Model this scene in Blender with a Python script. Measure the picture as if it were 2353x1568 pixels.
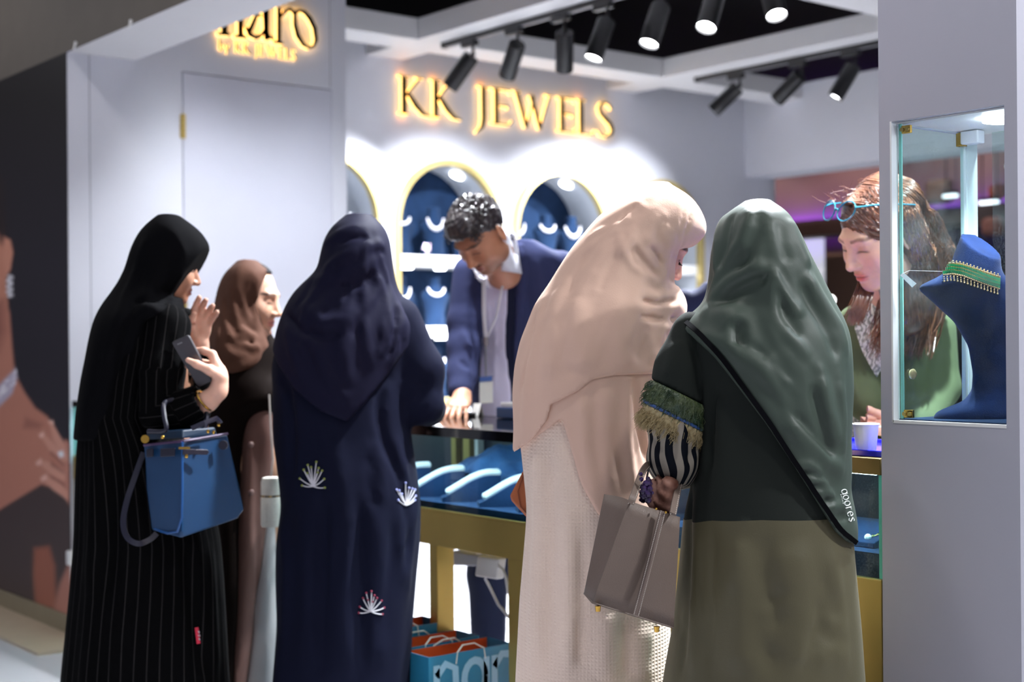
import bpy, bmesh, math, random
import numpy as np
from mathutils import Vector, Matrix
from mathutils.geometry import tessellate_polygon
from mathutils.bvhtree import BVHTree

for o in list(bpy.data.objects):
    bpy.data.objects.remove(o)
SC = bpy.context.scene
COL = SC.collection

# ------------------------------------------------------------------ camera
FPX, THETA, ROLL, CAMH = 3268.0, math.radians(38.78), math.radians(0.46), 1.276
CAM = np.array([6.065, -2.388, CAMH])
RV = np.array([math.sin(THETA), math.cos(THETA), 0.0])        # camera right (level)
FV = np.array([-math.cos(THETA), math.sin(THETA), 0.0])       # camera forward (level)
UV = np.array([0.0, 0.0, 1.0])
CR = math.cos(ROLL) * RV - math.sin(ROLL) * UV
CU = math.cos(ROLL) * UV + math.sin(ROLL) * RV
cam_data = bpy.data.cameras.new('camera')
cam_data.sensor_width = 36.0
cam_data.lens = FPX / 2353.0 * 36.0
cam_data.clip_start = 0.05
cam_data.dof.use_dof = True
cam_data.dof.focus_distance = 2.78
cam_data.dof.aperture_fstop = 3.2
cam = bpy.data.objects.new('camera', cam_data)
COL.objects.link(cam)
mw = Matrix.Identity(4)
for i in range(3):
    mw[i][0], mw[i][1], mw[i][2], mw[i][3] = CR[i], CU[i], -FV[i], CAM[i]
cam.matrix_world = mw
SC.camera = cam

# ------------------------------------------------------------------ world (dim even light of the big hall around the stall)
world = bpy.data.worlds.new('hall_light')
SC.world = world
world.use_nodes = True
world.node_tree.nodes['Background'].inputs[0].default_value = (0.80, 0.83, 1.0, 1.0)
world.node_tree.nodes['Background'].inputs[1].default_value = 0.25
SC.view_settings.view_transform = 'Standard'
SC.view_settings.look = 'None'
SC.view_settings.gamma = 1.0
SC.view_settings.use_curve_mapping = False
SC.view_settings.exposure = 0.38
SC.cycles.use_denoising = True
SC.cycles.max_bounces = 8
SC.cycles.transparent_max_bounces = 16
SC.cycles.caustics_reflective = False
SC.cycles.caustics_refractive = False
SC.cycles.sample_clamp_indirect = 6.0
SPOT_W = 700.0

# ------------------------------------------------------------------ pixel helpers
def ray(u, v):
    return FV + (u - 1176.5) / FPX * CR + (784 - v) / FPX * CU
def hit(u, v, ax, val):
    d = ray(u, v)
    return CAM + (val - CAM[ax]) / d[ax] * d
def at(u, v, Z):
    return CAM + Z * ray(u, v)

# ------------------------------------------------------------------ materials
def lin(c):
    return tuple(((x / 255.0) / 12.92 if x / 255.0 <= 0.04045 else ((x / 255.0 + 0.055) / 1.055) ** 2.4) for x in c)
MATS = {}
def M(name, c, rough=0.5, metal=0.0, var=0.0, vscale=8.0, bump=0.0, bscale=60.0, sheen=0.0, spec=None, coat=0.0, sss=0.0, c2=None, stretch=None, attr=False):
    if name in MATS:
        return MATS[name]
    m = bpy.data.materials.new(name)
    m.use_nodes = True
    nt = m.node_tree
    b = nt.nodes['Principled BSDF']
    col = lin(c) + (1.0,)
    b.inputs['Base Color'].default_value = col
    b.inputs['Roughness'].default_value = rough
    b.inputs['Metallic'].default_value = metal
    if spec is not None:
        b.inputs['Specular IOR Level'].default_value = spec
    if sheen:
        b.inputs['Sheen Weight'].default_value = sheen
        b.inputs['Sheen Roughness'].default_value = 0.5
        b.inputs['Sheen Tint'].default_value = tuple(min(1, x * 1.5 + 0.15) for x in col[:3]) + (1,)
    if coat:
        b.inputs['Coat Weight'].default_value = coat
        b.inputs['Coat Roughness'].default_value = 0.1
    if sss:
        b.inputs['Subsurface Weight'].default_value = sss
        b.inputs['Subsurface Radius'].default_value = (0.012, 0.004, 0.002)
        b.inputs['Subsurface Scale'].default_value = 1.0
    tc = nt.nodes.new('ShaderNodeTexCoord')
    vec = tc.outputs['Object']
    if stretch:
        mp = nt.nodes.new('ShaderNodeMapping')
        mp.inputs['Scale'].default_value = stretch
        nt.links.new(vec, mp.inputs[0])
        vec = mp.outputs[0]
    src = None
    if attr:
        a = nt.nodes.new('ShaderNodeVertexColor')
        a.layer_name = 'Col'
        src = a.outputs['Color']
        nt.links.new(src, b.inputs['Base Color'])
    if var or c2:
        n = nt.nodes.new('ShaderNodeTexNoise')
        n.inputs['Scale'].default_value = vscale
        n.inputs['Detail'].default_value = 4.0
        nt.links.new(vec, n.inputs['Vector'])
        mx = nt.nodes.new('ShaderNodeMix')
        mx.data_type = 'RGBA'
        r = nt.nodes.new('ShaderNodeMapRange')
        r.inputs['From Min'].default_value = 0.3
        r.inputs['From Max'].default_value = 0.7
        nt.links.new(n.outputs['Fac'], r.inputs['Value'])
        nt.links.new(r.outputs[0], mx.inputs['Factor'])
        if src is not None:
            mu = nt.nodes.new('ShaderNodeMix'); mu.data_type = 'RGBA'; mu.blend_type = 'MULTIPLY'
            mu.inputs['Factor'].default_value = 1.0
            mx.inputs['A'].default_value = (1 - var, 1 - var, 1 - var, 1)
            mx.inputs['B'].default_value = (1 + var, 1 + var, 1 + var, 1)
            nt.links.new(src, mu.inputs['A'])
            nt.links.new(mx.outputs['Result'], mu.inputs['B'])
            nt.links.new(mu.outputs['Result'], b.inputs['Base Color'])
        else:
            if c2:
                mx.inputs['A'].default_value = col
                mx.inputs['B'].default_value = lin(c2) + (1.0,)
            else:
                mx.inputs['A'].default_value = tuple(x * (1 - var) for x in col[:3]) + (1,)
                mx.inputs['B'].default_value = tuple(min(1, x * (1 + var)) for x in col[:3]) + (1,)
            nt.links.new(mx.outputs['Result'], b.inputs['Base Color'])
    if bump:
        n2 = nt.nodes.new('ShaderNodeTexNoise')
        n2.inputs['Scale'].default_value = bscale
        n2.inputs['Detail'].default_value = 3.0
        nt.links.new(vec, n2.inputs['Vector'])
        bp = nt.nodes.new('ShaderNodeBump')
        bp.inputs['Strength'].default_value = bump
        bp.inputs['Distance'].default_value = 0.01
        nt.links.new(n2.outputs['Fac'], bp.inputs['Height'])
        nt.links.new(bp.outputs[0], b.inputs['Normal'])
    MATS[name] = m
    return m
def EM(name, c, strength):
    if name in MATS:
        return MATS[name]
    m = bpy.data.materials.new(name)
    m.use_nodes = True
    b = m.node_tree.nodes['Principled BSDF']
    b.inputs['Base Color'].default_value = lin(c) + (1,)
    b.inputs['Emission Color'].default_value = lin(c) + (1,)
    b.inputs['Emission Strength'].default_value = strength
    MATS[name] = m
    return m
def GLASS(name, tint=(235, 250, 246), rough=0.0, dirt=0.0):
    # thin pane: mostly see-through, with a real mirror-like reflection and faint smudges
    if name in MATS:
        return MATS[name]
    m = bpy.data.materials.new(name)
    m.use_nodes = True
    nt = m.node_tree
    for n in list(nt.nodes):
        nt.nodes.remove(n)
    out = nt.nodes.new('ShaderNodeOutputMaterial')
    tr = nt.nodes.new('ShaderNodeBsdfTransparent')
    tr.inputs[0].default_value = lin(tint) + (1,)
    gl = nt.nodes.new('ShaderNodeBsdfGlossy')
    gl.inputs['Roughness'].default_value = 0.02 + rough
    fr = nt.nodes.new('ShaderNodeFresnel')
    fr.inputs['IOR'].default_value = 1.45
    mx = nt.nodes.new('ShaderNodeMixShader')
    ge = nt.nodes.new('ShaderNodeNewGeometry')
    sb = nt.nodes.new('ShaderNodeMath'); sb.operation = 'SUBTRACT'; sb.inputs[0].default_value = 1.0
    ml = nt.nodes.new('ShaderNodeMath'); ml.operation = 'MULTIPLY'
    nt.links.new(ge.outputs['Backfacing'], sb.inputs[1])
    nt.links.new(fr.outputs[0], ml.inputs[0]); nt.links.new(sb.outputs[0], ml.inputs[1])
    nt.links.new(ml.outputs[0], mx.inputs[0])
    nt.links.new(tr.outputs[0], mx.inputs[1])
    nt.links.new(gl.outputs[0], mx.inputs[2])
    last = mx.outputs[0]
    if dirt:
        tc = nt.nodes.new('ShaderNodeTexCoord')
        n = nt.nodes.new('ShaderNodeTexNoise')
        n.inputs['Scale'].default_value = 9.0
        n.inputs['Detail'].default_value = 8.0
        n.inputs['Distortion'].default_value = 1.2
        nt.links.new(tc.outputs['Object'], n.inputs['Vector'])
        n2 = nt.nodes.new('ShaderNodeTexNoise')
        n2.inputs['Scale'].default_value = 260.0
        nt.links.new(tc.outputs['Object'], n2.inputs['Vector'])
        r = nt.nodes.new('ShaderNodeMapRange')
        r.inputs['From Min'].default_value = 0.48
        r.inputs['From Max'].default_value = 0.8
        r.inputs['To Max'].default_value = dirt
        nt.links.new(n.outputs['Fac'], r.inputs['Value'])
        r2 = nt.nodes.new('ShaderNodeMapRange')
        r2.inputs['From Min'].default_value = 0.50
        r2.inputs['From Max'].default_value = 0.78
        r2.inputs['To Max'].default_value = dirt * 0.8
        nt.links.new(n2.outputs['Fac'], r2.inputs['Value'])
        ad = nt.nodes.new('ShaderNodeMath'); ad.operation = 'ADD'
        nt.links.new(r.outputs[0], ad.inputs[0]); nt.links.new(r2.outputs[0], ad.inputs[1])
        df = nt.nodes.new('ShaderNodeBsdfDiffuse')
        df.inputs[0].default_value = (0.8, 0.85, 0.9, 1)
        mx2 = nt.nodes.new('ShaderNodeMixShader')
        nt.links.new(ad.outputs[0], mx2.inputs[0])
        nt.links.new(last, mx2.inputs[1])
        nt.links.new(df.outputs[0], mx2.inputs[2])
        last = mx2.outputs[0]
    nt.links.new(last, out.inputs[0])
    MATS[name] = m
    return m

# ------------------------------------------------------------------ mesh builder
class MB:
    def __init__(s):
        s.v, s.f, s.mi = [], [], []
        s.cur = 0
    def add(s, vs, fs):
        b = len(s.v)
        s.v += [tuple(map(float, p)) for p in vs]
        s.f += [tuple(b + i for i in f) for f in fs]
        s.mi += [s.cur] * len(fs)
        return s
    def box(s, x0, x1, y0, y1, z0, z1):
        vs = [(x, y, z) for x in (x0, x1) for y in (y0, y1) for z in (z0, z1)]
        return s.add(vs, [(0, 1, 3, 2), (4, 6, 7, 5), (0, 4, 5, 1), (2, 3, 7, 6), (0, 2, 6, 4), (1, 5, 7, 3)])
    def obox(s, c, ax, ay, az, hx, hy, hz):
        c, ax, ay, az = map(np.asarray, (c, ax, ay, az))
        vs = [c + i * hx * ax + j * hy * ay + k * hz * az for i in (-1, 1) for j in (-1, 1) for k in (-1, 1)]
        return s.add(vs, [(0, 1, 3, 2), (4, 6, 7, 5), (0, 4, 5, 1), (2, 3, 7, 6), (0, 2, 6, 4), (1, 5, 7, 3)])
    def cyl(s, p0, p1, r0, r1=None, n=20, cap=True):
        r1 = r0 if r1 is None else r1
        p0, p1 = np.array(p0, float), np.array(p1, float)
        d = p1 - p0
        d /= np.linalg.norm(d)
        a = np.cross(d, (0, 0, 1) if abs(d[2]) < 0.9 else (1, 0, 0)); a /= np.linalg.norm(a)
        b = np.cross(d, a)
        vs = []
        for p, r in ((p0, r0), (p1, r1)):
            for i in range(n):
                t = 2 * math.pi * i / n
                vs.append(p + r * (math.cos(t) * a + math.sin(t) * b))
        fs = [(i, (i + 1) % n, n + (i + 1) % n, n + i) for i in range(n)]
        if cap:
            fs += [tuple(range(n - 1, -1, -1)), tuple(range(n, 2 * n))]
        return s.add(vs, fs)
    def tube(s, pts, r, n=8, closed=False):
        pts = [np.array(p, float) for p in pts]
        N = len(pts)
        rr = r if hasattr(r, '__len__') else [r] * N
        vs = []
        a = None
        for i, p in enumerate(pts):
            q0 = pts[i - 1] if (i > 0 or closed) else pts[i]
            q1 = pts[(i + 1) % N] if (i < N - 1 or closed) else pts[i]
            d = q1 - q0
            d = d / (np.linalg.norm(d) + 1e-9)
            if a is None:
                a = np.cross(d, (0, 0, 1) if abs(d[2]) < 0.9 else (1, 0, 0))
            a = a - d * (a @ d); a /= (np.linalg.norm(a) + 1e-9)
            b = np.cross(d, a)
            for k in range(n):
                t = 2 * math.pi * k / n
                vs.append(p + rr[i] * (math.cos(t) * a + math.sin(t) * b))
        fs = []
        for i in range(N if closed else N - 1):
            j = (i + 1) % N
            for k in range(n):
                fs.append((i * n + k, i * n + (k + 1) % n, j * n + (k + 1) % n, j * n + k))
        if not closed:
            fs += [tuple(range(n - 1, -1, -1)), tuple((N - 1) * n + k for k in range(n))]
        return s.add(vs, fs)
    def ribbon(s, pts, w, th, nrm):
        # flat strap: pts centre line, w width, th thickness, nrm surface normal(s)
        pts = [np.array(p, float) for p in pts]
        N = len(pts)
        ww = w if hasattr(w, '__len__') else [w] * N
        vs = []
        for i, p in enumerate(pts):
            d = pts[min(i + 1, N - 1)] - pts[max(i - 1, 0)]
            d /= (np.linalg.norm(d) + 1e-9)
            n_ = np.array(nrm[i] if hasattr(nrm[0], '__len__') else nrm, float)
            n_ = n_ - d * (n_ @ d); n_ /= (np.linalg.norm(n_) + 1e-9)
            sd = np.cross(d, n_)
            for a_, b_ in ((-1, -1), (1, -1), (1, 1), (-1, 1)):
                vs.append(p + a_ * sd * ww[i] / 2 + b_ * n_ * th / 2)
        fs = []
        for i in range(N - 1):
            for k in range(4):
                fs.append((i * 4 + k, i * 4 + (k + 1) % 4, i * 4 + 4 + (k + 1) % 4, i * 4 + 4 + k))
        fs += [(3, 2, 1, 0), tuple(4 * (N - 1) + k for k in range(4))]
        return s.add(vs, fs)
    def sphere(s, c, r, n=12, m=8, sc=(1, 1, 1)):
        vs, fs = [], []
        for j in range(m + 1):
            ph = math.pi * j / m
            for i in range(n):
                t = 2 * math.pi * i / n
                vs.append((c[0] + r * sc[0] * math.sin(ph) * math.cos(t), c[1] + r * sc[1] * math.sin(ph) * math.sin(t), c[2] + r * sc[2] * math.cos(ph)))
        for j in range(m):
            for i in range(n):
                fs.append((j * n + i, (j + 1) * n + i, (j + 1) * n + (i + 1) % n, j * n + (i + 1) % n))
        return s.add(vs, fs)
    def prism(s, poly, fn, d0, d1):
        # poly: 2D points; fn(a, b, d) -> 3D point
        n = len(poly)
        vs = [fn(a, b, d0) for a, b in poly] + [fn(a, b, d1) for a, b in poly]
        tri = tessellate_polygon([[Vector((a, b, 0)) for a, b in poly]])
        fs = [tuple(t) for t in tri] + [tuple(n + i for i in reversed(t)) for t in tri]
        fs += [(i, (i + 1) % n, n + (i + 1) % n, n + i) for i in range(n)]
        return s.add(vs, fs)
    def loft(s, rings, cap=True):
        n = len(rings[0])
        vs = [p for r in rings for p in r]
        fs = []
        for j in range(len(rings) - 1):
            for i in range(n):
                fs.append((j * n + i, j * n + (i + 1) % n, (j + 1) * n + (i + 1) % n, (j + 1) * n + i))
        if cap:
            fs += [tuple(range(n - 1, -1, -1)), tuple((len(rings) - 1) * n + i for i in range(n))]
        return s.add(vs, fs)
    def build(s, name, mats, parent=None, smooth=False, bevel=0.0, world=True, fix=True, sub=0):
        me = bpy.data.meshes.new(name)
        me.from_pydata(s.v, [], s.f)
        if fix:
            bm = bmesh.new(); bm.from_mesh(me)
            bmesh.ops.recalc_face_normals(bm, faces=bm.faces)
            bm.to_mesh(me); bm.free()
        if not isinstance(mats, (list, tuple)):
            mats = [mats]
        for m in mats:
            me.materials.append(m)
        if len(mats) > 1:
            me.polygons.foreach_set('material_index', s.mi)
        if smooth:
            me.polygons.foreach_set('use_smooth', [True] * len(me.polygons))
            try:
                me.set_sharp_from_angle(angle=math.radians(40))
            except Exception:
                pass
        return link(me, name, parent, bevel, world, sub)
def link(me, name, parent=None, bevel=0.0, world=True, sub=0):
    o = bpy.data.objects.new(name, me)
    COL.objects.link(o)
    if parent is not None:
        o.parent = parent
        if world:
            o.matrix_parent_inverse = root_matrix(parent).inverted()
    if bevel:
        md = o.modifiers.new('bevel', 'BEVEL'); md.width = bevel; md.segments = 2; md.limit_method = 'ANGLE'
    if sub:
        md = o.modifiers.new('sub', 'SUBSURF'); md.levels = sub; md.render_levels = sub
    return o
def root_matrix(o):
    m = Matrix.LocRotScale(o.location, o.rotation_euler, o.scale)
    if o.parent is not None:
        m = root_matrix(o.parent) @ o.matrix_parent_inverse @ m
    return m
def tag(o, label, cat, group=None):
    o['label'] = label; o['category'] = cat
    if group: o['group'] = group
    return o
def thing(name, label, cat, loc=(0, 0, 0), rz=0.0, group=None):
    o = bpy.data.objects.new(name, None)
    o.empty_display_size = 0.1
    COL.objects.link(o)
    o.location = tuple(map(float, loc)); o.rotation_euler = (0, 0, rz)
    return tag(o, label, cat, group)
def struct(o):
    o['kind'] = 'structure'
    return o
def copy_tree(o, loc, rz=0.0, label=None):
    c = o.copy(); COL.objects.link(c)
    c.location = tuple(map(float, loc)); c.rotation_euler = (0, 0, rz)
    if label: c['label'] = label
    def kids(src, dst):
        for ch in list(src.children):
            k = ch.copy(); COL.objects.link(k); k.parent = dst
            kids(ch, k)
    kids(o, c)
    return c

# ------------------------------------------------------------------ shared materials
m_wall = M('painted_panel_grey', (205, 206, 214), 0.55, var=0.02, vscale=3, bump=0.02, bscale=200)
m_beam = M('painted_beam_white', (214, 213, 214), 0.5, var=0.02, vscale=3)
m_dark = M('charcoal_fascia', (88, 82, 76), 0.75, var=0.05)
m_black = M('matte_black_metal', (13, 13, 16), 0.45, bump=0.02, bscale=300)
m_void = M('black_ceiling_paint', (12, 11, 12), 0.9)
m_brass = M('brushed_brass', (180, 156, 88), 0.38, 0.7, var=0.04, vscale=5, bump=0.01, bscale=150)
m_palebrass = M('pale_brass_frame', (198, 178, 118), 0.35, 0.45)
m_gold = M('polished_gold', (214, 170, 80), 0.22, 1.0)
m_velvet = M('navy_velvet', (22, 40, 66), 0.95, var=0.25, vscale=9, bump=0.15, bscale=90, sheen=0.2, spec=0.1)
m_white = M('white_lacquer', (232, 232, 232), 0.4)
m_silver = M('diamond_silver', (240, 240, 246), 0.2, 0.0, spec=1.0)
# ================================================================== the stall
XB, YH = -0.77, 5.24           # back wall plane, rear header plane
# floor
mb = MB(); mb.box(-7, 9, -6, 12, -0.05, 0.0)
fl = struct(mb.build('floor', M('white_gloss_floor', (196, 195, 200), 0.22, var=0.03, vscale=2, spec=0.5)))
m_tile = M('white_floor_tile', (176, 176, 178), 0.2, var=0.025, vscale=3, spec=0.5)
tile_me = None
# tiles that show inside the stall below the counter and at the lower left
for i in range(5):
    for j in range(5):
        x, y = -0.5 + i * 0.62, 0.55 + j * 0.62
        if tile_me is None:
            t = MB().box(-0.305, 0.305, -0.305, 0.305, 0, 0.004).build('tile', m_tile, fl)
            t.location = (x, y, 0); tile_me = t.data
        else:
            t = link(tile_me, 'tile', fl); t.location = (x, y, 0)
# dark hall ceiling far above
struct(MB().box(-8, 8, -0.2, 12, 3.75, 3.8).build('ceiling', m_void))
# left wall (store room front) with a door opening
DY0, DY1, DZ = 0.543, 1.348, 2.533
mb = MB()
mb.box(-0.05, 0, 0.0, DY0, 0, 3.3); mb.box(-0.05, 0, DY1, 1.432, 0, 3.3); mb.box(-0.05, 0, DY0, DY1, DZ, 3.3)
mb.box(-0.70, -0.05, 1.40, 1.432, 0, 3.3)
mb.box(-0.06, -0.055, DY0 - 0.02, DY1 + 0.02, 0, DZ + 0.02)
wl = struct(mb.build('wall_left', m_wall))
MB().box(0.0, 0.0016, 0.098, 0.102, 0, 3.3).build('panel_seam', M('seam_filler', (150, 152, 160), 0.7), wl)
MB().box(0.0, 0.0016, 1.338, 1.342, DZ + 0.01, 3.3).build('panel_seam', MATS['seam_filler'], wl)
dr = MB().box(-0.042, 0.001, DY0 + 0.004, DY1 - 0.002, 0.01, DZ - 0.004).build('door_1', M('painted_door_grey', (196, 197, 208), 0.5, var=0.02, vscale=3), bevel=0.0015)
struct(dr)
for z0, z1 in ((2.222, 2.336), (1.40, 1.515), (0.3, 0.415)):
    h = MB()
    for k in range(5):
        zz = z0 + (z1 - z0) * k / 5
        h.cyl((0.009, DY0 + 0.002, zz + 0.0008), (0.009, DY0 + 0.002, zz + (z1 - z0) / 5 - 0.0008), 0.009, n=14)
    h.box(0.0, 0.004, DY0 - 0.012, DY0 + 0.016, z0 + 0.003, z1 - 0.003)
    h.build('hinge', m_brass, dr, smooth=True)
# fascia over the open front: dark outside, white underside, wall colour inside
FZ = 2.556
fa = MB().box(-3.2, 5.4, -0.004, 0.0, FZ, 3.6).build('trim_1', m_dark); struct(fa)
struct(MB().box(-3.2, 5.4, 0.0, 0.314, FZ + 0.001, 3.4).build('trim_2', m_beam))
for u, v in ((178, 100), (305, 50)):
    p = hit(u, v, 1, 0.0)
    MB().cyl((p[0], -0.004, p[2]), (p[0], -0.012, p[2]), 0.008, n=10).cyl((p[0], -0.01, p[2] - 0.004), (p[0], -0.016, p[2] - 0.028), 0.004, n=8).build('screw_eye', m_white, fa, smooth=True)
# back wall with arched niches
NB, NZ0 = 0.30, 0.93           # niche depth, niche bottom
ARCH_W, ARCH_TOP = 0.375, 2.335
ARCH = [1.745, 2.628, 3.510, 4.395]
def arch_pts(yc, w, zt, zb, n=24):
    zs = zt - w * 1.0
    pts = [(yc - w, zb), (yc + w, zb)]
    for i in range(n + 1):
        t = math.pi * i / n
        pts.append((yc + w * math.cos(t), zs + w * math.sin(t)))
    return pts
outer = [Vector((0.9, 0.0, 0)), Vector((5.56, 0.0, 0)), Vector((5.56, 3.06, 0)), Vector((0.9, 3.06, 0))]
holes = [[Vector((a, b, 0)) for a, b in arch_pts(yc, ARCH_W, ARCH_TOP, NZ0)][::-1] for yc in ARCH]
allp = outer + [p for h in holes for p in h]
tri = tessellate_polygon([outer] + holes)
mb = MB(); mb.add([(XB, p.x, p.y) for p in allp], [tuple(t) for t in tri])
wb = struct(mb.build('wall_back', m_wall))
MB().box(XB - NB - 0.05, XB - NB - 0.02, 0.9, 5.56, 0, 3.06).build('wall_rear_skin', m_wall, wb)
m_reveal = M('niche_lining_grey', (190, 196, 204), 0.3, var=0.02)
for k, yc in enumerate(ARCH):
    pts = arch_pts(yc, ARCH_W, ARCH_TOP, NZ0)
    n = len(pts)
    MB().add([(XB, a, b) for a, b in pts] + [(XB - NB, a, b) for a, b in pts], [(i, (i + 1) % n, n + (i + 1) % n, n + i) for i in range(n)]).build('niche_lining', m_reveal, wb, fix=False)
    mbb = MB(); mbb.prism(arch_pts(yc, ARCH_W + 0.002, ARCH_TOP + 0.002, NZ0 - 0.002), lambda a, b, d: (d, a, b), XB - NB - 0.012, XB - NB)
    mbb.build('niche_back', m_velvet, wb)
    # brass arch frame proud of the wall
    fr = MB()
    po, pi = arch_pts(yc, ARCH_W + 0.02, ARCH_TOP + 0.02, NZ0 - 0.02), arch_pts(yc, ARCH_W - 0.012, ARCH_TOP - 0.012, NZ0 + 0.012)
    for xa, xb_ in ((XB - 0.02, XB + 0.03),):
        vs = [(xb_, a, b) for a, b in po] + [(xb_, a, b) for a, b in pi] + [(xa, a, b) for a, b in pi] + [(xa, a, b) for a, b in po]
        fs = []
        for i in range(n):
            j = (i + 1) % n
            for q in range(4):
                r_ = (q + 1) % 4
                fs.append((q * n + i, q * n + j, r_ * n + j, r_ * n + i))
        fr.add(vs, fs)
    fr.build('arch_frame', m_palebrass, wb, smooth=True)
    # white shelves with small downlights under them
    for zz in (1.72, 1.30):
        sh = MB().box(XB - NB, XB - 0.012, yc - ARCH_W + 0.003, yc + ARCH_W - 0.003, zz, zz + 0.066).build('shelf', m_white, wb, bevel=0.003)
        for dy in (-0.22, 0.02, 0.24):
            MB().cyl((XB - 0.12, yc + dy, zz - 0.001), (XB - 0.12, yc + dy, zz - 0.012), 0.034, n=18).build('shelf_downlight', EM('downlight_disc', (245, 248, 255), 9.0), sh, smooth=True)
    for dy in (-0.14, 0.17):
        zt = ARCH_TOP - ARCH_W + math.sqrt(ARCH_W ** 2 - dy ** 2)
        nrm = np.array([0, -dy, -(zt - ARCH_TOP + ARCH_W)]); nrm /= np.linalg.norm(nrm)
        p = np.array([XB - 0.14, yc + dy, zt])
        MB().cyl(p, p + nrm * 0.012, 0.042, n=20).build('niche_downlight', MATS['downlight_disc'], wb, smooth=True)
# rear header with a wide opening to the hall
struct(MB().box(XB - 0.3, 6.0, YH, YH + 0.28, 2.43, 3.02).build('wall_right', m_wall))
# ceiling grid beams
BZ0, BZ1 = 2.913, 3.03
tn = [3]
def beam(x0, x1, y0, y1, nm=None):
    o = struct(MB().box(x0, x1, y0, y1, BZ0, BZ1).build('trim_%d' % tn[0], m_beam, bevel=0.003)); tn[0] += 1
    return o
beam(-0.505, -0.25, 1.45, YH)
b2 = beam(-0.25, 4.4, 2.05, 2.30); beam(XB, -0.505, 2.05, 2.30)
b3 = beam(-0.25, 4.4, 3.91, 4.16); beam(XB, -0.505, 3.91, 4.16)
for ya, yb_ in ((0.314, 2.05), (2.30, 3.91), (4.16, YH)):
    beam(1.60, 1.85, ya, yb_)
    beam(3.45, 3.70, ya, yb_)
# ================================================================== track lights
m_trackbk = m_black
def track(x0, x1, y, label):
    t = thing('light_track', label, 'light track', (x0, y, BZ0))
    MB().box(x0, x1, y - 0.018, y + 0.018, BZ0 - 0.028, BZ0).build('rail', m_black, t, bevel=0.002)
    MB().box(x0 + 0.01, x1 - 0.01, y - 0.006, y + 0.006, BZ0 - 0.0295, BZ0 - 0.0275).build('slot', M('track_slot_grey', (150, 150, 155), 0.4), t)
    MB().box(x0 - 0.012, x0, y - 0.02, y + 0.02, BZ0 - 0.03, BZ0).build('end_cap', m_black, t)
    return t
TY1, TY2 = 2.215, 4.085
track(-0.23, 3.9, TY1, 'long black track rail under the beam right above the large gold sign')
track(-0.12, 3.9, TY2, 'black track rail under the farther beam near the rear opening')
m_lens = EM('lit_lens', (250, 250, 255), 30.0)
def spot_head(x, y, aim, label, group, watts=None, spread=74):
    t = thing('track_spotlight', label, 'spotlight', (x, y, BZ0), group=group)
    zt = BZ0 - 0.028
    MB().box(x - 0.07, x + 0.05, y - 0.017, y + 0.017, zt - 0.03, zt).build('adapter', m_black, t, bevel=0.003)
    piv = np.array([x + 0.02, y, zt - 0.075])
    MB().cyl((x + 0.02, y, zt - 0.03), piv, 0.008, n=12).sphere(piv, 0.013).build('yoke', m_black, t, smooth=True)
    d = np.array(aim, float) - piv; d /= np.linalg.norm(d)
    side = np.cross(d, (0, 0, 1)); side /= np.linalg.norm(side)
    up = np.cross(side, d)
    c0 = piv + up * -0.0 - d * 0.03
    off = -np.cross(np.cross(d, (0, 0, 1)), d); off /= np.linalg.norm(off)
    R_, Ln = 0.045, 0.205
    base = piv + d * 0.012
    tip = base + d * Ln
    body = MB()
    n = 28
    a = side; b = up
    prof = [(0.0, 0.0), (0.0, R_ * 0.93), (0.006, R_), (Ln, R_), (Ln, R_ * 0.9), (Ln - 0.012, R_ * 0.86)]
    rings = []
    for dd, rr in prof:
        rings.append([base + d * dd + max(rr, 0.0005) * (math.cos(2 * math.pi * i / n) * a + math.sin(2 * math.pi * i / n) * b) for i in range(n)])
    body.loft(rings, cap=False)
    bo = body.build('lamp_body', m_black, t, smooth=True)
    MB().cyl(tip - d * 0.016, tip - d * 0.011, R_ * 0.87, n=n).build('lens', m_lens, t, smooth=True)
    ld = bpy.data.lights.new('spot_beam', 'SPOT')
    ld.energy = SPOT_W if watts is None else watts
    ld.color = (0.90, 0.94, 1.0)
    ld.spot_size = math.radians(spread); ld.spot_blend = 0.9
    ld.shadow_soft_size = 0.03
    lo = bpy.data.objects.new('spot_beam', ld); COL.objects.link(lo)
    lo.parent = t; lo.matrix_parent_inverse = root_matrix(t).inverted()
    lo.matrix_basis = Matrix.Translation(Vector(tip + d * 0.004)) @ Vector(-d).to_track_quat('Z', 'Y').to_matrix().to_4x4()
    return t
def px_x(u, v):
    return hit(u, v, 2, BZ0 - 0.03)[0]
G1, G2 = 'track spotlights on the nearer rail', 'track spotlights on the farther rail'
n1 = [((1085, 95), (-0.77, 1.8, 1.75), 'black spotlight whose lower end overlaps the second letter of the gold sign', 250),
      ((1222, 72), (-0.77, 2.6, 1.7), 'black spotlight tilted to the wall, second from the left end of its rail', 200),
      ((1305, 38), (-0.2, 3.0, 1.0), 'black spotlight hanging nearly upright, third on its rail', 1400),
      ((1420, 14), (0.93, 1.5, 1.0), 'lit spotlight with a thin bright oval lens, leftmost of the four glowing ones', None),
      ((1556, -18), (1.48, 1.4, 1.0), 'lit spotlight, second of the four glowing ones in the upper row', None),
      ((1694, -50), (2.05, 1.25, 1.0), 'lit spotlight with a slanted glowing lens near the top edge', None),
      ((1822, -78), (2.9, 1.8, 1.0), 'glowing round lens cut by the top edge of the picture', None)]
for (u, v), aim, lab, w in n1:
    spot_head(px_x(u, v), TY1, aim, lab, G1, w)
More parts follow.
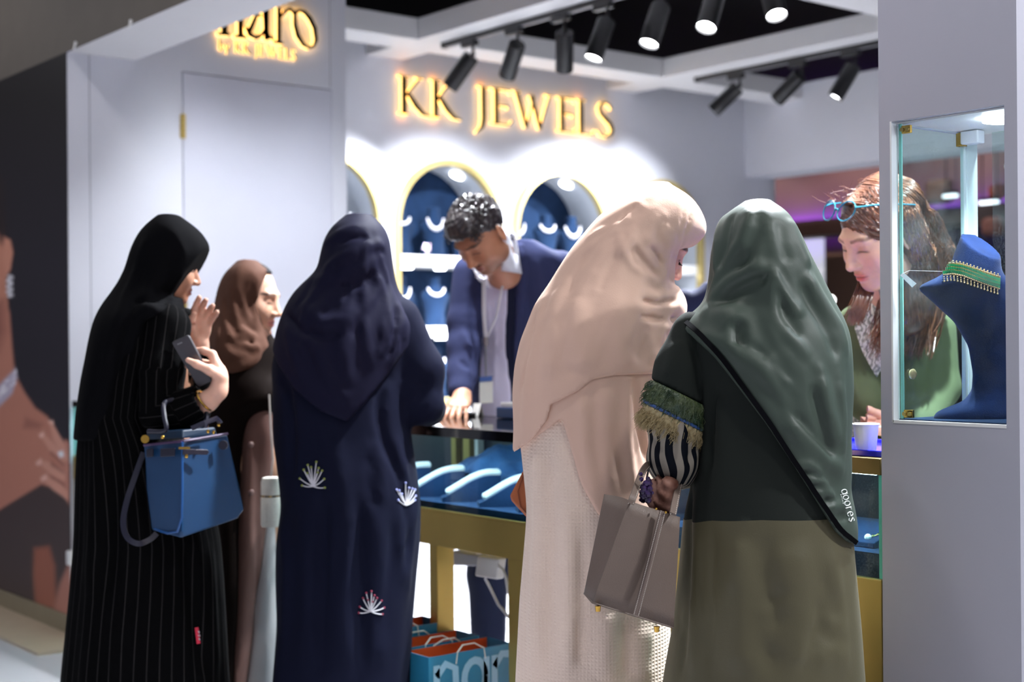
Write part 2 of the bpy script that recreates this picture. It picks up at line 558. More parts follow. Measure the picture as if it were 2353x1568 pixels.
n2 = [((1678, 168), (-0.77, 3.5, 1.8), 'black spotlight at the left end of the farther rail', 260),
      ((1815, 138), (-0.77, 3.9, 1.7), 'dark spotlight tilted left, second on the farther rail', 260),
      ((1930, 112), (0.2, 3.3, 0.8), 'dark spotlight below the beam, third on the farther rail', None),
      ((2028, 90), (1.6, 3.1, 1.0), 'small lit spotlight half hidden by the grey pillar', None)]
for (u, v), aim, lab, w in n2:
    spot_head(px_x(u, v), TY2, aim, lab, G2, w)
# more heads on the front rails, over the counter and the customers (above the picture)
track(1.36, 4.25, 0.62, 'black track rail running above the front glass counter')
k = 0
for x, aim, w in ((1.46, (1.6, -0.2, 1.0), 220), (2.1, (2.3, 0.3, 0.9), 300), (2.65, (2.7, -0.35, 1.45), 300), (3.35, (3.55, -0.3, 1.5), 520), (3.95, (4.15, -0.25, 1.5), 330), (4.2, (3.9, 0.6, 1.3), 500), (1.62, (0.0, 1.0, 1.3), 50), (1.85, (0.0, 0.6, 1.6), 70)):  # last two heads are added to brighten the left wall
    spot_head(x, 0.62, aim, 'spotlight on the rail above the front counter, %s from the left' % ('first', 'fourth', 'fifth', 'sixth', 'seventh', 'eighth', 'second', 'third')[k], 'spotlights above the front counter', w)
    k += 1
# ================================================================== added pendant lamps and truss, out of view, to shade the folds from above
ht = thing('added_truss', 'added black truss, out of view, carrying the added pendant lamps over the aisle', 'truss', (3.0, -1.0, 4.6))
for dy in (-.12, .12):
    MB().box(-3, 9, -1.0 + dy - .02, -1.0 + dy + .02, 4.6, 4.64).build('chord', m_black, ht)
for i in range(24):
    MB().cyl((-3 + i * .5, -1.12, 4.62), (-2.75 + i * .5, -.88, 4.62), .012, n=8).build('brace', m_black, ht)
for i, (x, w) in enumerate(((-0.9, 60), (1.5, 60), (3.9, 70), (6.1, 100))):
    hp_ = thing('added_pendant', 'added dome pendant lamp over the aisle, out of view, %s from the poster' % ('first', 'second', 'third', 'fourth')[i], 'lamp', (x, -1.0, 3.6), group='added pendant lamps over the aisle')
    MB().cyl((x, -1.0, 3.75), (x, -1.0, 4.6), .006, n=8).cyl((x, -1.15, 4.6), (x, -.85, 4.6), .012, n=8).build('cable', m_black, hp_)
    nn = 28
    MB().loft([[(x + r * math.cos(2 * math.pi * j / nn), -1.0 + r * math.sin(2 * math.pi * j / nn), z) for j in range(nn)] for r, z in ((.02, 3.76), (.10, 3.74), (.17, 3.68), (.20, 3.60), (.195, 3.60), (.16, 3.67), (.02, 3.73))], cap=False).build('shade', m_black, hp_, smooth=True)
    MB().cyl((x, -1.0, 3.655), (x, -1.0, 3.665), .15, n=28).build('diffuser', EM('added_pendant_diffuser', (255, 250, 245), 6.0), hp_, smooth=True)
    ld = bpy.data.lights.new('added_pendant_beam', 'SPOT'); ld.energy = w; ld.color = (1.0, .97, .95); ld.spot_size = math.radians(150); ld.spot_blend = .5; ld.shadow_soft_size = .15
    lo = bpy.data.objects.new('added_pendant_beam', ld); COL.objects.link(lo); lo.parent = hp_; lo.matrix_parent_inverse = root_matrix(hp_).inverted(); lo.location = (x, -1.0, 3.645)
x, y, z = 6.35, .80, 3.25  # added unseen lamp, gives the green shawl stronger light from the right
sp_ = thing('added_pendant', 'added dome pendant lamp, out of view in the side aisle beyond the grey pillar', 'lamp', (x, y, z - .15))
MB().cyl((x, y, z), (x, y, 3.75), .006, n=8).build('cable', m_black, sp_)
MB().loft([[(x + r * math.cos(2 * math.pi * j / 28), y + r * math.sin(2 * math.pi * j / 28), z + q) for j in range(28)] for r, q in ((.02, .0), (.10, -.02), (.17, -.08), (.20, -.16), (.195, -.16), (.16, -.09), (.02, -.03))], cap=False).build('shade', m_black, sp_, smooth=True)
MB().cyl((x, y, z - .11), (x, y, z - .10), .15, n=28).build('diffuser', MATS['added_pendant_diffuser'], sp_, smooth=True)
ld = bpy.data.lights.new('added_pendant_beam', 'SPOT'); ld.energy = 270; ld.color = (.95, .97, 1.0); ld.spot_size = math.radians(150); ld.spot_blend = .4; ld.shadow_soft_size = .10
lo = bpy.data.objects.new('added_pendant_beam', ld); COL.objects.link(lo); lo.parent = sp_; lo.matrix_parent_inverse = root_matrix(sp_).inverted(); lo.location = (x, y, z - .165)
# ================================================================== illuminated letters
def rib2(pts, ws):
    """2D ribbon polygon from a centre line and widths"""
    L_, R_ = [], []
    n = len(pts)
    ws = ws if hasattr(ws, '__len__') else [ws] * n
    for i in range(n):
        a, b = pts[max(i - 1, 0)], pts[min(i + 1, n - 1)]
        dx, dy = b[0] - a[0], b[1] - a[1]
        l = math.hypot(dx, dy) + 1e-9
        nx, ny = -dy / l, dx / l
        L_.append((pts[i][0] + nx * ws[i] / 2, pts[i][1] + ny * ws[i] / 2))
        R_.append((pts[i][0] - nx * ws[i] / 2, pts[i][1] - ny * ws[i] / 2))
    return L_ + R_[::-1]
def arc(cx, cy, rx, ry, a0, a1, n=10):
    return [(cx + rx * math.cos(math.radians(a0 + (a1 - a0) * i / n)), cy + ry * math.sin(math.radians(a0 + (a1 - a0) * i / n))) for i in range(n + 1)]
T_ = 0.125
GLY = {
 'K': (0.74, [([(0.13, 0), (0.13, 1)], T_), ([(0.0, 0.985), (0.26, 0.985)], 0.03), ([(0.0, 0.015), (0.26, 0.015)], 0.03), ([(0.17, 0.47), (0.5, 0.97)], 0.055), ([(0.4, 0.985), (0.62, 0.985)], 0.03), ([(0.22, 0.56), (0.42, 0.24), (0.58, 0.06), (0.78, 0.0)], [0.1, 0.13, 0.11, 0.03])]),
 'J': (0.34, [([(0.2, 1.0), (0.2, 0.1), (0.16, -0.12), (0.0, -0.3)], [T_, T_, 0.1, 0.03]), ([(0.06, 0.985), (0.34, 0.985)], 0.03)]),
 'E': (0.56, [([(0.13, 0), (0.13, 1)], T_), ([(0.0, 0.98), (0.48, 0.98), (0.52, 0.86)], [0.04, 0.05, 0.03]), ([(0.15, 0.53), (0.42, 0.53), (0.45, 0.44)], [0.04, 0.05, 0.03]), ([(0.0, 0.02), (0.48, 0.02), (0.56, 0.15)], [0.04, 0.05, 0.03])]),
 'W': (1.2, [([(0.1, 1.0), (0.4, 0.0)], 0.12), ([(0.4, 0.04), (0.64, 0.9)], 0.055), ([(0.54, 0.92), (0.82, 0.0)], 0.12), ([(0.82, 0.04), (1.1, 0.97)], 0.055), ([(0.0, 0.985), (0.24, 0.985)], 0.03), ([(0.98, 0.985), (1.2, 0.985)], 0.03)]),
 'L': (0.52, [([(0.13, 0), (0.13, 1)], T_), ([(0.0, 0.985), (0.28, 0.985)], 0.03), ([(0.0, 0.02), (0.46, 0.02), (0.54, 0.16)], [0.04, 0.05, 0.03])]),
 'S': (0.5, [([(0.44, 0.8), (0.4, 0.92), (0.28, 1.0), (0.15, 0.96), (0.08, 0.82), (0.12, 0.66), (0.26, 0.52), (0.4, 0.38), (0.46, 0.22), (0.42, 0.08), (0.28, 0.0), (0.12, 0.03), (0.02, 0.16)], [0.04, 0.06, 0.07, 0.09, 0.1, 0.11, 0.125, 0.125, 0.11, 0.09, 0.07, 0.06, 0.04])]),
 'b': (0.5, [([(0.12, 0), (0.12, 1.05)], 0.13), (arc(0.26, 0.3, 0.18, 0.28, 100, -260, 16), 0.1)]),
 'y': (0.5, [([(0.08, 0.62), (0.26, 0.0)], 0.13), ([(0.46, 0.62), (0.26, 0.02), (0.14, -0.26)], 0.08)]),
}
m_glow = EM('warm_lit_letter_edge', (255, 210, 128), 2.1)
m_mirror = M('mirror_gold_face', (120, 96, 50), 0.12, 1.0)
def letter(parent, name, strokes, fn, d0, d1, bold=1.0):
    glow, face = MB(), MB()
    for pts, w in strokes:
        if hasattr(w, '__len__'): w = [x * bold for x in w]
        else: w = w * bold
        poly = rib2(pts, w)
        n = len(poly)
        glow.add([fn(a, b, d0) for a, b in poly] + [fn(a, b, d1) for a, b in poly], [(i, (i + 1) % n, n + (i + 1) % n, n + i) for i in range(n)])
        h = n // 2
        face.add([fn(a, b, d1) for a, b in poly], [(i, i + 1, n - 2 - i, n - 1 - i) for i in range(h - 1)])
    g = glow.build(name, m_glow, parent, fix=True)
    face.build('letter_face', m_mirror, g, fix=True)
CAPH = 0.222
sg = thing('wall_sign', 'large gold backlit letters KK JEWELS on the grey wall above the arches', 'sign', (XB, 3.1, 2.6))
for ch, u in zip('KKJEWELS', (909, 982, 1086, 1122, 1172, 1274, 1318, 1364)):
    v = 262 + (u - 915) * 0.1155
    p = hit(u, v, 0, XB)
    adv, st = GLY[ch]
    letter(sg, 'letter', st, lambda a, b, d, p=p: (d, p[1] + a * CAPH * (1.33 if ch != 'W' else 1.2), 2.597 + b * CAPH), XB + 0.010, XB + 0.034)
s2 = thing('brand_sign', 'gold backlit sign naro by KK JEWELS above the concealed door', 'sign', (0, 0.95, 2.66))
y = hit(500, 110, 0, 0)[1]
y1 = hit(681, 130, 0, 0)[1]
tot = 0
seq = 'by KK JEWELS'
for ch in seq: tot += 0.36 if ch == ' ' else GLY[ch][0] + 0.10
sc = (y1 - y) / tot
for ch in seq:
    if ch == ' ':
        y += 0.36 * sc; continue
    adv, st = GLY[ch]
    letter(s2, 'letter', st, lambda a, b, d, y=y: (d, y + a * sc, 2.652 + b * 0.052), 0.004, 0.012, bold=1.2)
    y += (adv + 0.10) * sc
def zp(x, y_):            # tracing of the large word: picture detail -> wall plane
    p = hit(490 + x / 9.05, 10 + y_ / 9.05, 0, 0.03)
    return (p[1], p[2])
words = [('n', [([(235, -150), (235, 605)], 130), ([(95, 605), (350, 625)], 60), ([(570, -120), (570, 660)], 120), ([(440, 660), (700, 680)], 60), ([(235, -120), (330, -270), (470, -290), (570, -150)], [60, 100, 120, 120])]),
         ('a', [([(1010, 240), (900, 230), (760, 550), (700, 470), (760, 620), (880, 690), (1000, 640), (1080, 520)], [70, 80, 100, 120, 110, 80, 70, 60]), ([(1110, 20), (1110, 560), (1160, 680), (1270, 720)], [110, 110, 90, 50]), ([(820, 60), (930, -60), (1060, -40), (1110, 750)], [60, 70, 100, 110])]),
         ('r', [([(1370, 60), (1370, 780)], 100), ([(1240, 775), (1460, 805)], 60), ([(1410, 260), (1480, 150), (1600, 95), (1690, 190)], [50, 70, 80, 90])]),
         ('o', [([(1700, 170), (1800, 130), (1900, 165), (2010, 290), (2110, 490), (2140, 750), (2090, 870), (1990, 905), (1870, 830), (1760, 650), (1705, 430), (1700, 250), (1710, 160)], [70, 60, 90, 110, 110, 90, 60, 60, 90, 110, 100, 90, 70])])]
for nm, st in words:
    st2 = []
    for pts, w in st:
        q = [zp(*p) for p in pts]
        ws = w if hasattr(w, '__len__') else [w] * len(pts)
        st2.append((q, [x * 0.000261 for x in ws]))
    letter(s2, 'letter', st2, lambda a, b, d: (d, a, b), 0.008, 0.03)
# ================================================================== front glass counters
CZ, DECK, BAND = 1.031, 0.80, 0.689
m_cglass = GLASS('counter_glass', (228, 246, 242)); m_cvel = M('counter_velvet', (30, 52, 88), .95, var=.2, vscale=12, bump=.12, bscale=120, sheen=.2, spec=.1); m_edge = M('green_glass_edge', (120, 214, 196), .15, spec=.8)
m_bronze = M('bronze_edge', (112, 98, 52), .4, .6); m_blacktop = M('black_glass_top', (10, 10, 11), .08, spec=.8)
m_dkint = M('dark_interior', (44, 46, 60), .4)
ct = thing('display_counter', 'long glass jewellery counter with black top rim on a brass base, behind the navy and pink figures', 'counter', (1.85, 0.0, 0.0))
ct['label'] = 'long glass jewellery counter with black top rim and brass base'
X0, X1, YD = 0.03, 3.60, 0.50
MB().box(X0, X1, 0, .03, CZ - .020, CZ).box(X0, X1, YD - .05, YD, CZ - .020, CZ).box(X0, X0 + .03, .03, YD - .05, CZ - .02, CZ).box(X1 - .03, X1, .03, YD - .05, CZ - .02, CZ).build('top_rim', m_blacktop, ct, bevel=.002)
MB().box(X0, X1, -.002, .003, CZ - .027, CZ - .0005).build('rim_lip', m_blacktop, ct)
MB().box(X0 + .03, X1 - .03, .03, YD - .05, CZ - .008, CZ - .001).build('top_glass', GLASS('top_glass_tinted', (120, 134, 140)), ct)
MB().box(X0 + .004, X1 - .004, .004, .010, BAND + .105, CZ - .02).build('front_glass', m_cglass, ct)
MB().box(X0, X0 + .006, .0, YD, BAND + .105, CZ - .02).build('end_glass', m_cglass, ct)
MB().box(X0 + .01, X1, YD - .03, YD - .02, BAND + .105, CZ - .02).build('back_panel', m_dkint, ct)
MB().box(X0, X1, 0.0, YD, BAND, BAND + .10).box(X0, X1, -.001, .006, BAND + .10, BAND + .105).build('brass_base', m_brass, ct, bevel=.002)
MB().box(X0 + .01, X1 - .01, .012, YD - .03, BAND + .10, DECK + .012).build('velvet_deck', m_cvel, ct)
for xa, xb in ((.03, .14), (1.40, 1.44), (2.697, 2.735), (3.062, 3.17)):
    MB().box(xa, xb, 0.004, .065, 0.0, BAND).build('leg', m_brass, ct, bevel=.002)
for xa, xb, m_ in ((2.28, 2.315, m_brass), (2.345, 2.362, m_white), (2.215, 2.24, m_brass)):  # added posts that imitate reflections of the legs in the glass
    MB().box(xa, xb, YD - .06, YD - .035, DECK + .012, CZ - .02).build('reflection_post', m_, ct)
c2 = thing('display_counter', 'short glass counter with bronze top edge beside the grey pillar', 'counter', (3.95, 0.0, 0.0))
X2, X3 = 3.62, 4.283
MB().box(X2, X3, 0, YD, CZ - .034, CZ).build('top_slab', m_bronze, c2, bevel=.002)
MB().box(X2, X3, .004, .010, .786, CZ - .034).build('front_glass', GLASS('counter_glass_smudged', (225, 244, 240), dirt=.10), c2)
MB().box(X3 - .008, X3, .004, YD, .786, CZ - .034).build('end_glass', m_edge, c2)
MB().box(X2, X3 - .01, YD - .03, YD - .02, .786, CZ - .034).build('back_panel', m_dkint, c2)
MB().box(X2, X3, 0, YD, 0, .784).build('brass_base', m_brass, c2, bevel=.002)
MB().box(X2 + .005, X3 - .012, .014, .03, .785, .835).box(X2 + .005, X3 - .012, .03, YD - .035, .785, .835).build('velvet_deck', m_cvel, c2)
# ------------------------------------------------------------------ jewellery displays inside the counters
def ramp_proto(L_, W2, Hh, label, group):
    t = thing('necklace_ramp', label, 'display stand', (0, 0, 0), group=group)
    n = 14; prof = [(0, .012)] + [(L_ * i / n, .012 + Hh * math.sin(math.pi * .5 * min(1, i / n * 1.15)) ** 1.3) for i in range(1, n + 1)] + [(L_, 0), (0, 0)]
    mb = MB(); mb.prism(prof, lambda a, b, d: (d, a, b), -W2, W2); mb.build('ramp', m_cvel, t, bevel=.002, world=False)
    return t
def necklace_strip(name, label, L_, Hh, group, rows_=2, w=.018, s0=.12, s1=.97, gap=.024):
    t = thing(name, label, 'necklace', (0, 0, 0), group=group)
    for r in range(rows_):
        mb = MB()
        for i in range(26):
            f = s0 + (s1 - s0) * i / 25
            z = .012 + Hh * math.sin(math.pi * .5 * min(1, f * 1.15)) ** 1.3
            mb.sphere(((r - (rows_ - 1) / 2) * gap, L_ * f, z + w * .35), w * .55, 6, 4)
        so = mb.build('strand', m_silver, t, world=False)
    return t
rp = ramp_proto(.17, .032, .062, 'navy velvet necklace ramp inside the glass counter', 'velvet ramps in the counter')
nk = necklace_strip('diamond_necklace', 'sparkling diamond necklace laid on a velvet ramp in the counter', .17, .062, 'necklaces in the counter')
spots_ = []
for i in range(5):
    for j in range(2):
        spots_.append((2.36 + i * .175 + j * .06, .04 + j * .19))
spots_ += [(1.0, .1), (1.3, .1), (1.6, .1), (1.9, .1), (3.36, .05), (3.3, .25)]
order = sorted(range(len(spots_)), key=lambda i: spots_[i][0])
nth = ('first', 'second', 'third', 'fourth', 'fifth', 'sixth', 'seventh', 'eighth', 'ninth', 'tenth', 'eleventh', 'twelfth', 'thirteenth', 'fourteenth', 'fifteenth', 'sixteenth')
for i, (x, y) in enumerate(spots_):
    row = 'front' if y < .12 else 'back'
    l1 = 'navy velvet necklace ramp, %s row of the long counter, %s from its far end' % (row, nth[order.index(i)])
    l2 = 'sparkling diamond necklace on the %s velvet ramp from the far end, %s row' % (nth[order.index(i)], row)
    if i == 0:
        rp.location = (x, y, DECK + .012); rp.rotation_euler = (0, 0, -.55); nk.location = (x, y, DECK + .0125); nk.rotation_euler = (0, 0, -.55)
        rp['label'] = l1; nk['label'] = l2
    else:
        copy_tree(rp, (x, y, DECK + .012), -.55, l1); copy_tree(nk, (x, y, DECK + .0125), -.55, l2)
# heap of blue velvet cloth at the back of the case
vh = MB(); nx_, ny_ = 60, 36; vv_ = []; rnd = random.Random(3)
for i in range(nx_):
    for j in range(ny_):
        x, y = i / (nx_ - 1), j / (ny_ - 1)
        z = .150 * max(0, 1 - abs(x - .38) / (.42 if x < .38 else .66)) ** 1.1 * (.25 + .75 * math.sin(math.pi * min(1, y * .9 + .08)))
        z += .010 * math.sin(x * 30 + 5 * y) * math.sin(y * 17 + 8 * x) * (z > .01) + .006 * math.sin(x * 61 - 20 * y)
        vv_.append((2.30 + x * .95, .20 + y * .24, DECK + .014 + max(0, z)))
vh.add(vv_, [(i * ny_ + j, (i + 1) * ny_ + j, (i + 1) * ny_ + j + 1, i * ny_ + j + 1) for i in range(nx_ - 1) for j in range(ny_ - 1)])
tag(vh.build('velvet_cloth', M('crumpled_blue_velvet', (22, 56, 104), .9, c2=(52, 96, 150), vscale=14, sheen=.3, stretch=(1, 2, 1), bump=.3, bscale=40), smooth=True), 'crumpled bright blue velvet cloth heaped at the back of the glass counter', 'cloth')
rp2 = thing('necklace_ramp', 'low velvet wedge in the short counter under the paper cup', 'display stand', (4.10, .06, .835))
MB().prism([(0, 0), (.19, 0), (.19, .035), (.10, .042), (0, .012)], lambda a, b, d: (4.10 + d, .06 + a, .835 + b), -.10, .12).build('wedge', m_cvel, rp2, bevel=.002)
for kk, (x, y) in enumerate(((4.06, .07), (4.19, .08))):
    cn = thing('chain_necklace', ('thin gold chain on the velvet wedge, nearer the green shawl', 'thin gold chain with pendant on the velvet wedge, nearer the pillar')[kk], 'necklace', (x, y, .85))
    pts = [np.array([x + .05 * math.sin(t * 2.2) * (1 if kk else -1), y + .15 * t, .835 + np.interp(.01 + .15 * t + (y - .06) - .01, [0, .10, .19], [.0135, .0435, .037])]) for t in np.linspace(0, 1, 18)]
    ch = MB()
    for p in pts: ch.sphere(p, .0038, 6, 4)
    ch.tube(pts, .0016, 5); ch.build('chain', M('pale_gold', (236, 208, 150), .25, 1.0), cn)
    MB().sphere(pts[0], .008, 8, 6).build('pendant', m_silver, cn, smooth=True)
# ------------------------------------------------------------------ things on the counters
cup = thing('paper_cup', 'small white paper cup on the blue tray beside the pillar', 'cup', tuple(hit(1990, 1042, 2, CZ + .004)))
cx_, cy_ = cup.location[0], cup.location[1]
def lathe(mb, c, prof, n=28):
    mb.loft([[(c[0] + r * math.cos(2 * math.pi * i / n), c[1] + r * math.sin(2 * math.pi * i / n), c[2] + z) for i in range(n)] for r, z in prof], cap=True); return mb
m_paper = M('white_paper', (240, 240, 236), .6)
lathe(MB(), (cx_, cy_, CZ + .007), [(.0205, 0), (.0265, .058), (.0250, .058), (.0195, .003)]).build('cup_wall', m_paper, cup, smooth=True)
mb = MB(); mb.tube([(cx_ + .0268 * math.cos(t), cy_ + .0268 * math.sin(t), CZ + .065) for t in np.linspace(0, 2 * math.pi, 30)[:-1]], .0018, 6, True); mb.build('rolled_rim', m_paper, cup, smooth=True)
tr = thing('tray', 'glossy ultramarine blue tray on the counter edge under the paper cup', 'tray', (4.13, .13, CZ))
m_ultra = M('ultramarine_plastic', (44, 46, 205), .12, coat=.6)
MB().box(3.94, 4.275, .025, .30, CZ, CZ + .006).build('tray_floor', m_ultra, tr, bevel=.002)
MB().box(3.94, 4.275, .02, .026, CZ, CZ + .014).build('tray_rim', m_ultra, tr, bevel=.002); MB().box(3.94, 4.275, .296, .302, CZ, CZ + .014).build('tray_rim', m_ultra, tr, bevel=.002)
MB().box(3.936, 3.942, .02, .302, CZ, CZ + .014).build('tray_rim', m_ultra, tr, bevel=.002); MB().box(4.273, 4.279, .02, .302, CZ, CZ + .014).build('tray_rim', m_ultra, tr, bevel=.002)
tb2 = thing('tablet', 'thin dark folder under the salesman\'s hand on the glass counter', 'folder', (2.10, .40, CZ))
MB().box(1.98, 2.34, .30, .48, CZ, CZ + .010).build('cover', M('black_leather', (24, 24, 28), .4), tb2, bevel=.003); MB().box(1.99, 2.33, .305, .475, CZ + .002, CZ + .008).build('pages', m_paper, tb2)
cd = thing('tent_card', 'small white folded price card standing on the counter beside the salesman', 'card', (2.10, .46, CZ))
p = np.array([hit(1097, 940, 1, .46)[0], .46, CZ])
MB().add([p + np.array(q) for q in ((-.02, -.012, 0), (.02, -.012, 0), (.02, 0, .04), (-.02, 0, .04), (-.02, .012, 0), (.02, .012, 0))], [(0, 1, 2, 3), (3, 2, 5, 4)]).build('card', m_paper, cd)
bx = thing('ring_box', 'small navy ring box with white lid on the counter beside the pink scarf', 'jewellery box', (2.42, .45, CZ))
bq = hit(1182, 938, 1, .45)[0]; bx.location[0] = bq
MB().box(bq - .045, bq + .045, .41, .485, CZ, CZ + .035).build('box_base', M('navy_leatherette', (34, 66, 110), .5), bx, bevel=.004)
MB().box(bq - .035, bq + .035, .42, .475, CZ + .035, CZ + .05).build('box_insert', m_white, bx, bevel=.003)
# ------------------------------------------------------------------ under the counter
ad = thing('power_adapter', 'white power adapter hanging under the counter between the brass legs', 'adapter', (3.0, .06, .6))
q = [hit(u, v, 1, .08) for u, v in ((1096, 1278), (1146, 1284), (1140, 1333), (1090, 1325))]
MB().loft([q, [p + np.array([0, .03, 0]) for p in q]]).build('case', m_white, ad, bevel=.006)
cab = MB(); cab.tube([hit(u, v, 1, .08) for u, v in ((1145, 1300), (1156, 1310), (1163, 1330), (1168, 1365))], .004, 8).tube([hit(u, v, 1, .09) for u, v in ((1115, 1330), (1128, 1355), (1145, 1390), (1170, 1420))], .004, 8)
cab.build('cable', m_white, ad, smooth=True)
dv = thing('driver_box', 'grey lighting driver box fixed under the counter beside the brass leg', 'adapter', (2.85, .2, .62))
q = [hit(u, v, 1, .16) for u, v in ((1034, 1266), (1098, 1278), (1096, 1302), (1036, 1300))]
MB().loft([q, [p + np.array([0, .06, 0]) for p in q]]).build('case', M('grey_plastic', (180, 180, 190), .5), dv, bevel=.004)
for u, v in ((1042, 1263), (1100, 1274)):
    p = hit(u, v, 1, .155); MB().cyl(p, p + np.array([0, 0, .012]), .008, n=10).build('screw', m_white, dv, smooth=True)
# ------------------------------------------------------------------ paper shopping bags on the floor
def bag(x, y, w, d, h, rz, label, word=False):
    t = thing('paper_bag', label, 'paper bag', (x, y, 0), rz, group='teal paper bags under the counter')
    teal = M('teal_card', (40, 118, 152), .35, var=.05); org = M('orange_card', (214, 84, 36), .5)
    w2, d2 = w / 2, d / 2
    for nm, p0, p1 in (('front_panel', (-w2, -d2), (w2, -d2)), ('back_panel', (-w2, d2), (w2, d2)), ('side_panel', (-w2, -d2), (-w2, d2)), ('side_panel', (w2, -d2), (w2, d2))):
        mb = MB()
        if nm in ('front_panel', 'back_panel'):
            s_ = -1 if nm == 'front_panel' else 1
            mb.box(-w2, w2, s_ * d2 - .0006, s_ * d2 + .0006, 0, h)
        else:
            mb.box(p0[0] - .0006, p0[0] + .0006, -d2, d2, 0, h - .0)
        o = mb.build(nm, teal, t, world=False)
        if nm in ('front_panel', 'back_panel'):
            s_ = -1 if nm == 'front_panel' else 1
            MB().box(-w2 + .001, w2 - .001, s_ * d2 - s_ * .0016 - .0006, s_ * d2 - s_ * .0016 + .0006, .01, h - .001).build('inner_lining', org, o, world=False)
    MB().box(-w2, w2, -d2, d2, 0.001, .003).build('bottom', teal, t, world=False)
    for s_ in (-1, 1):
        MB().tube([(-.05, s_ * (d2 + .002 * s_ * 0), h - .03), (-.045, s_ * d2, h + .0), (-.02, s_ * (d2 - .01), h - .02 + .035), (.02, s_ * (d2 - .01), h + .015), (.045, s_ * d2, h), (.05, s_ * d2, h - .03)], .002, 6).build('cord_handle', M('white_cord', (226, 220, 210), .7), t, smooth=True, world=False)
    if word:
        GB = {'n': [[(.05, 0), (.05, .5)], [(.05, .35), (.2, .5), (.36, .42), (.38, 0)]], 'a': [arc(.2, .24, .18, .24, 0, 360, 16), [(.4, .5), (.4, .05), (.5, 0)]], 'r': [[(.05, .5), (.05, 0)], [(.05, .34), (.18, .5), (.34, .48)]], 'o': [arc(.2, .24, .19, .25, 0, 360, 16)]}
        pos = -.125
        for chh in 'naro':
            lt = MB()
            for st in GB[chh]:
                poly = rib2([(pos + a * .20, h - .125 + b * .20) for a, b in st], .021); n = len(poly); hh = n // 2
                lt.add([(a, -d2 - .0012, b) for a, b in poly], [(i, i + 1, n - 2 - i, n - 1 - i) for i in range(hh - 1)])
            lt.build('letter', M('silver_print', (150, 190, 214), .4), t, world=False)
            pos += .074 if chh == 'r' else .098
    return t
pa = hit(985, 1512, 1, -.20); xf, hb = pa[0], pa[2]
pb = hit(1174, 1481, 0, xf)
bw = pb[1] + .20
bag(xf - .055, (pb[1] - .20) / 2, bw, .11, hb, math.pi / 2, 'front teal paper bag with pale lettering and orange lining by the counter', True)
bag(xf - .175, (pb[1] - .20) / 2 - .02, bw, .11, hb + .004, math.pi / 2, 'middle teal paper bag with orange lining behind the lettered bag')
bag(xf - .30, (pb[1] - .20) / 2 - .05, bw, .11, hb + .03, math.pi / 2, 'rear teal paper bag with orange lining, farthest of the three')
for xs_ in np.arange(.3, 3.5, .4):
    st_ = MB().box(xs_ - .19, xs_ + .19, .010, .028, CZ - .0215, CZ - .0202).build('led_strip', EM('counter_led', (225, 240, 255), 70.0), ct)
MB().box(X2 + .02, X3 - .02, .012, .03, CZ - .0355, CZ - .0342).build('led_strip', EM('counter_led', (225, 240, 255), 45.0), c2)
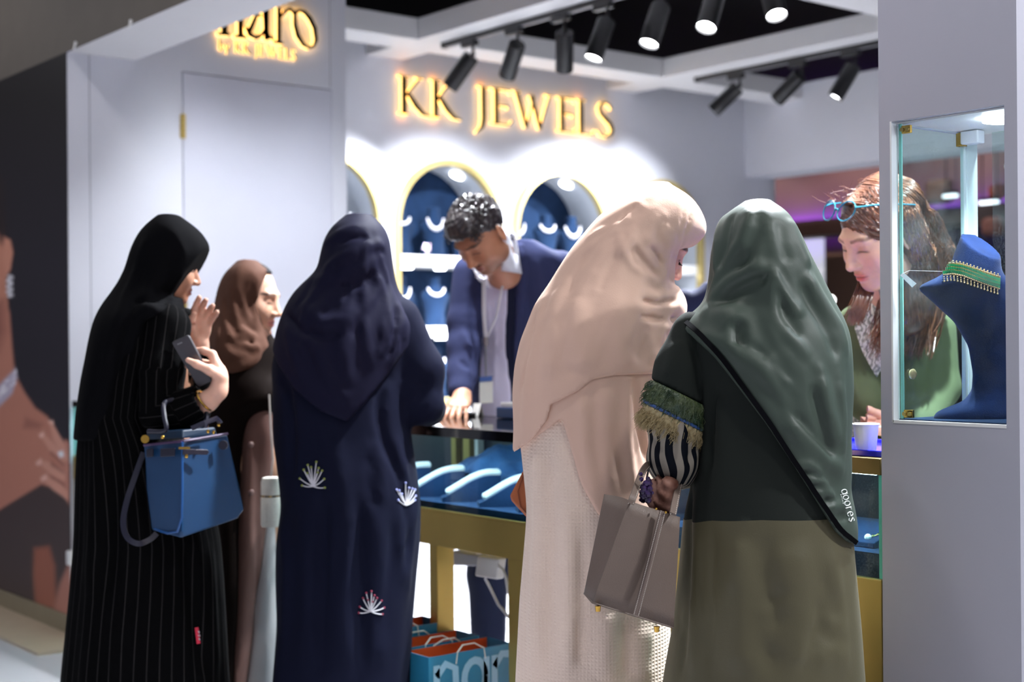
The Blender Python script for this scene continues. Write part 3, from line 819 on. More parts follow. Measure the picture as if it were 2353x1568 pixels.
# ================================================================== soft-body modelling: distance fields -> surface nets
def smin(a, b, k):
    if k <= 0: return np.minimum(a, b)
    h = np.maximum(k - np.abs(a - b), 0) / k
    return np.minimum(a, b) - h * h * k * 0.25
def smax(a, b, k):
    return -smin(-a, -b, k)
class SDF:
    def __init__(s, lo, hi, h):
        s.h = h; s.lo = np.array(lo, np.float32)
        n = np.ceil((np.array(hi) - s.lo) / h).astype(int) + 1
        s.n = n
        s.ax = [(s.lo[i] + h * np.arange(n[i])).astype(np.float32) for i in range(3)]
        s.v = np.full(tuple(n), 9.0, np.float32)
    def like(s, v=None):
        o = SDF.__new__(SDF); o.h, o.lo, o.n, o.ax = s.h, s.lo, s.n, s.ax
        o.v = np.full(tuple(s.n), 9.0, np.float32) if v is None else v
        return o
    def coords(s):
        return s.ax[0][:, None, None], s.ax[1][None, :, None], s.ax[2][None, None, :]
    def win(s, lo, hi, pad):
        sl = []
        for i in range(3):
            a = max(0, int((lo[i] - pad - s.lo[i]) / s.h)); b = min(s.n[i], int((hi[i] + pad - s.lo[i]) / s.h) + 2)
            if b <= a: return None, None
            sl.append(slice(a, b))
        X = s.ax[0][sl[0]][:, None, None]; Y = s.ax[1][sl[1]][None, :, None]; Z = s.ax[2][sl[2]][None, None, :]
        return tuple(sl), (X, Y, Z)
    def op(s, fn, lo, hi, k, mode='u', pad=None):
        sl, C = s.win(lo, hi, (k + 4 * s.h) if pad is None else pad)
        if sl is None: return s
        d = fn(*C).astype(np.float32)
        a = s.v[sl]
        s.v[sl] = smin(a, d, k) if mode == 'u' else smax(a, -d, k)
        return s
    def ell(s, c, r, k=0.0, rot=None, mode='u'):
        c = np.array(c, float); r = np.array(r, float)
        R_ = np.eye(3) if rot is None else np.array(rot)
        e = np.abs(R_) @ r
        def fn(X, Y, Z):
            x, y, z = X - c[0], Y - c[1], Z - c[2]
            a = [(R_[0, i] * x + R_[1, i] * y + R_[2, i] * z) for i in range(3)]
            k0 = np.sqrt(sum((a[i] / r[i]) ** 2 for i in range(3))); k1 = np.sqrt(sum((a[i] / r[i] ** 2) ** 2 for i in range(3))) + 1e-6
            return k0 * (k0 - 1) / k1
        return s.op(fn, c - e, c + e, k, mode)
    def cap(s, a, b, ra, rb=None, k=0.0, mode='u'):
        rb = ra if rb is None else rb
        a = np.array(a, float); b = np.array(b, float); d = b - a; L2 = d @ d + 1e-12
        r = max(ra, rb)
        def fn(X, Y, Z):
            x, y, z = X - a[0], Y - a[1], Z - a[2]
            t = np.clip((x * d[0] + y * d[1] + z * d[2]) / L2, 0, 1)
            return np.sqrt((x - t * d[0]) ** 2 + (y - t * d[1]) ** 2 + (z - t * d[2]) ** 2) - (ra + (rb - ra) * t)
        return s.op(fn, np.minimum(a, b) - r, np.maximum(a, b) + r, k, mode)
    def chain(s, pts, rs, k=0.0, k0=None):
        for i in range(len(pts) - 1):
            s.cap(pts[i], pts[i + 1], rs[i], rs[i + 1], k if (i or k0 is None) else k0)
        return s
    def box(s, c, h, rnd=0.005, k=0.0, rot=None, mode='u'):
        c = np.array(c, float); h = np.array(h, float)
        R_ = np.eye(3) if rot is None else np.array(rot)
        e = np.abs(R_) @ h
        def fn(X, Y, Z):
            x, y, z = X - c[0], Y - c[1], Z - c[2]
            q = [np.abs(R_[0, i] * x + R_[1, i] * y + R_[2, i] * z) - h[i] + rnd for i in range(3)]
            return np.sqrt(sum(np.maximum(t, 0) ** 2 for t in q)) + np.minimum(np.maximum(np.maximum(q[0], q[1]), q[2]), 0) - rnd
        return s.op(fn, c - e, c + e, k, mode)
    def loft(s, rows, k=0.0, smooth=3, fold=None, pw=2.0, mode='u'):
        # rows: (z, cx, cy, rx, ry)
        rows = sorted(rows)
        R_ = np.array(rows, float)
        z = s.ax[2]
        P_ = [np.interp(z, R_[:, 0], R_[:, i]) for i in range(1, 5)]
        for _ in range(smooth):
            for i in range(4):
                q = P_[i]; q2 = q.copy(); q2[2:-2] = (q[:-4] + q[1:-3] + q[2:-2] + q[3:-1] + q[4:]) / 5
                P_[i] = q2
        cx, cy, rx, ry = [p[None, None, :].astype(np.float32) for p in P_]
        X, Y, Z = s.coords()
        x, y = X - cx, Y - cy
        if fold is not None:
            th = np.arctan2(y / ry, x / rx)
            m = 1 + fold(th, Z)
            rx, ry = rx * m, ry * m
        if pw == 2.0:
            k0 = np.sqrt((x / rx) ** 2 + (y / ry) ** 2)
        else:
            k0 = (np.abs(x / rx) ** pw + np.abs(y / ry) ** pw) ** (1 / pw)
        k1 = np.sqrt((x / rx ** 2) ** 2 + (y / ry ** 2) ** 2) + 1e-5
        d = np.where(k0 < 0.05, -np.minimum(rx, ry), k0 * (k0 - 1) / k1)
        d = np.maximum(d, np.maximum(R_[0, 0] - Z, Z - R_[-1, 0]))
        s.v = smin(s.v, d.astype(np.float32), k) if mode == 'u' else smax(s.v, -d.astype(np.float32), k)
        return s
    def clip_above(s, xs, zs, k=0.004):
        X, Y, Z = s.coords()
        o = np.argsort(xs)
        zh = np.interp(s.ax[0], np.array(xs)[o], np.array(zs)[o])[:, None, None]
        s.v = smax(s.v, (zh - Z).astype(np.float32), k); return s
    def clip_fn(s, fn, k=0.004):
        s.v = smax(s.v, fn(*s.coords()).astype(np.float32) + np.zeros_like(s.v), k); return s
    def ridge(s, pts, r, amp):
        pts = [np.array(p, float) for p in pts]
        lo = np.min(pts, 0) - 2.4 * r; hi = np.max(pts, 0) + 2.4 * r
        sl, C = s.win(lo, hi, 0)
        if sl is None: return s
        X, Y, Z = C
        best = None; tot = len(pts) - 1
        for i in range(tot):
            a = pts[i]; d = pts[i + 1] - a; L2 = d @ d + 1e-12
            x, y, z = X - a[0], Y - a[1], Z - a[2]
            t = np.clip((x * d[0] + y * d[1] + z * d[2]) / L2, 0, 1)
            q = (x - t * d[0]) ** 2 + (y - t * d[1]) ** 2 + (z - t * d[2]) ** 2
            g = (i + t) / tot
            w = np.clip(np.minimum(g, 1 - g) * 6, 0.15, 1)      # fade the ends
            val = w * np.exp(-q / r ** 2)
            best = val if best is None else np.maximum(best, val)
        s.v[sl] = s.v[sl] - (amp * best).astype(np.float32)
        return s
    def march(s, o, d, tmax=3.0):
        # first surface point along a ray (local coordinates)
        o = np.array(o, float); d = np.array(d, float); d /= np.linalg.norm(d)
        t = np.arange(0, tmax, s.h * 0.5)
        p = o[None] + t[:, None] * d[None]
        i = np.round((p - s.lo) / s.h).astype(int)
        ok = np.all((i >= 0) & (i < s.n), 1)
        val = np.full(len(t), 9.0)
        val[ok] = s.v[i[ok, 0], i[ok, 1], i[ok, 2]]
        w = np.where(val < 0)[0]
        return None if len(w) == 0 else p[w[0]]
    def mesh(s):
        v = s.v; lo = s.lo; h = s.h
        S = v < 0
        c8 = [(i, j, k) for i in (0, 1) for j in (0, 1) for k in (0, 1)]
        sh = tuple(n - 1 for n in v.shape)
        cnt = np.zeros(sh, np.uint8)
        for i, j, k in c8:
            cnt += S[i:i + sh[0], j:j + sh[1], k:k + sh[2]]
        act = (cnt > 0) & (cnt < 8)
        ci = np.argwhere(act)
        ids = np.full(sh, -1, np.int32); ids[act] = np.arange(len(ci))
        vals = np.stack([v[ci[:, 0] + i, ci[:, 1] + j, ci[:, 2] + k] for i, j, k in c8], 1)
        acc = np.zeros((len(ci), 3)); num = np.zeros(len(ci))
        C8 = np.array(c8, float)
        for a in range(8):
            for b in range(a + 1, 8):
                if np.abs(C8[a] - C8[b]).sum() != 1: continue
                m = (vals[:, a] < 0) != (vals[:, b] < 0)
                va, vb = vals[m, a], vals[m, b]
                t = (va / (va - vb))[:, None]
                acc[m] += C8[a] + (C8[b] - C8[a]) * t; num[m] += 1
        V = (ci + acc / num[:, None]) * h + lo
        Q = []
        for ax in range(3):
            b, c = (ax + 1) % 3, (ax + 2) % 3
            sl0 = [slice(None)] * 3; sl1 = [slice(None)] * 3
            sl0[ax] = slice(0, -1); sl1[ax] = slice(1, None)
            A, B = S[tuple(sl0)], S[tuple(sl1)]
            e = np.argwhere(A != B)
            e = e[(e[:, b] > 0) & (e[:, c] > 0) & (e[:, b] < sh[b]) & (e[:, c] < sh[c])]
            ins = A[e[:, 0], e[:, 1], e[:, 2]]
            def idx(db, dc):
                q = e.copy(); q[:, b] += db; q[:, c] += dc
                return ids[q[:, 0], q[:, 1], q[:, 2]]
            q = np.stack([idx(-1, -1), idx(0, -1), idx(0, 0), idx(-1, 0)], 1)
            q[~ins] = q[~ins][:, ::-1]
            Q.append(q)
        Q = np.concatenate(Q)
        Q = Q[np.all(Q >= 0, 1)]
        return V, Q
def relax(V, Q, it=2, f=0.5):
    n = len(V)
    e = np.concatenate([Q[:, [0, 1]], Q[:, [1, 2]], Q[:, [2, 3]], Q[:, [3, 0]]])
    deg = np.bincount(e.ravel(), minlength=n).astype(float)[:, None]
    for _ in range(it):
        acc = np.zeros((n, 3))
        for a, b in ((0, 1), (1, 0)):
            for c in range(3):
                acc[:, c] += np.bincount(e[:, a], weights=V[e[:, b], c], minlength=n)
        V = V + f * (acc / np.maximum(deg, 1) - V)
    return V
def qmesh(name, V, Q, mats, parent, colors=None, stripe=None, matidx=None):
    me = bpy.data.meshes.new(name)
    me.vertices.add(len(V)); me.vertices.foreach_set('co', np.ascontiguousarray(V, np.float32).ravel())
    me.loops.add(Q.size); me.loops.foreach_set('vertex_index', np.ascontiguousarray(Q, np.int32).ravel())
    me.polygons.add(len(Q)); me.polygons.foreach_set('loop_start', np.arange(0, Q.size, 4, dtype=np.int32))
    me.polygons.foreach_set('loop_total', np.full(len(Q), 4, np.int32)) if False else None
    me.polygons.foreach_set('use_smooth', np.ones(len(Q), bool))
    for m in (mats if isinstance(mats, (list, tuple)) else [mats]):
        me.materials.append(m)
    if matidx is not None:
        me.polygons.foreach_set('material_index', np.ascontiguousarray(matidx, np.int32))
    me.update(calc_edges=True); me.validate()
    if colors is not None:
        a = me.color_attributes.new('Col', 'FLOAT_COLOR', 'POINT')
        cc = np.ones((len(V), 4), np.float32); cc[:, :3] = colors
        a.data.foreach_set('color', cc.ravel())
    if stripe is not None:
        a = me.attributes.new('stripe', 'FLOAT', 'POINT'); a.data.foreach_set('value', np.ascontiguousarray(stripe, np.float32))
    return link(me, name, parent, world=False)
FOLD_R, FOLD_A = 0.9, 1.45
PRZ = math.atan2(RV[1], RV[0])
class Person:
    """a frame that stands on the floor: x to the picture's right, y away from the camera, z up"""
    def __init__(s, u0, D0, label):
        s.D0 = D0; s.X0 = (u0 - 1176.5) / FPX * D0
        w = CAM + s.X0 * RV + D0 * FV
        s.o = thing('person', label, 'person', (w[0], w[1], 0.0), PRZ)
        s.cam = np.array([-s.X0, -D0, CAMH])
    def L(s, u, v, d=0.0):
        D = s.D0 + d
        a, b = (u - 1176.5) / FPX, (784 - v) / FPX
        return np.array([D * (a * math.cos(ROLL) + b * math.sin(ROLL)) - s.X0, d, CAMH + D * (b * math.cos(ROLL) - a * math.sin(ROLL))])
    def rows(s, rows):
        out = []
        for r in rows:
            v, ul, ur = r[:3]; dc, rd = (list(r[3:]) + [0.0, 0.14])[:2] if len(r) < 5 else r[3:5]
            a, b = s.L(ul, v, dc), s.L(ur, v, dc)
            out.append((a[2] * 0.5 + b[2] * 0.5, (a[0] + b[0]) / 2, dc, (b[0] - a[0]) / 2, rd))
        return out
    def dir(s, u, v):
        a, b = (u - 1176.5) / FPX, (784 - v) / FPX
        return np.array([a * math.cos(ROLL) + b * math.sin(ROLL), 1.0, b * math.cos(ROLL) - a * math.sin(ROLL)])
    def on(s, g, pts):
        out = []
        for u, v in pts:
            p = g.march(s.cam + s.dir(u, v) / np.linalg.norm(s.dir(u, v)) * (s.D0 - 0.6), s.dir(u, v), 1.4)
            if p is not None: out.append(p)
        return out
    def folds(s, g, lst):
        for pts, r, amp in lst:
            p = s.on(g, pts)
            if len(p) > 1: g.ridge(p, r * FOLD_R, amp * FOLD_A)
    def hem(s, pts, d=0.0):
        q = [s.L(u, v, d) for u, v in pts]
        return [p[0] for p in q], [p[2] for p in q]
    def grid(s, u0, u1, v0, v1, d0, d1, h):
        a, b = s.L(u0, v1), s.L(u1, v0)
        lo = np.array([a[0], d0, max(a[2], -0.01)]); hi = np.array([b[0], d1, b[2]])
        return SDF(lo, hi, h)
def autofold(Pn, g, A, B, n, r=(.004, .009), amp=(.0025, .005), seed=1, jit=4.0):
    rnd = random.Random(seed); A, B = np.array(A, float), np.array(B, float); m = len(A)
    for _ in range(n):
        t0 = rnd.random(); t1 = min(1, max(0, t0 + rnd.uniform(-.2, .2))); s0 = rnd.uniform(0, .65); s1 = min(1, s0 + rnd.uniform(.2, .5))
        pts = []
        for s_ in np.linspace(s0, s1, 6):
            x = s_ * (m - 1); j = min(int(x), m - 2); f = x - j
            a = A[j] * (1 - f) + A[j + 1] * f; b = B[j] * (1 - f) + B[j + 1] * f; t = t0 + (t1 - t0) * s_
            pts.append(tuple(a * (1 - t) + b * t + np.array([rnd.gauss(0, jit), rnd.gauss(0, jit)])))
        p = Pn.on(g, pts)
        if len(p) > 2: g.ridge(p, rnd.uniform(*r), rnd.uniform(*amp) * (1 if rnd.random() < .6 else -1))
def rotm(fwd, up):
    """columns: x (the head's left-right), y (back), z (up) with the face along -y"""
    f = np.array(fwd, float); f /= np.linalg.norm(f)
    u = np.array(up, float); u -= f * (u @ f); u /= np.linalg.norm(u)
    x = np.cross(-f, u)
    return np.stack([x, -f, u], 1)
def mix(a, b, t):
    t = np.clip(t, 0, 1)[:, None]
    return a * (1 - t) + b * t
def head_geo(h=0.0032, skin=(196, 150, 122), lip=(176, 92, 84), brow=(50, 36, 30), male=False, stubble=0.0, blush=0.0, neck=0.12, scalp=None):
    g = SDF((-0.105, -0.135, -0.125 - neck), (0.105, 0.125, 0.135), h)
    g.ell((0, 0.014, 0.034), (0.074, 0.094, 0.086))
    g.ell((0, -0.022, -0.03), (0.063 if not male else 0.066, 0.070, 0.083), 0.03)
    g.ell((0, -0.064, -0.098), (0.024 if not male else 0.028, 0.020, 0.017), 0.035)
    for sx in (-1, 1):
        g.ell((sx * 0.040, -0.057, -0.030), (0.022, 0.022, 0.024), 0.03)
        g.ell((sx * 0.052, -0.012, -0.075), (0.014, 0.028, 0.022), 0.04)
    g.ell((0, -0.079, 0.024), (0.046, 0.013, 0.011), 0.022)
    for sx in (-1, 1):
        g.ell((sx * 0.031, -0.104, 0.003), (0.019, 0.017, 0.014), 0.014, mode='s')
        g.ell((sx * 0.031, -0.0725, 0.001), (0.0150, 0.0125, 0.0125), 0.004)
        g.cap((sx * 0.045, -0.0735, -0.003), (sx * 0.019, -0.0835, -0.005), 0.0022, 0.0018, 0.003)
    g.cap((0, -0.084, 0.012), (0, -0.106, -0.034), 0.0075, 0.0115, 0.014)
    for sx in (-1, 1):
        g.ell((sx * 0.0125, -0.096, -0.038), (0.0085, 0.011, 0.0075), 0.008)
        g.ell((sx * 0.0075, -0.106, -0.046), (0.0035, 0.0045, 0.0035), 0.002, mode='s')
    g.ell((0, -0.0865, -0.0625), (0.021, 0.0095, 0.0062), 0.007)
    g.ell((0, -0.0850, -0.0740), (0.018, 0.0105, 0.0072), 0.007)
    g.cap((-0.021, -0.093, -0.0675), (0.021, -0.093, -0.0675), 0.0022, 0.0022, 0.004, mode='s')
    for sx in (-1, 1):
        rt = np.array(Matrix.Rotation(sx * 0.45, 3, 'Z'))
        g.ell((sx * 0.079, 0.012, -0.008), (0.008, 0.021, 0.033), 0.008, rt)
        g.ell((sx * 0.088, 0.008, -0.006), (0.006, 0.012, 0.02), 0.006, rt, 's')
    if neck > 0:
        g.cap((0, 0.022, -0.07), (0, 0.045, -0.11 - neck), 0.050 if not male else 0.057, 0.054 if not male else 0.064, 0.03)
    V, Q = g.mesh()
    V = relax(V, Q, 1, 0.4)
    x, y, z = V[:, 0], V[:, 1], V[:, 2]
    base = np.array(lin(skin)); col = np.tile(base, (len(V), 1))
    front = np.clip((-0.03 - y) / 0.02, 0, 1)
    ax = np.abs(x)
    if blush:
        col = mix(col, np.array(lin((206, 112, 104))), blush * np.exp(-((ax - 0.045) / 0.018) ** 2 - ((z + 0.03) / 0.02) ** 2) * front)
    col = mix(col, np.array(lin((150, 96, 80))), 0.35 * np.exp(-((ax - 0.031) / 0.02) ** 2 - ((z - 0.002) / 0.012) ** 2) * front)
    if stubble:
        m = np.exp(-((z + 0.088) / 0.026) ** 2) * np.clip((0.03 - y) / 0.04, 0, 1)
        m2 = np.exp(-((z + 0.052) / 0.0065) ** 2 - (ax / 0.026) ** 4) * front
        col = mix(col, np.array(lin((60, 44, 38))), stubble * np.maximum(m * 0.6, m2 * 1.3))
    lipm = np.exp(-((z + 0.068) / 0.0105) ** 4 - (ax / 0.0225) ** 4) * np.clip((-0.080 - y) / 0.004, 0, 1)
    col = mix(col, np.array(lin(lip)), lipm)
    col = mix(col, np.array(lin((90, 40, 40))), np.exp(-((z + 0.0675) / 0.0022) ** 2 - (ax / 0.021) ** 6) * front * 0.8)
    bz = 0.0235 + 0.005 * np.exp(-((ax - 0.036) / 0.014) ** 2) - 0.10 * np.maximum(ax - 0.045, 0)
    bm_ = np.exp(-((z - bz) / 0.0042) ** 4) * np.clip((ax - 0.010) / 0.004, 0, 1) * np.clip((0.058 - ax) / 0.006, 0, 1) * front
    col = mix(col, np.array(lin(brow)), bm_ * 0.9)
    lash = np.exp(-((z + 0.006 - 0.003 * np.cos((ax - 0.031) / 0.016 * 1.5)) / 0.0024) ** 2 - ((ax - 0.032) / 0.0155) ** 6) * np.clip((-0.06 - y) / 0.004, 0, 1)
    col = mix(col, np.array(lin((24, 18, 18))), lash)
    if scalp is not None:
        hl = 0.055 + 0.012 * np.cos(np.clip(x / 0.075, -1, 1) * 3.0)
        m = np.clip((z - hl) / 0.008, 0, 1) * (y < 0.02) + np.clip((z + 0.02 + y * 0.4) / 0.01, 0, 1) * (y >= 0.02)
        m = np.maximum(m, np.clip((y + 0.012) / 0.01, 0, 1) * np.clip((z - 0.012) / 0.01, 0, 1))
        m = m * (ax < 0.081)
        col = mix(col, np.array(lin(scalp)), np.clip(m, 0, 1))
    return V, Q, col
class Skin:
    """collects the pieces of one body into a single mesh"""
    def __init__(s): s.V, s.Q, s.C, s.n = [], [], [], 0
    def add(s, V, Q, C):
        s.V.append(V); s.Q.append(Q + s.n); s.C.append(C if C.ndim == 2 else np.tile(C, (len(V), 1))); s.n += len(V)
    def sdf(s, g, skin, rl=1):
        V, Q = g.mesh()
        if len(V): s.add(relax(V, Q, rl, 0.4), Q, np.array(lin(skin)))
    def build(s, parent, mat):
        return qmesh('body', np.concatenate(s.V), np.concatenate(s.Q), mat, parent, np.concatenate(s.C))
m_skin = M('skin', (200, 150, 120), 0.5, attr=True, sss=0.12, var=0.05, vscale=60)
def place_head(sk, P_, u, v, d, fwd, up, scale=1.0, **kw):
    V, Q, C = head_geo(**kw)
    R_ = rotm(fwd, up)
    c = P_.L(u, v, d)
    sk.add((V * scale) @ R_.T + c, Q, C)
    return c, R_
def fingers(g, W, d, n, s_, curls, scale=1.0, thumb=(0.6, 0.5), spread=0.10, palm=True, tcurl=0.4):
    """hand: W wrist, d wrist->knuckles, n palm side, s_ thumb side (unit vectors)"""
    d, n, s_ = [np.array(q, float) / np.linalg.norm(q) for q in (d, n, s_)]
    W = np.array(W, float); S_ = scale
    rot = np.stack([s_, n, d], 1)
    if palm:
        g.box(W + d * 0.050 * S_, (0.036 * S_, 0.0125 * S_, 0.044 * S_), 0.012 * S_, 0.008, rot)
        g.cap(W - d * 0.02, W + d * 0.03, 0.026 * S_, 0.024 * S_, 0.02)
        g.ell(W + d * 0.03 * S_ + s_ * 0.024 * S_ + n * 0.008 * S_, (0.017 * S_, 0.014 * S_, 0.028 * S_), 0.012, rot)
    lens = [(0.042, 0.026, 0.020), (0.046, 0.029, 0.021), (0.042, 0.027, 0.020), (0.033, 0.021, 0.018)]
    for i in range(4):
        off = (0.027 - i * 0.018) * S_
        p = W + d * (0.090 - (0.004 if i in (0, 3) else 0) - (0.006 if i == 3 else 0)) * S_ + s_ * off
        ang = 0.0
        sp = (1.5 - i) * spread
        dd = d * math.cos(sp) + s_ * math.sin(sp)
        r = [0.0092, 0.0085, 0.0078, 0.0066] if i < 3 else [0.0080, 0.0074, 0.0068, 0.0058]
        q0 = p - dd * 0.018 * S_
        g.cap(q0, p, r[0] * S_, r[0] * S_, 0.004)
        cs = curls[i]
        for j in range(3):
            ang += cs[j]
            q = p + (dd * math.cos(ang) + n * math.sin(ang)) * lens[i][j] * S_
            g.cap(p, q, r[j] * S_, r[j + 1] * S_, 0.0025)
            p = q
    # thumb leaves the side of the palm near its base
    p = W + d * 0.022 * S_ + s_ * 0.028 * S_ + n * 0.006 * S_
    t = d * math.cos(thumb[0]) + s_ * math.sin(thumb[0]); t = t * math.cos(thumb[1]) + n * math.sin(thumb[1])
    for j, (l, ra, rb) in enumerate(((0.040, 0.0125, 0.0105), (0.031, 0.0105, 0.0095), (0.025, 0.0095, 0.0075))):
        q = p + t * l * S_
        g.cap(p, q, ra * S_, rb * S_, 0.004)
        p = q
        t = t * math.cos(tcurl) + (d * 0.6 + n * 0.3 - s_ * 0.5) * math.sin(tcurl); t /= np.linalg.norm(t)
def core_body(P_, sk, skin, u_hip, v_sh, uL, uR, dc=0.0, h=0.014, headp=None, legs=True):
    """torso and legs under the clothes, one blended piece"""
    g = P_.grid(uL - 60, uR + 60, v_sh - 120, 2600, -0.3, 0.45, h)
    a = P_.L((uL + uR) / 2, v_sh, dc); hip = P_.L(u_hip, 0, dc); hip[2] = 0.90
    g.ell((a[0], dc, a[2] - 0.1), (0.13, 0.075, 0.17)); g.ell((hip[0], dc, 0.92), (0.14, 0.085, 0.13), 0.08)
    g.cap(a - (0, 0, 0.1), hip, 0.09, 0.1, 0.06)
    for sx in ((-1, 1) if legs else ()):
        g.cap((hip[0] + sx * 0.075, dc, 0.88), (hip[0] + sx * 0.08, dc, 0.48), 0.07, 0.05, 0.03)
        g.cap((hip[0] + sx * 0.08, dc, 0.48), (hip[0] + sx * 0.08, dc + 0.01, 0.09), 0.048, 0.032, 0.02)
        g.ell((hip[0] + sx * 0.08, dc + 0.05, 0.035), (0.036, 0.10, 0.032), 0.03)
    if headp is not None:
        g.cap(a + (0, 0, 0.0), headp, 0.055, 0.05, 0.05)
    sk.sdf(g, skin)
    return hip
# ================================================================== people
def cloth(name, c, rough=0.85, sheen=0.1, bump=0.06, bscale=350, var=0.06, spec=0.08, vscale=5, **kw):
    return M(name, c, rough, var=var, vscale=vscale, bump=bump, bscale=bscale, sheen=sheen, spec=spec, **kw)
def vfold(n, amp, z0, z1, ph=0.0, wob=2.0):
    def f(th, Z):
        w = np.clip((z1 - Z) / (z1 - z0), 0, 1)
        return amp * w * (np.sin(n * th + ph + 0.6 * np.sin(wob * Z * 3)) + 0.5 * np.sin((n * 1.7) * th + ph * 2 + Z * 2))
    return f
# ------------------------------------------------------------------ woman in the navy abaya, seen from behind
P = Person(800, 3.85, 'person seen from behind in a plain navy abaya with white embroidered sprigs and navy headscarf')
nav_ab = cloth('navy_crepe', (12, 15, 33), sheen=0.04)
nav_sc = cloth('navy_scarf_cloth', (16, 16, 36), 0.7, sheen=0.06)
g = P.grid(560, 1060, 600, 1900, -0.30, 0.62, 0.009)
g.loft(P.rows([(640, 765, 865, 0, .06), (690, 690, 925, 0, .10), (730, 656, 945, 0, .12), (790, 634, 948, 0, .135), (860, 629, 940, 0, .14), (1000, 627, 944, 0, .15), (1100, 640, 960, 0, .165), (1165, 647, 967, 0, .17), (1250, 634, 965, 0, .17), (1330, 633, 956, 0, .17), (1440, 636, 946, 0, .175), (1568, 625, 940, 0, .18), (1864, 612, 948, 0, .19)]),
       fold=vfold(7, 0.018, 0.2, 1.15, 0.4))
g.chain([P.L(915, 735), P.L(968, 850), P.L(974, 930)], [.062, .058, .052], 0.03)
g.chain([P.L(974, 930), P.L(985, 940, .22), P.L(960, 950, .38)], [.052, .046, .040], 0.02)
g.chain([P.L(705, 752), P.L(684, 850, .02), P.L(676, 930, .05)], [.055, .056, .052], 0.03)
g.chain([P.L(672, 930, .05), P.L(700, 945, .24), P.L(740, 950, .38)], [.052, .046, .040], 0.02)
P.folds(g, [([(905, 850), (876, 884), (868, 940), (880, 1010), (905, 1070)], .014, -.020), ([(930, 860), (945, 920), (950, 970)], .018, .010), ([(640, 860), (664, 900), (672, 1000), (668, 1110)], .014, -.016),
            ([(890, 1030), (925, 1110), (940, 1200), (935, 1320)], .018, -.014), ([(960, 1060), (955, 1140), (945, 1210)], .014, .010), ([(780, 1000), (790, 1200), (785, 1400), (795, 1560)], .03, .010),
            ([(700, 1150), (712, 1350), (705, 1560)], .03, .010), ([(860, 1150), (872, 1350), (868, 1560)], .03, .010), ([(740, 1100), (745, 1300), (735, 1560)], .02, -.009), ([(825, 1120), (830, 1330), (832, 1560)], .02, -.009),
            ([(650, 1180), (662, 1300), (655, 1500)], .02, .008), ([(905, 1000), (915, 1060), (930, 1100)], .012, .01), ([(985, 870), (965, 910), (930, 940)], .014, -.010), ([(1000, 900), (985, 950), (950, 975)], .014, .008)])
autofold(P, g, [(650, 900), (660, 1100), (650, 1300), (645, 1560)], [(930, 900), (945, 1100), (940, 1300), (925, 1560)], 22, (.010, .016), (.005, .009), 3)
V, Q = g.mesh(); V = relax(V, Q, 1)
ab_navy = qmesh('abaya', V, Q, nav_ab, P.o)
gN, PN = g, P
s = g.like(g.v - 0.010)
s.loft(P.rows([(680, 668, 922, 0, .115), (715, 650, 946, 0, .13), (753, 637, 962, 0, .14), (800, 628, 955, 0, .148), (880, 624, 945, 0, .152), (1000, 624, 946, 0, .16)]), 0.02)
sh_ = P.grid(600, 1010, 470, 1010, -0.28, 0.2, 0.0058)
sh_.loft(P.rows([(493, 806, 846, 0, .03), (503, 780, 868, 0, .065), (520, 763, 883, 0, .09), (549, 745, 896, 0, .108), (590, 735, 901, 0, .116), (620, 730, 904, 0, .115), (640, 708, 908, 0, .112), (660, 684, 913, 0, .112), (680, 668, 922, 0, .118), (715, 650, 946, 0, .132), (753, 637, 962, 0, .145), (800, 627, 958, 0, .153), (880, 623, 950, 0, .158), (1008, 620, 950, 0, .165)]))
sh_.clip_above(*P.hem([(600, 790), (628, 835), (680, 900), (740, 945), (800, 968), (840, 925), (872, 884), (905, 838), (930, 802), (960, 768), (1000, 740)], -.13))
P.folds(sh_, [([(742, 566), (780, 536), (835, 520)], .012, .007), ([(735, 622), (790, 590), (850, 566), (885, 560)], .016, .010), ([(700, 650), (760, 640), (830, 615), (880, 585)], .014, .009), ([(688, 690), (740, 742), (800, 735), (850, 690), (880, 640)], .016, .012),
              ([(862, 600), (882, 680), (895, 760), (888, 830)], .016, .010), ([(838, 640), (835, 740), (850, 840)], .014, .008), ([(800, 700), (790, 800), (800, 900)], .02, .008), ([(720, 780), (750, 860), (800, 930)], .018, .009),
              ([(770, 560), (830, 545), (890, 590)], .010, -.006), ([(760, 665), (830, 655), (870, 620)], .010, -.008), ([(655, 715), (690, 760), (745, 775), (800, 765)], .012, -.010), ([(905, 690), (930, 740), (925, 790)], .012, .008), ([(915, 700), (905, 770), (890, 830)], .010, -.008), ([(660, 740), (670, 810), (700, 880)], .014, .007)])
autofold(P, sh_, [(790, 510), (745, 600), (680, 700), (650, 800), (700, 880)], [(870, 510), (900, 620), (930, 730), (930, 790), (880, 860)], 24, (.007, .012), (.004, .007), 4)
V, Q = sh_.mesh(); V = relax(V, Q, 1)
qmesh('headscarf', V, Q, nav_sc, P.o)
sk = Skin()
hc, _ = place_head(sk, P, 820, 600, 0.0, (0.25, 1, -0.25), (0, 0.2, 1), 0.84, h=0.006)
core_body(P, sk, (190, 145, 118), 790, 720, 700, 900, headp=hc)
gh = P.grid(660, 1040, 880, 1020, 0.3, 0.62, 0.004)
fingers(gh, P.L(958, 950, .38), (0, 1, 0.02), (0, 0, -1), (-1, 0, 0), [(.15, .25, .2)] * 4, .92)
fingers(gh, P.L(742, 950, .38), (0, 1, 0.02), (0, 0, -1), (1, 0, 0), [(.15, .25, .2)] * 4, .92)
sk.sdf(gh, (196, 150, 122))
sk.build(P.o, m_skin)
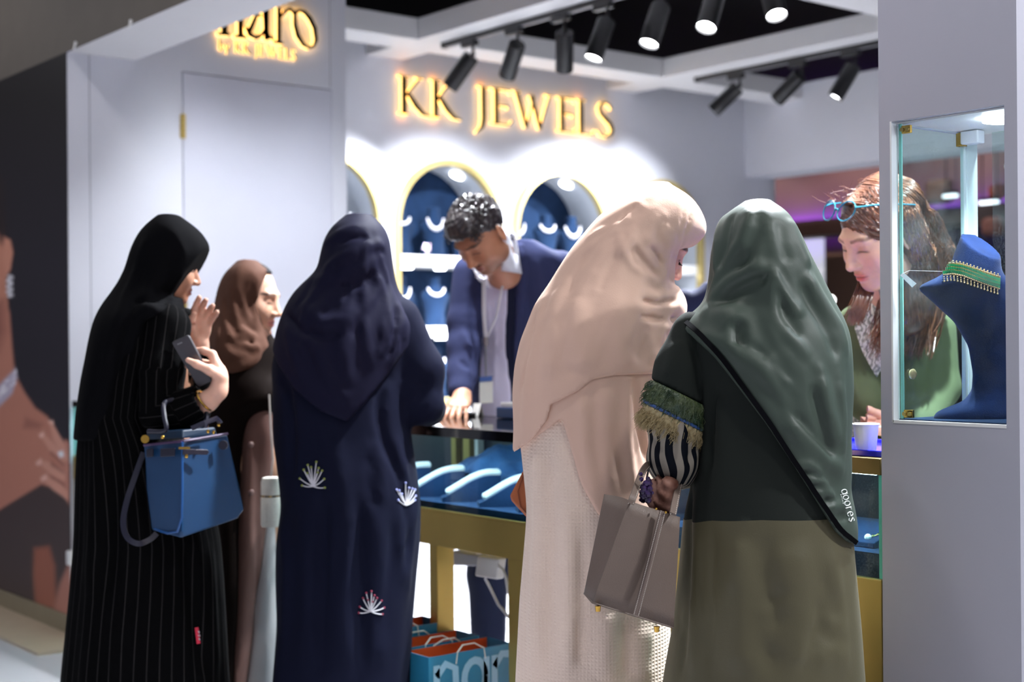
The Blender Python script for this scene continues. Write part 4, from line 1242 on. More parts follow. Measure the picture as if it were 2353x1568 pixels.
# embroidered sprigs
thr = M('white_thread', (196, 196, 204), 0.8); knot_c = {'o': M('olive_thread', (120, 130, 60), 0.7), 'l': M('lilac_thread', (150, 160, 220), 0.7), 'r': M('crimson_thread', (120, 25, 55), 0.7)}
def cam_bvh(o):
    return BVHTree.FromPolygons([tuple(v.co) for v in o.data.vertices], [tuple(p.vertices) for p in o.data.polygons])
def surf(bvh, Pn, u, v, lift=0.002):
    d = Vector(Pn.dir(u, v)).normalized(); c = Vector(Pn.cam)
    h = bvh.ray_cast(c, d)
    if h[0] is None: return None
    return np.array(h[0]) + np.array(h[1]) * lift
def sprig(bvh, Pn, parent, cu, cv, tips, kc, w=0.0015, kr=0.0032):
    st, kn = MB(), MB()
    for tu, tv in tips:
        pts = []
        for t in np.linspace(0, 1, 7):
            bx = cu + (tu - cu) * t; by = cv + (tv - cv) * t + 6 * math.sin(t * math.pi) * (0.35 if abs(tu - cu) > 15 else 0)
            p = surf(bvh, Pn, bx, by)
            if p is not None: pts.append(p)
        if len(pts) > 2:
            st.tube(pts, [w * (1.2 - 0.5 * i / len(pts)) for i in range(len(pts))], 6)
            kn.sphere(pts[-1], kr, 8, 6)
    e = st.build('embroidery', thr, parent, smooth=True, world=False)
    kn.build('stitched_knot', knot_c[kc], e, smooth=True, world=False)
bv = cam_bvh(ab_navy)
def fan(cu, cv, pts): return [(cu + a, cv + b) for a, b in pts]
sprig(bv, P, ab_navy, 721, 1118, fan(721, 1118, [(-31, -18), (-26, -2), (-22, -38), (-13, -49), (-5, -44), (7, -56), (12, -42), (20, -36), (25, -17), (26, 3), (-14, -30), (10, -32)]), 'o')
sprig(bv, P, ab_navy, 932, 1162, fan(932, 1162, [(-22, -36), (-16, -34), (-10, -26), (-1, -52), (7, -40), (14, -38), (20, -36), (22, -22), (20, -12), (-18, -12)]), 'l')
sprig(bv, P, ab_navy, 852, 1405, fan(852, 1405, [(-28, 4), (-26, -10), (-18, -30), (-10, -42), (2, -46), (8, -36), (14, -30), (24, -24), (30, -8), (26, 7), (-6, -26), (4, -22)]), 'r', kr=0.003)
sprig(bv, P, ab_navy, 645, 838, fan(645, 838, [(4, -22), (10, -10), (12, -5)]), 'r', kr=0.001)

# ------------------------------------------------------------------ woman in the black pinstripe abaya
P = Person(340, 3.85, 'person in a black pinstriped abaya and black headscarf holding a dark phone, one hand raised')
def striped(name, base, line, period, width, rough=0.85, jitter=0.0):
    m = M(name, base, rough, sheen=0.0, spec=0.04, bump=0.05, bscale=350)
    nt = m.node_tree; b = nt.nodes['Principled BSDF']
    a = nt.nodes.new('ShaderNodeAttribute'); a.attribute_name = 'stripe'
    dv = nt.nodes.new('ShaderNodeMath'); dv.operation = 'DIVIDE'; dv.inputs[1].default_value = period
    fr = nt.nodes.new('ShaderNodeMath'); fr.operation = 'FRACT'
    lt = nt.nodes.new('ShaderNodeMath'); lt.operation = 'LESS_THAN'; lt.inputs[1].default_value = width / period
    mx = nt.nodes.new('ShaderNodeMix'); mx.data_type = 'RGBA'
    mx.inputs['A'].default_value = lin(base) + (1,); mx.inputs['B'].default_value = lin(line) + (1,)
    nt.links.new(a.outputs['Fac'], dv.inputs[0]); nt.links.new(dv.outputs[0], fr.inputs[0]); nt.links.new(fr.outputs[0], lt.inputs[0])
    nt.links.new(lt.outputs[0], mx.inputs['Factor']); nt.links.new(mx.outputs['Result'], b.inputs['Base Color'])
    return m
pin = striped('black_pinstripe', (5, 5, 6), (40, 38, 38), 0.0285, 0.0022)
blk = cloth('black_scarf_cloth', (5, 5, 8), 0.9, sheen=0.0)
g = P.grid(100, 580, 690, 1900, -0.30, 0.34, 0.009)
prow = P.rows([(700, 300, 385, 0, .06), (716, 250, 404, 0, .12), (740, 228, 426, 0, .145), (800, 214, 425, 0, .15), (876, 200, 408, 0, .15), (955, 190, 398, 0, .155), (1020, 183, 440, 0, .17), (1100, 179, 470, 0, .18), (1240, 175, 503, 0, .19), (1350, 166, 512, 0, .195), (1450, 157, 518, 0, .2), (1568, 146, 525, 0, .2), (1864, 128, 545, 0, .21)])
g.loft(prow, fold=vfold(9, 0.016, 0.1, 1.15, 1.0))
P.folds(g, [([(430, 1240), (440, 1350), (455, 1460), (470, 1568)], .02, -.014), ([(480, 1250), (490, 1400), (500, 1568)], .016, .010), ([(300, 1050), (290, 1250), (270, 1568)], .03, .010), ([(240, 900), (225, 1100), (205, 1400)], .03, .012), ([(280, 900), (268, 1100), (250, 1400)], .02, -.012)])
V, Q = g.mesh(); V = relax(V, Q, 1)
zz = np.array(sorted(prow))
cx = np.interp(V[:, 2], zz[:, 0], zz[:, 1]); rx = np.interp(V[:, 2], zz[:, 0], zz[:, 3]); ry = np.interp(V[:, 2], zz[:, 0], zz[:, 4])
th = np.arctan2(V[:, 1] / ry, (V[:, 0] - cx) / rx)
ab = qmesh('abaya', V, Q, pin, P.o, stripe=(th + 4) * 0.19 + 0.01 * np.sin(V[:, 2] * 5))
MB_tag = MB()
bv = cam_bvh(ab)
tq = [surf(bv, P, u, v, 0.003) for u, v in ((446, 1443), (455, 1441), (460, 1478), (451, 1480))]
MB().add(tq + [p + np.array([0, -0.003, 0]) for p in tq], [(0, 1, 2, 3), (4, 5, 6, 7), (0, 1, 5, 4), (1, 2, 6, 5), (2, 3, 7, 6), (3, 0, 4, 7)]).build('red_tab', M('red_woven_tab', (196, 32, 62), 0.6), ab, world=False)
tw = MB()
for v0 in (1450, 1458, 1466):
    for du in (0, 3):
        p = surf(bv, P, 451 + du + (v0 - 1443) * 0.12, v0, 0.0075)
        tw.cyl(p, p + np.array([0.001, 0, -0.005]), 0.0009, n=6)
tw.build('tab_stitching', thr, bpy.data.objects.get('red_tab') or ab, world=False)
def sleeve(Pn, pts, rs, mat, parent, h=0.007, name='sleeve', pad=0.1, folds=None, cut=True):
    pts = [np.array(p) for p in pts]
    gs = SDF(np.min(pts, 0) - pad, np.max(pts, 0) + pad, h)
    gs.chain(pts, rs, 0.012)
    if cut:                                   # flat open cuff at the far end
        d = pts[-1] - pts[-2]; d = d / np.linalg.norm(d); e = pts[-1]
        gs.clip_fn(lambda X, Y, Z: (X - e[0]) * d[0] + (Y - e[1]) * d[1] + (Z - e[2]) * d[2], 0.003)
        gs.cap(e - d * 0.02, e + d * 0.05, rs[-1] - 0.008, rs[-1] - 0.008, 0.002, mode='s')
    if folds: Pn.folds(gs, folds)
    V, Q = gs.mesh(); V = relax(V, Q, 1)
    best = np.full(len(V), 1e9); st = np.zeros(len(V))
    for a, b, r in zip(pts[:-1], pts[1:], rs):
        d = b - a; t = np.clip((V - a) @ d / (d @ d), 0, 1); q = V - a - t[:, None] * d
        dn = d / np.linalg.norm(d); e1 = np.cross(dn, (0.3, 1, 0.1)); e1 /= np.linalg.norm(e1); e2 = np.cross(dn, e1)
        dist = np.linalg.norm(q, axis=1); m = dist < best
        best[m] = dist[m]; st[m] = (np.arctan2(q[m] @ e2, q[m] @ e1) + 4) * r
    return qmesh(name, V, Q, mat, parent, stripe=st)
sleeve(P, [P.L(385, 752, -.10), P.L(372, 850, -.14), P.L(368, 945, -.15)], [.062, .060, .056], pin, P.o, cut=False,
       folds=[([(395, 760), (380, 830), (385, 920)], .012, -.010), ([(350, 870), (375, 900), (410, 905)], .012, .008)])
sleeve(P, [P.L(368, 950, -.15), P.L(415, 945, -.17), P.L(466, 922, -.175)], [.056, .052, .047], pin, P.o)
sleeve(P, [P.L(420, 752, .08), P.L(436, 850, .10), P.L(442, 870, .10)], [.055, .05, .048], pin, P.o, cut=False)
sleeve(P, [P.L(442, 875, .10), P.L(456, 835, .07), P.L(463, 800, .05)], [.048, .042, .036], pin, P.o)
# scarf
s = P.grid(150, 520, 480, 1040, -0.26, 0.26, 0.007)
s.loft(P.rows([(494, 376, 398, .01, .03), (502, 350, 424, .01, .065), (521, 331, 450, .01, .09), (545, 315, 471, .01, .10), (566, 304, 482, .01, .105), (585, 298, 486, .01, .105), (620, 288, 486, .01, .1), (650, 272, 470, .0, .098), (680, 252, 420, .0, .10), (700, 236, 404, 0, .12), (716, 230, 400, 0, .14), (740, 221, 396, 0, .158), (770, 214, 388, 0, .165), (807, 208, 372, 0, .168), (876, 195, 345, 0, .168), (955, 185, 325, 0, .17), (1020, 180, 312, 0, .172)]))
s.ell(P.L(372, 712, -.04), (.055, .12, .035), 0.03)
ea, eb = P.L(480, 566), P.L(401, 686)
nx, nz = -(eb - ea)[2], (eb - ea)[0]; nl = math.hypot(nx, nz); nx, nz = nx / nl, nz / nl
if nx < 0: nx, nz = -nx, -nz
s.clip_fn(lambda X, Y, Z: np.where(Z > P.L(0, 684)[2] - 0.004, (X - ea[0]) * nx + (Z - ea[2]) * nz, -1.0), 0.006)
s.clip_above(*P.hem([(150, 1015), (240, 1010), (300, 960), (345, 880), (370, 800), (385, 745), (420, 735), (520, 725)], -.14))
P.folds(s, [([(330, 540), (350, 600), (345, 660), (320, 700)], .02, .008), ([(390, 520), (420, 580), (400, 650)], .016, .006), ([(300, 640), (280, 720), (255, 800), (235, 950)], .018, .010), ([(310, 720), (285, 800), (265, 950)], .016, -.010), ([(345, 700), (310, 740), (300, 850)], .016, .010), ([(396, 712), (360, 716), (330, 735)], .012, .010), ([(400, 695), (350, 690), (310, 700)], .012, -.010)])
autofold(P, s, [(340, 520), (300, 620), (250, 720), (215, 850), (195, 960)], [(430, 530), (400, 640), (370, 720), (330, 830), (290, 940)], 18, (.008, .013), (.004, .007), 5)
V, Q = s.mesh(); V = relax(V, Q, 1)
qmesh('headscarf', V, Q, blk, P.o)
sk = Skin()
hc, HR = place_head(sk, P, 381, 610, .012, (1, .34, -.20), (.22, 0, 1), 0.86, skin=(188, 138, 112), lip=(150, 80, 78))
core_body(P, sk, (190, 145, 118), 330, 760, 290, 380, headp=hc)
gh = P.grid(380, 560, 660, 960, -0.26, 0.14, 0.0035)
# raised far hand, palm towards the picture
W = P.L(461, 790, .05)
gh.chain([P.L(462, 815, .055), W], [.024, .023], 0.01)
gh.ell(P.L(460, 752, .045), (.031, .014, .043), .012)
gh.chain([P.L(448, 740, .045), P.L(447, 712, .043), P.L(452, 697, .04), P.L(458, 684, .034)], [.0125, .0100, .0085, .0072], .003)
gh.chain([P.L(460, 732, .045), P.L(464, 710, .04), P.L(469, 698, .034), P.L(473, 690, .026)], [.0105, .0092, .0084, .0072], .003)
gh.chain([P.L(471, 738, .045), P.L(479, 718, .04), P.L(485, 708, .032), P.L(489, 703, .024)], [.0105, .0092, .0084, .0072], .003)
gh.chain([P.L(478, 748, .045), P.L(488, 732, .04), P.L(495, 723, .033), P.L(499, 717, .026)], [.0100, .0088, .0078, .0066], .003)
gh.chain([P.L(444, 770, .04), P.L(438, 752, .03), P.L(440, 735, .02), P.L(446, 722, .015)], [.0135, .0115, .0098, .0080], .006)
# near hand round the phone
gh.chain([P.L(440, 948, -.165), P.L(478, 922, -.175), P.L(500, 902, -.178)], [.027, .026, .024], .01)
gh.ell(P.L(506, 872, -.176), (.021, .024, .040), .018)
gh.ell(P.L(494, 842, -.172), (.016, .022, .026), .012)
gh.chain([P.L(508, 868, -.186), P.L(480, 850, -.200), P.L(453, 838, -.203), P.L(432, 828, -.201)], [.0150, .0125, .0105, .0075], .006)
gh.chain([P.L(497, 838, -.180), P.L(488, 815, -.176), P.L(468, 806, -.168), P.L(440, 806, -.160)], [.0130, .0110, .0095, .0080], .005)
for i, (vv, e) in enumerate(((826, 425), (842, 430), (858, 440))):
    gh.chain([P.L(505, vv + 22, -.165), P.L(488, vv + 12, -.160), P.L(455, vv + 4, -.156), P.L(e, vv, -.156)], [.0105, .0095, .0085, .0070], .004)
sk.sdf(gh, (220, 172, 150))
sk.build(P.o, m_skin)
br = MB()
c = P.L(471, 921, -.178); ax_ = P.L(500, 902, -.178) - P.L(440, 948, -.165); ax_ /= np.linalg.norm(ax_)
e1 = np.cross(ax_, (0, 1, 0)); e1 /= np.linalg.norm(e1); e2 = np.cross(ax_, e1)
br.tube([c + .030 * (math.cos(t) * e1 + math.sin(t) * e2) for t in np.linspace(0, 2 * math.pi, 24)[:-1]], .003, 6, True)
for t in (3.6, 4.0, 4.4): br.sphere(c + .031 * (math.cos(t) * e1 + math.sin(t) * e2), .006, 8, 6)
br.build('bracelet', m_gold, P.o, smooth=True, world=False)
# phone held in that hand
def world_pt(Pn, p):
    w = CAM + (Pn.X0 + p[0]) * RV + (Pn.D0 + p[1]) * FV
    return np.array([w[0], w[1], p[2]])
def W_(Pn, u, v, d): return world_pt(Pn, Pn.L(u, v, d))
ph = thing('smartphone', 'dark grey smartphone gripped in the near hand of the black pinstriped figure', 'phone', W_(P, 440, 890, -.18))
q = [W_(P, 395, 786, -.175), W_(P, 434, 769, -.190), W_(P, 489, 876, -.186), W_(P, 457, 890, -.170)]
ctr = sum(q) / 4; nrm = np.cross(q[1] - q[0], q[3] - q[0]); nrm /= np.linalg.norm(nrm)
if nrm @ (CAM - ctr) < 0: nrm = -nrm
def rounded(q, t=0.12, k=5):
    out = []
    for i in range(4):
        p, a, b = q[i], q[i - 1], q[(i + 1) % 4]
        r = 0.009
        pa = p + (a - p) / np.linalg.norm(a - p) * r; pb = p + (b - p) / np.linalg.norm(b - p) * r
        for j in range(k):
            s_ = j / (k - 1); out.append((1 - s_) ** 2 * pa + 2 * s_ * (1 - s_) * p + s_ ** 2 * pb)
    return out
rq = rounded(q); n = len(rq)
mb = MB(); mb.loft([[p - nrm * .004 for p in rq], [p + nrm * .004 for p in rq]])
mb.build('phone_case', M('phone_back_grey', (62, 60, 64), 0.35), ph, bevel=.001)
MB().loft([[p * .96 + ctr * .04 + nrm * .0038 for p in rq], [p * .96 + ctr * .04 + nrm * .0046 for p in rq]]).build('back_glass', M('phone_glass_grey', (70, 67, 72), 0.22), ph)
ux = (q[1] - q[0]) / np.linalg.norm(q[1] - q[0]); uy = (q[3] - q[0]) / np.linalg.norm(q[3] - q[0])
lg = MB()
for i in range(5): lg.obox(q[0] + ux * (.014 + .003 * i) + uy * .012 + nrm * .0049, ux, uy, nrm, .0009, .0016, .0003)
lg.build('camera_bar', M('phone_print', (150, 150, 155), .4), ph)

# ------------------------------------------------------------------ woman in brown between the two
P = Person(570, 4.4, 'person in profile in dark brown abaya and brown headscarf, behind black and navy figures')
brn = cloth('brown_abaya_cloth', (18, 12, 10), sheen=.0, spec=.03); brs = cloth('brown_scarf_cloth', (80, 54, 43), 0.8, sheen=0.1)
mau = cloth('mauve_brown_dress', (98, 72, 66), 0.8)
g = P.grid(430, 720, 730, 1760, -0.3, 0.45, 0.010)
g.loft(P.rows([(740, 515, 600, 0, .08), (770, 486, 628, 0, .13), (800, 474, 640, 0, .14), (860, 468, 640, 0, .145), (940, 476, 630, 0, .15), (1000, 486, 588, 0, .15), (1150, 498, 582, 0, .155), (1300, 506, 580, 0, .16), (1568, 516, 566, 0, .16), (1728, 520, 560, 0, .16)]), fold=vfold(6, .02, .2, 1.1))
g.chain([P.L(555, 835, -.06), P.L(572, 905, -.10), P.L(600, 915, -.07), P.L(648, 915, .0)], [.06, .055, .05, .045], .04)
P.folds(g, [([(520, 980), (528, 1200), (535, 1500)], .02, .012), ([(500, 940), (560, 930), (625, 905)], .016, .010), ([(548, 980), (555, 1200), (552, 1450)], .016, -.012)])
V, Q = g.mesh(); V = relax(V, Q, 1); qmesh('abaya', V, Q, brn, P.o)
g2 = P.grid(520, 720, 900, 1760, -0.25, 0.3, 0.010)
g2.loft(P.rows([(930, 560, 655, 0, .13), (1000, 556, 645, 0, .135), (1150, 552, 632, 0, .14), (1300, 545, 614, 0, .14), (1500, 540, 588, 0, .14), (1728, 530, 560, 0, .14)]), fold=vfold(6, .02, .2, 1.1, 2.0))
P.folds(g2, [([(590, 960), (592, 1200), (585, 1500)], .014, -.010), ([(612, 960), (616, 1200), (606, 1500)], .02, .010)])
V, Q = g2.mesh(); V = relax(V, Q, 1); dress = qmesh('dress', V, Q, mau, P.o)
bv = cam_bvh(dress)
for vv in (1022, 1132):
    p = surf(bv, P, 577, vv, 0.003)
    MB().sphere(p, .009, 12, 8, (1, .6, 1)).build('button', M('brown_button', (110, 84, 80), .35), dress, smooth=True, world=False)
g3 = P.grid(560, 720, 1180, 1760, -0.2, 0.3, 0.010)
g3.loft(P.rows([(1190, 600, 660, .03, .10), (1300, 590, 660, .03, .10), (1450, 575, 665, .03, .11), (1568, 560, 670, .03, .12), (1728, 545, 675, .03, .12)]), fold=vfold(5, .03, .2, 1.0))
V, Q = g3.mesh(); V = relax(V, Q, 1); qmesh('underskirt', V, Q, cloth('pale_grey_skirt', (188, 186, 186), .8), P.o)
s = P.grid(440, 700, 585, 900, -0.26, 0.3, 0.007)
s.loft(P.rows([(598, 556, 578, 0, .03), (607, 535, 602, 0, .065), (622, 521, 628, 0, .09), (640, 509, 640, 0, .098), (665, 501, 640, 0, .10), (700, 493, 630, 0, .10), (730, 486, 620, 0, .11), (750, 482, 618, 0, .13), (770, 478, 624, 0, .145), (800, 474, 630, 0, .155), (840, 474, 634, 0, .16), (880, 480, 630, 0, .16)]))
ea, eb, ec = P.L(622, 612), P.L(597, 700), P.L(613, 757)
def facecut(X, Y, Z):
    xe = np.interp(Z, [ec[2], eb[2], ea[2]], [ec[0], eb[0], ea[0]])
    return np.where(Z > ec[2], X - xe, -1.0)
s.clip_fn(facecut, .006)
s.clip_above(*P.hem([(440, 800), (490, 835), (530, 860), (570, 850), (600, 835), (630, 815), (680, 800)], -.14))
P.folds(s, [([(560, 600), (545, 660), (560, 720), (600, 760)], .014, .012), ([(585, 600), (590, 650), (585, 700)], .012, .006), ([(530, 640), (535, 700), (560, 760), (610, 785)], .014, .013), ([(510, 700), (530, 770), (580, 800), (625, 795)], .014, .013), ([(545, 690), (560, 745), (600, 775)], .010, -.012), ([(520, 720), (545, 780), (600, 800)], .010, -.012), ([(495, 760), (530, 815), (580, 825)], .014, .010), ([(600, 810), (570, 835), (545, 845)], .012, .010)])
autofold(P, s, [(540, 610), (505, 690), (490, 760), (500, 820)], [(600, 610), (595, 700), (600, 770), (615, 810)], 14, (.007, .012), (.004, .007), 6)
V, Q = s.mesh(); V = relax(V, Q, 1); qmesh('headscarf', V, Q, brs, P.o)
gu = P.grid(560, 670, 590, 680, -0.12, 0.16, 0.005)
UR_ = rotm((1, -.22, -.16), (.1, 0, 1)); gu.ell(P.L(575, 688, .0) + UR_ @ np.array([0, .012, .033]), (.0745, .0935, .0865), rot=UR_)
cz = P.L(630, 634)
gu.clip_fn(lambda X, Y, Z: (P.L(0, 634)[2] - .10 * (X - P.L(620, 0)[0]) - Z), .003)
V, Q = gu.mesh(); qmesh('undercap', V, Q, cloth('black_undercap', (24, 22, 26), .7), P.o)
sk = Skin()
hc, HR = place_head(sk, P, 575, 688, .0, (1, -.22, -.16), (.1, 0, 1), 0.93, skin=(206, 160, 134), lip=(188, 100, 96))
core_body(P, sk, (196, 150, 122), 560, 800, 520, 600, headp=hc)
gh = P.grid(600, 720, 860, 960, -0.12, 0.25, 0.004)
fingers(gh, P.L(650, 915, .0), (1, .6, .05), (0, 0, -1), (-.5, 1, 0), [(.2, .3, .2)] * 4, .92)
sk.sdf(gh, (206, 160, 134))
sk.build(P.o, m_skin)
PB = P
# ------------------------------------------------------------------ woman in pale pink, leaning over the counter
P = Person(1370, 3.1, 'person leaning forward in a long pale pink headscarf and cream waffle-textured dress')
pnk = cloth('blush_pink_scarf', (212, 178, 160), 0.75, sheen=0.2, var=0.03)
waf = M('cream_waffle_dress', (226, 204, 188), 0.85, sheen=0.15, spec=0.2)
nt = waf.node_tree; b = nt.nodes['Principled BSDF']
tc = nt.nodes.new('ShaderNodeTexCoord'); outs = []
for dirn, sc_ in (('X', 260.0), ('Z', 260.0)):
    w = nt.nodes.new('ShaderNodeTexWave'); w.bands_direction = dirn; w.inputs['Scale'].default_value = sc_ / 6.283 * 1.0
    w.inputs['Distortion'].default_value = 0.4; w.inputs['Detail'].default_value = 1.0
    nt.links.new(tc.outputs['Object'], w.inputs['Vector']); outs.append(w.outputs['Fac'])
mu = nt.nodes.new('ShaderNodeMath'); mu.operation = 'MAXIMUM'; nt.links.new(outs[0], mu.inputs[0]); nt.links.new(outs[1], mu.inputs[1])
bp = nt.nodes.new('ShaderNodeBump'); bp.inputs['Strength'].default_value = 0.3; bp.inputs['Distance'].default_value = 0.004
nt.links.new(mu.outputs[0], bp.inputs['Height']); nt.links.new(bp.outputs[0], b.inputs['Normal'])
g = P.grid(1130, 1650, 690, 2150, -0.30, 0.34, 0.008)
g.loft(P.rows([(705, 1262, 1540, 0, .11), (760, 1222, 1535, 0, .13), (850, 1200, 1520, 0, .14), (1000, 1193, 1500, 0, .15), (1090, 1203, 1500, 0, .16), (1171, 1211, 1520, 0, .165), (1262, 1204, 1528, 0, .165), (1377, 1194, 1536, 0, .165), (1568, 1185, 1546, 0, .17), (2126, 1165, 1565, 0, .18)]), fold=vfold(8, .012, .1, 1.0, 1.5))
P.folds(g, [([(1232, 1000), (1238, 1200), (1225, 1560)], .022, .009), ([(1262, 1000), (1268, 1250), (1258, 1560)], .014, -.010), ([(1310, 1150), (1312, 1350), (1305, 1560)], .02, .010), ([(1335, 1200), (1335, 1400), (1330, 1560)], .012, -.008), ([(1395, 1400), (1392, 1568)], .022, .012), ([(1440, 1420), (1438, 1568)], .014, -.012), ([(1480, 1440), (1478, 1568)], .02, .012)])
V, Q = g.mesh(); V = relax(V, Q, 1); qmesh('dress', V, Q, waf, P.o)
SR = [(425, 1492, 1524, 0, .025), (432, 1470, 1550, 0, .055), (445, 1448, 1573, 0, .08), (470, 1410, 1597, 0, .10), (500, 1375, 1613, 0, .112), (527, 1352, 1621, 0, .118), (545, 1337, 1616, 0, .12), (560, 1324, 1604, 0, .122), (574, 1314, 1580, 0, .122), (590, 1303, 1553, 0, .122), (617, 1286, 1549, 0, .125), (650, 1266, 1546, 0, .13), (670, 1252, 1551, 0, .135), (687, 1239, 1560, 0, .14), (703, 1230, 1565, 0, .143), (735, 1218, 1563, 0, .15), (782, 1199, 1548, 0, .158), (840, 1186, 1540, 0, .162), (900, 1181, 1530, 0, .165), (987, 1184, 1520, 0, .168), (1055, 1181, 1512, 0, .172), (1120, 1192, 1515, 0, .175), (1215, 1200, 1528, 0, .177)]
base = P.grid(1130, 1680, 405, 1230, -0.26, 0.26, 0.0046)
base.loft(P.rows(SR))
# right shoulder / chest fullness and the low drape
base.ell(P.L(1535, 705, .02), (.030, .10, .035), .03)
FOLD = [([(1427, 537), (1434, 578), (1462, 617), (1501, 642), (1541, 660)], .011, .016), ([(1469, 470), (1507, 508), (1539, 547), (1549, 580)], .010, .013), ([(1445, 534), (1469, 572), (1507, 617), (1534, 650)], .010, .012),
        ([(1455, 560), (1480, 600), (1515, 640)], .007, -.012), ([(1440, 560), (1455, 600), (1490, 632)], .007, -.012), ([(1561, 464), (1555, 527), (1553, 574)], .007, .006), ([(1577, 478), (1564, 534), (1557, 572)], .006, .006), ([(1592, 490), (1575, 540), (1562, 572)], .006, .006), ([(1569, 470), (1560, 530), (1555, 572)], .0045, -.006), ([(1585, 484), (1570, 537), (1560, 572)], .0045, -.006),
        ([(1478, 674), (1507, 686), (1552, 672)], .010, .012), ([(1447, 706), (1494, 710), (1556, 704)], .009, .011), ([(1472, 744), (1532, 754), (1556, 748)], .009, .009), ([(1465, 690), (1510, 698), (1555, 690)], .008, -.010), ([(1460, 728), (1510, 734), (1556, 728)], .008, -.009),
        ([(1360, 545), (1420, 520), (1470, 505)], .010, .007), ([(1345, 580), (1400, 540), (1430, 530)], .009, .006), ([(1420, 520), (1440, 490), (1470, 470)], .008, -.006), ([(1480, 540), (1505, 560), (1530, 600)], .006, .007), ([(1490, 560), (1510, 590), (1528, 625)], .006, -.006),
        ([(1290, 660), (1275, 760), (1262, 880)], .02, .008), ([(1255, 690), (1232, 790), (1215, 900), (1208, 1000)], .014, .009), ([(1240, 710), (1218, 800), (1200, 900)], .008, -.008), ([(1330, 680), (1330, 780), (1340, 860)], .03, .008), ([(1420, 700), (1425, 790), (1440, 855)], .025, .007)]
P.folds(base, [(p_, max(r_ * .9, .007), a_ * (1.5 if a_ > 0 else .8)) for p_, r_, a_ in FOLD])
autofold(P, base, [(1480, 440), (1380, 520), (1290, 640), (1230, 760), (1200, 900)], [(1590, 470), (1545, 580), (1540, 680), (1520, 780), (1490, 850)], 22, (.008, .014), (.003, .006), 7, 2.0)
autofold(P, base, [(1430, 500), (1400, 580), (1420, 640)], [(1545, 500), (1540, 580), (1540, 650)], 10, (.006, .009), (.002, .004), 8, 1.5)
X_, Y_, Z_ = base.coords()
low = base.like(base.v + 0.004)
low.clip_above(*P.hem([(1140, 1058), (1182, 1050), (1226, 1014), (1292, 962), (1312, 1030), (1333, 1107), (1374, 1182), (1420, 1195), (1560, 1200)], -.15))
P.folds(low, [([(1440, 870), (1440, 1000), (1455, 1130)], .012, .010), ([(1462, 865), (1465, 960), (1485, 1060)], .008, -.014), ([(1395, 880), (1390, 1000), (1400, 1150)], .02, .009), ([(1340, 900), (1345, 1020), (1370, 1150)], .016, .008), ([(1500, 870), (1490, 960)], .014, .008)])
ec_, eb_ = P.L(1553, 577), P.L(1546, 664)
def pcut(X, Y, Z):
    xe = np.interp(Z, [P.L(0, 672)[2], eb_[2], ec_[2], P.L(0, 570)[2]], [P.L(1552, 672)[0], eb_[0], ec_[0], P.L(1640, 570)[0]])
    return np.where((Z > P.L(0, 668)[2]), X - xe, -1.0)
up_ = base.like(base.v - 0.004)
up_.clip_above(*P.hem([(1140, 1058), (1182, 1050), (1226, 1012), (1262, 960), (1264, 932), (1330, 897), (1361, 872), (1415, 862), (1504, 861), (1640, 855)], -.15), k=.003)
for q_ in (low, up_):
    q_.clip_fn(pcut, .005)
V, Q = up_.mesh(); V = relax(V, Q, 1, .3); qmesh('headscarf', V, Q, pnk, P.o)
V, Q = low.mesh(); V = relax(V, Q, 1); qmesh('scarf_underlayer', V, Q, pnk, P.o)
sk = Skin()
hc, HR = place_head(sk, P, 1489, 556, .0, (.84, .18, -.50), (.50, .0, .86), 0.90, skin=(226, 168, 146), lip=(196, 110, 104), h=.003, blush=.35)
core_body(P, sk, (214, 168, 144), 1370, 790, 1330, 1430, headp=hc)
gh = P.grid(1300, 1700, 850, 1050, -0.05, 0.62, 0.004)
gh.chain([P.L(1500, 830, .10), P.L(1520, 900, .28), P.L(1530, 945, .36)], [.04, .034, .026], .02)
fingers(gh, P.L(1530, 950, .36), (.1, 1, .0), (0, 0, -1), (-1, 0, 0), [(.2, .3, .2)] * 4, .9)
gh.chain([P.L(1300, 850, .10), P.L(1330, 920, .28), P.L(1360, 950, .36)], [.04, .034, .026], .02)
fingers(gh, P.L(1360, 950, .36), (.1, 1, .0), (0, 0, -1), (1, 0, 0), [(.2, .3, .2)] * 4, .9)
sk.sdf(gh, (220, 170, 146))
sk.build(P.o, m_skin)
R_ = HR
for sx in (-1, 1):
    la = MB()
    for k in range(9):
        a = .019 + .003 * k
        p0 = np.array([sx * a, -.0835 + .6 * (a - .031) ** 2 * 40 * .3, -.0065]); p1 = p0 + np.array([sx * .001 * (k - 4) * .4, -.0105, -.004])
        la.tube([hc + R_ @ (p0 * .90), hc + R_ @ ((p0 * .5 + p1 * .5 + np.array([0, 0, -.0015])) * .90), hc + R_ @ (p1 * .90)], [.0006, .0005, .0003], 5)
    la.build('eyelashes', M('dark_lash', (24, 18, 16), .6), P.o, world=False)['kind'] = 'stuff'
PP = P
# small tan bag on her far side
P2 = P
tb = thing('shoulder_bag', 'corner of a tan leather bag at the far side of the pink figure', 'handbag', W_(P, 1200, 1180, .02))
mb = MB()
pz = [(1202, 1082), (1172, 1140), (1176, 1152), (1211, 1190), (1260, 1190), (1250, 1085)]
mb.prism([(0, 0)] * 3, lambda a, b_, d: (0, 0, 0), 0, 1) if False else None
fr_ = [W_(P, u, v, .03) for u, v in pz]; bk_ = [W_(P, u, v, .13) for u, v in pz]
mb.loft([fr_, bk_]); mb.build('bag_body', M('tan_leather', (168, 92, 50), .45, var=.08, bump=.05, bscale=200), tb, bevel=.004)
mb = MB(); mb.tube([W_(P, u, v, .028) for u, v in ((1204, 1090), (1190, 1130), (1196, 1165), (1211, 1182))], .0016, 6); mb.build('seam', M('tan_seam', (130, 66, 34), .5), tb, smooth=True)

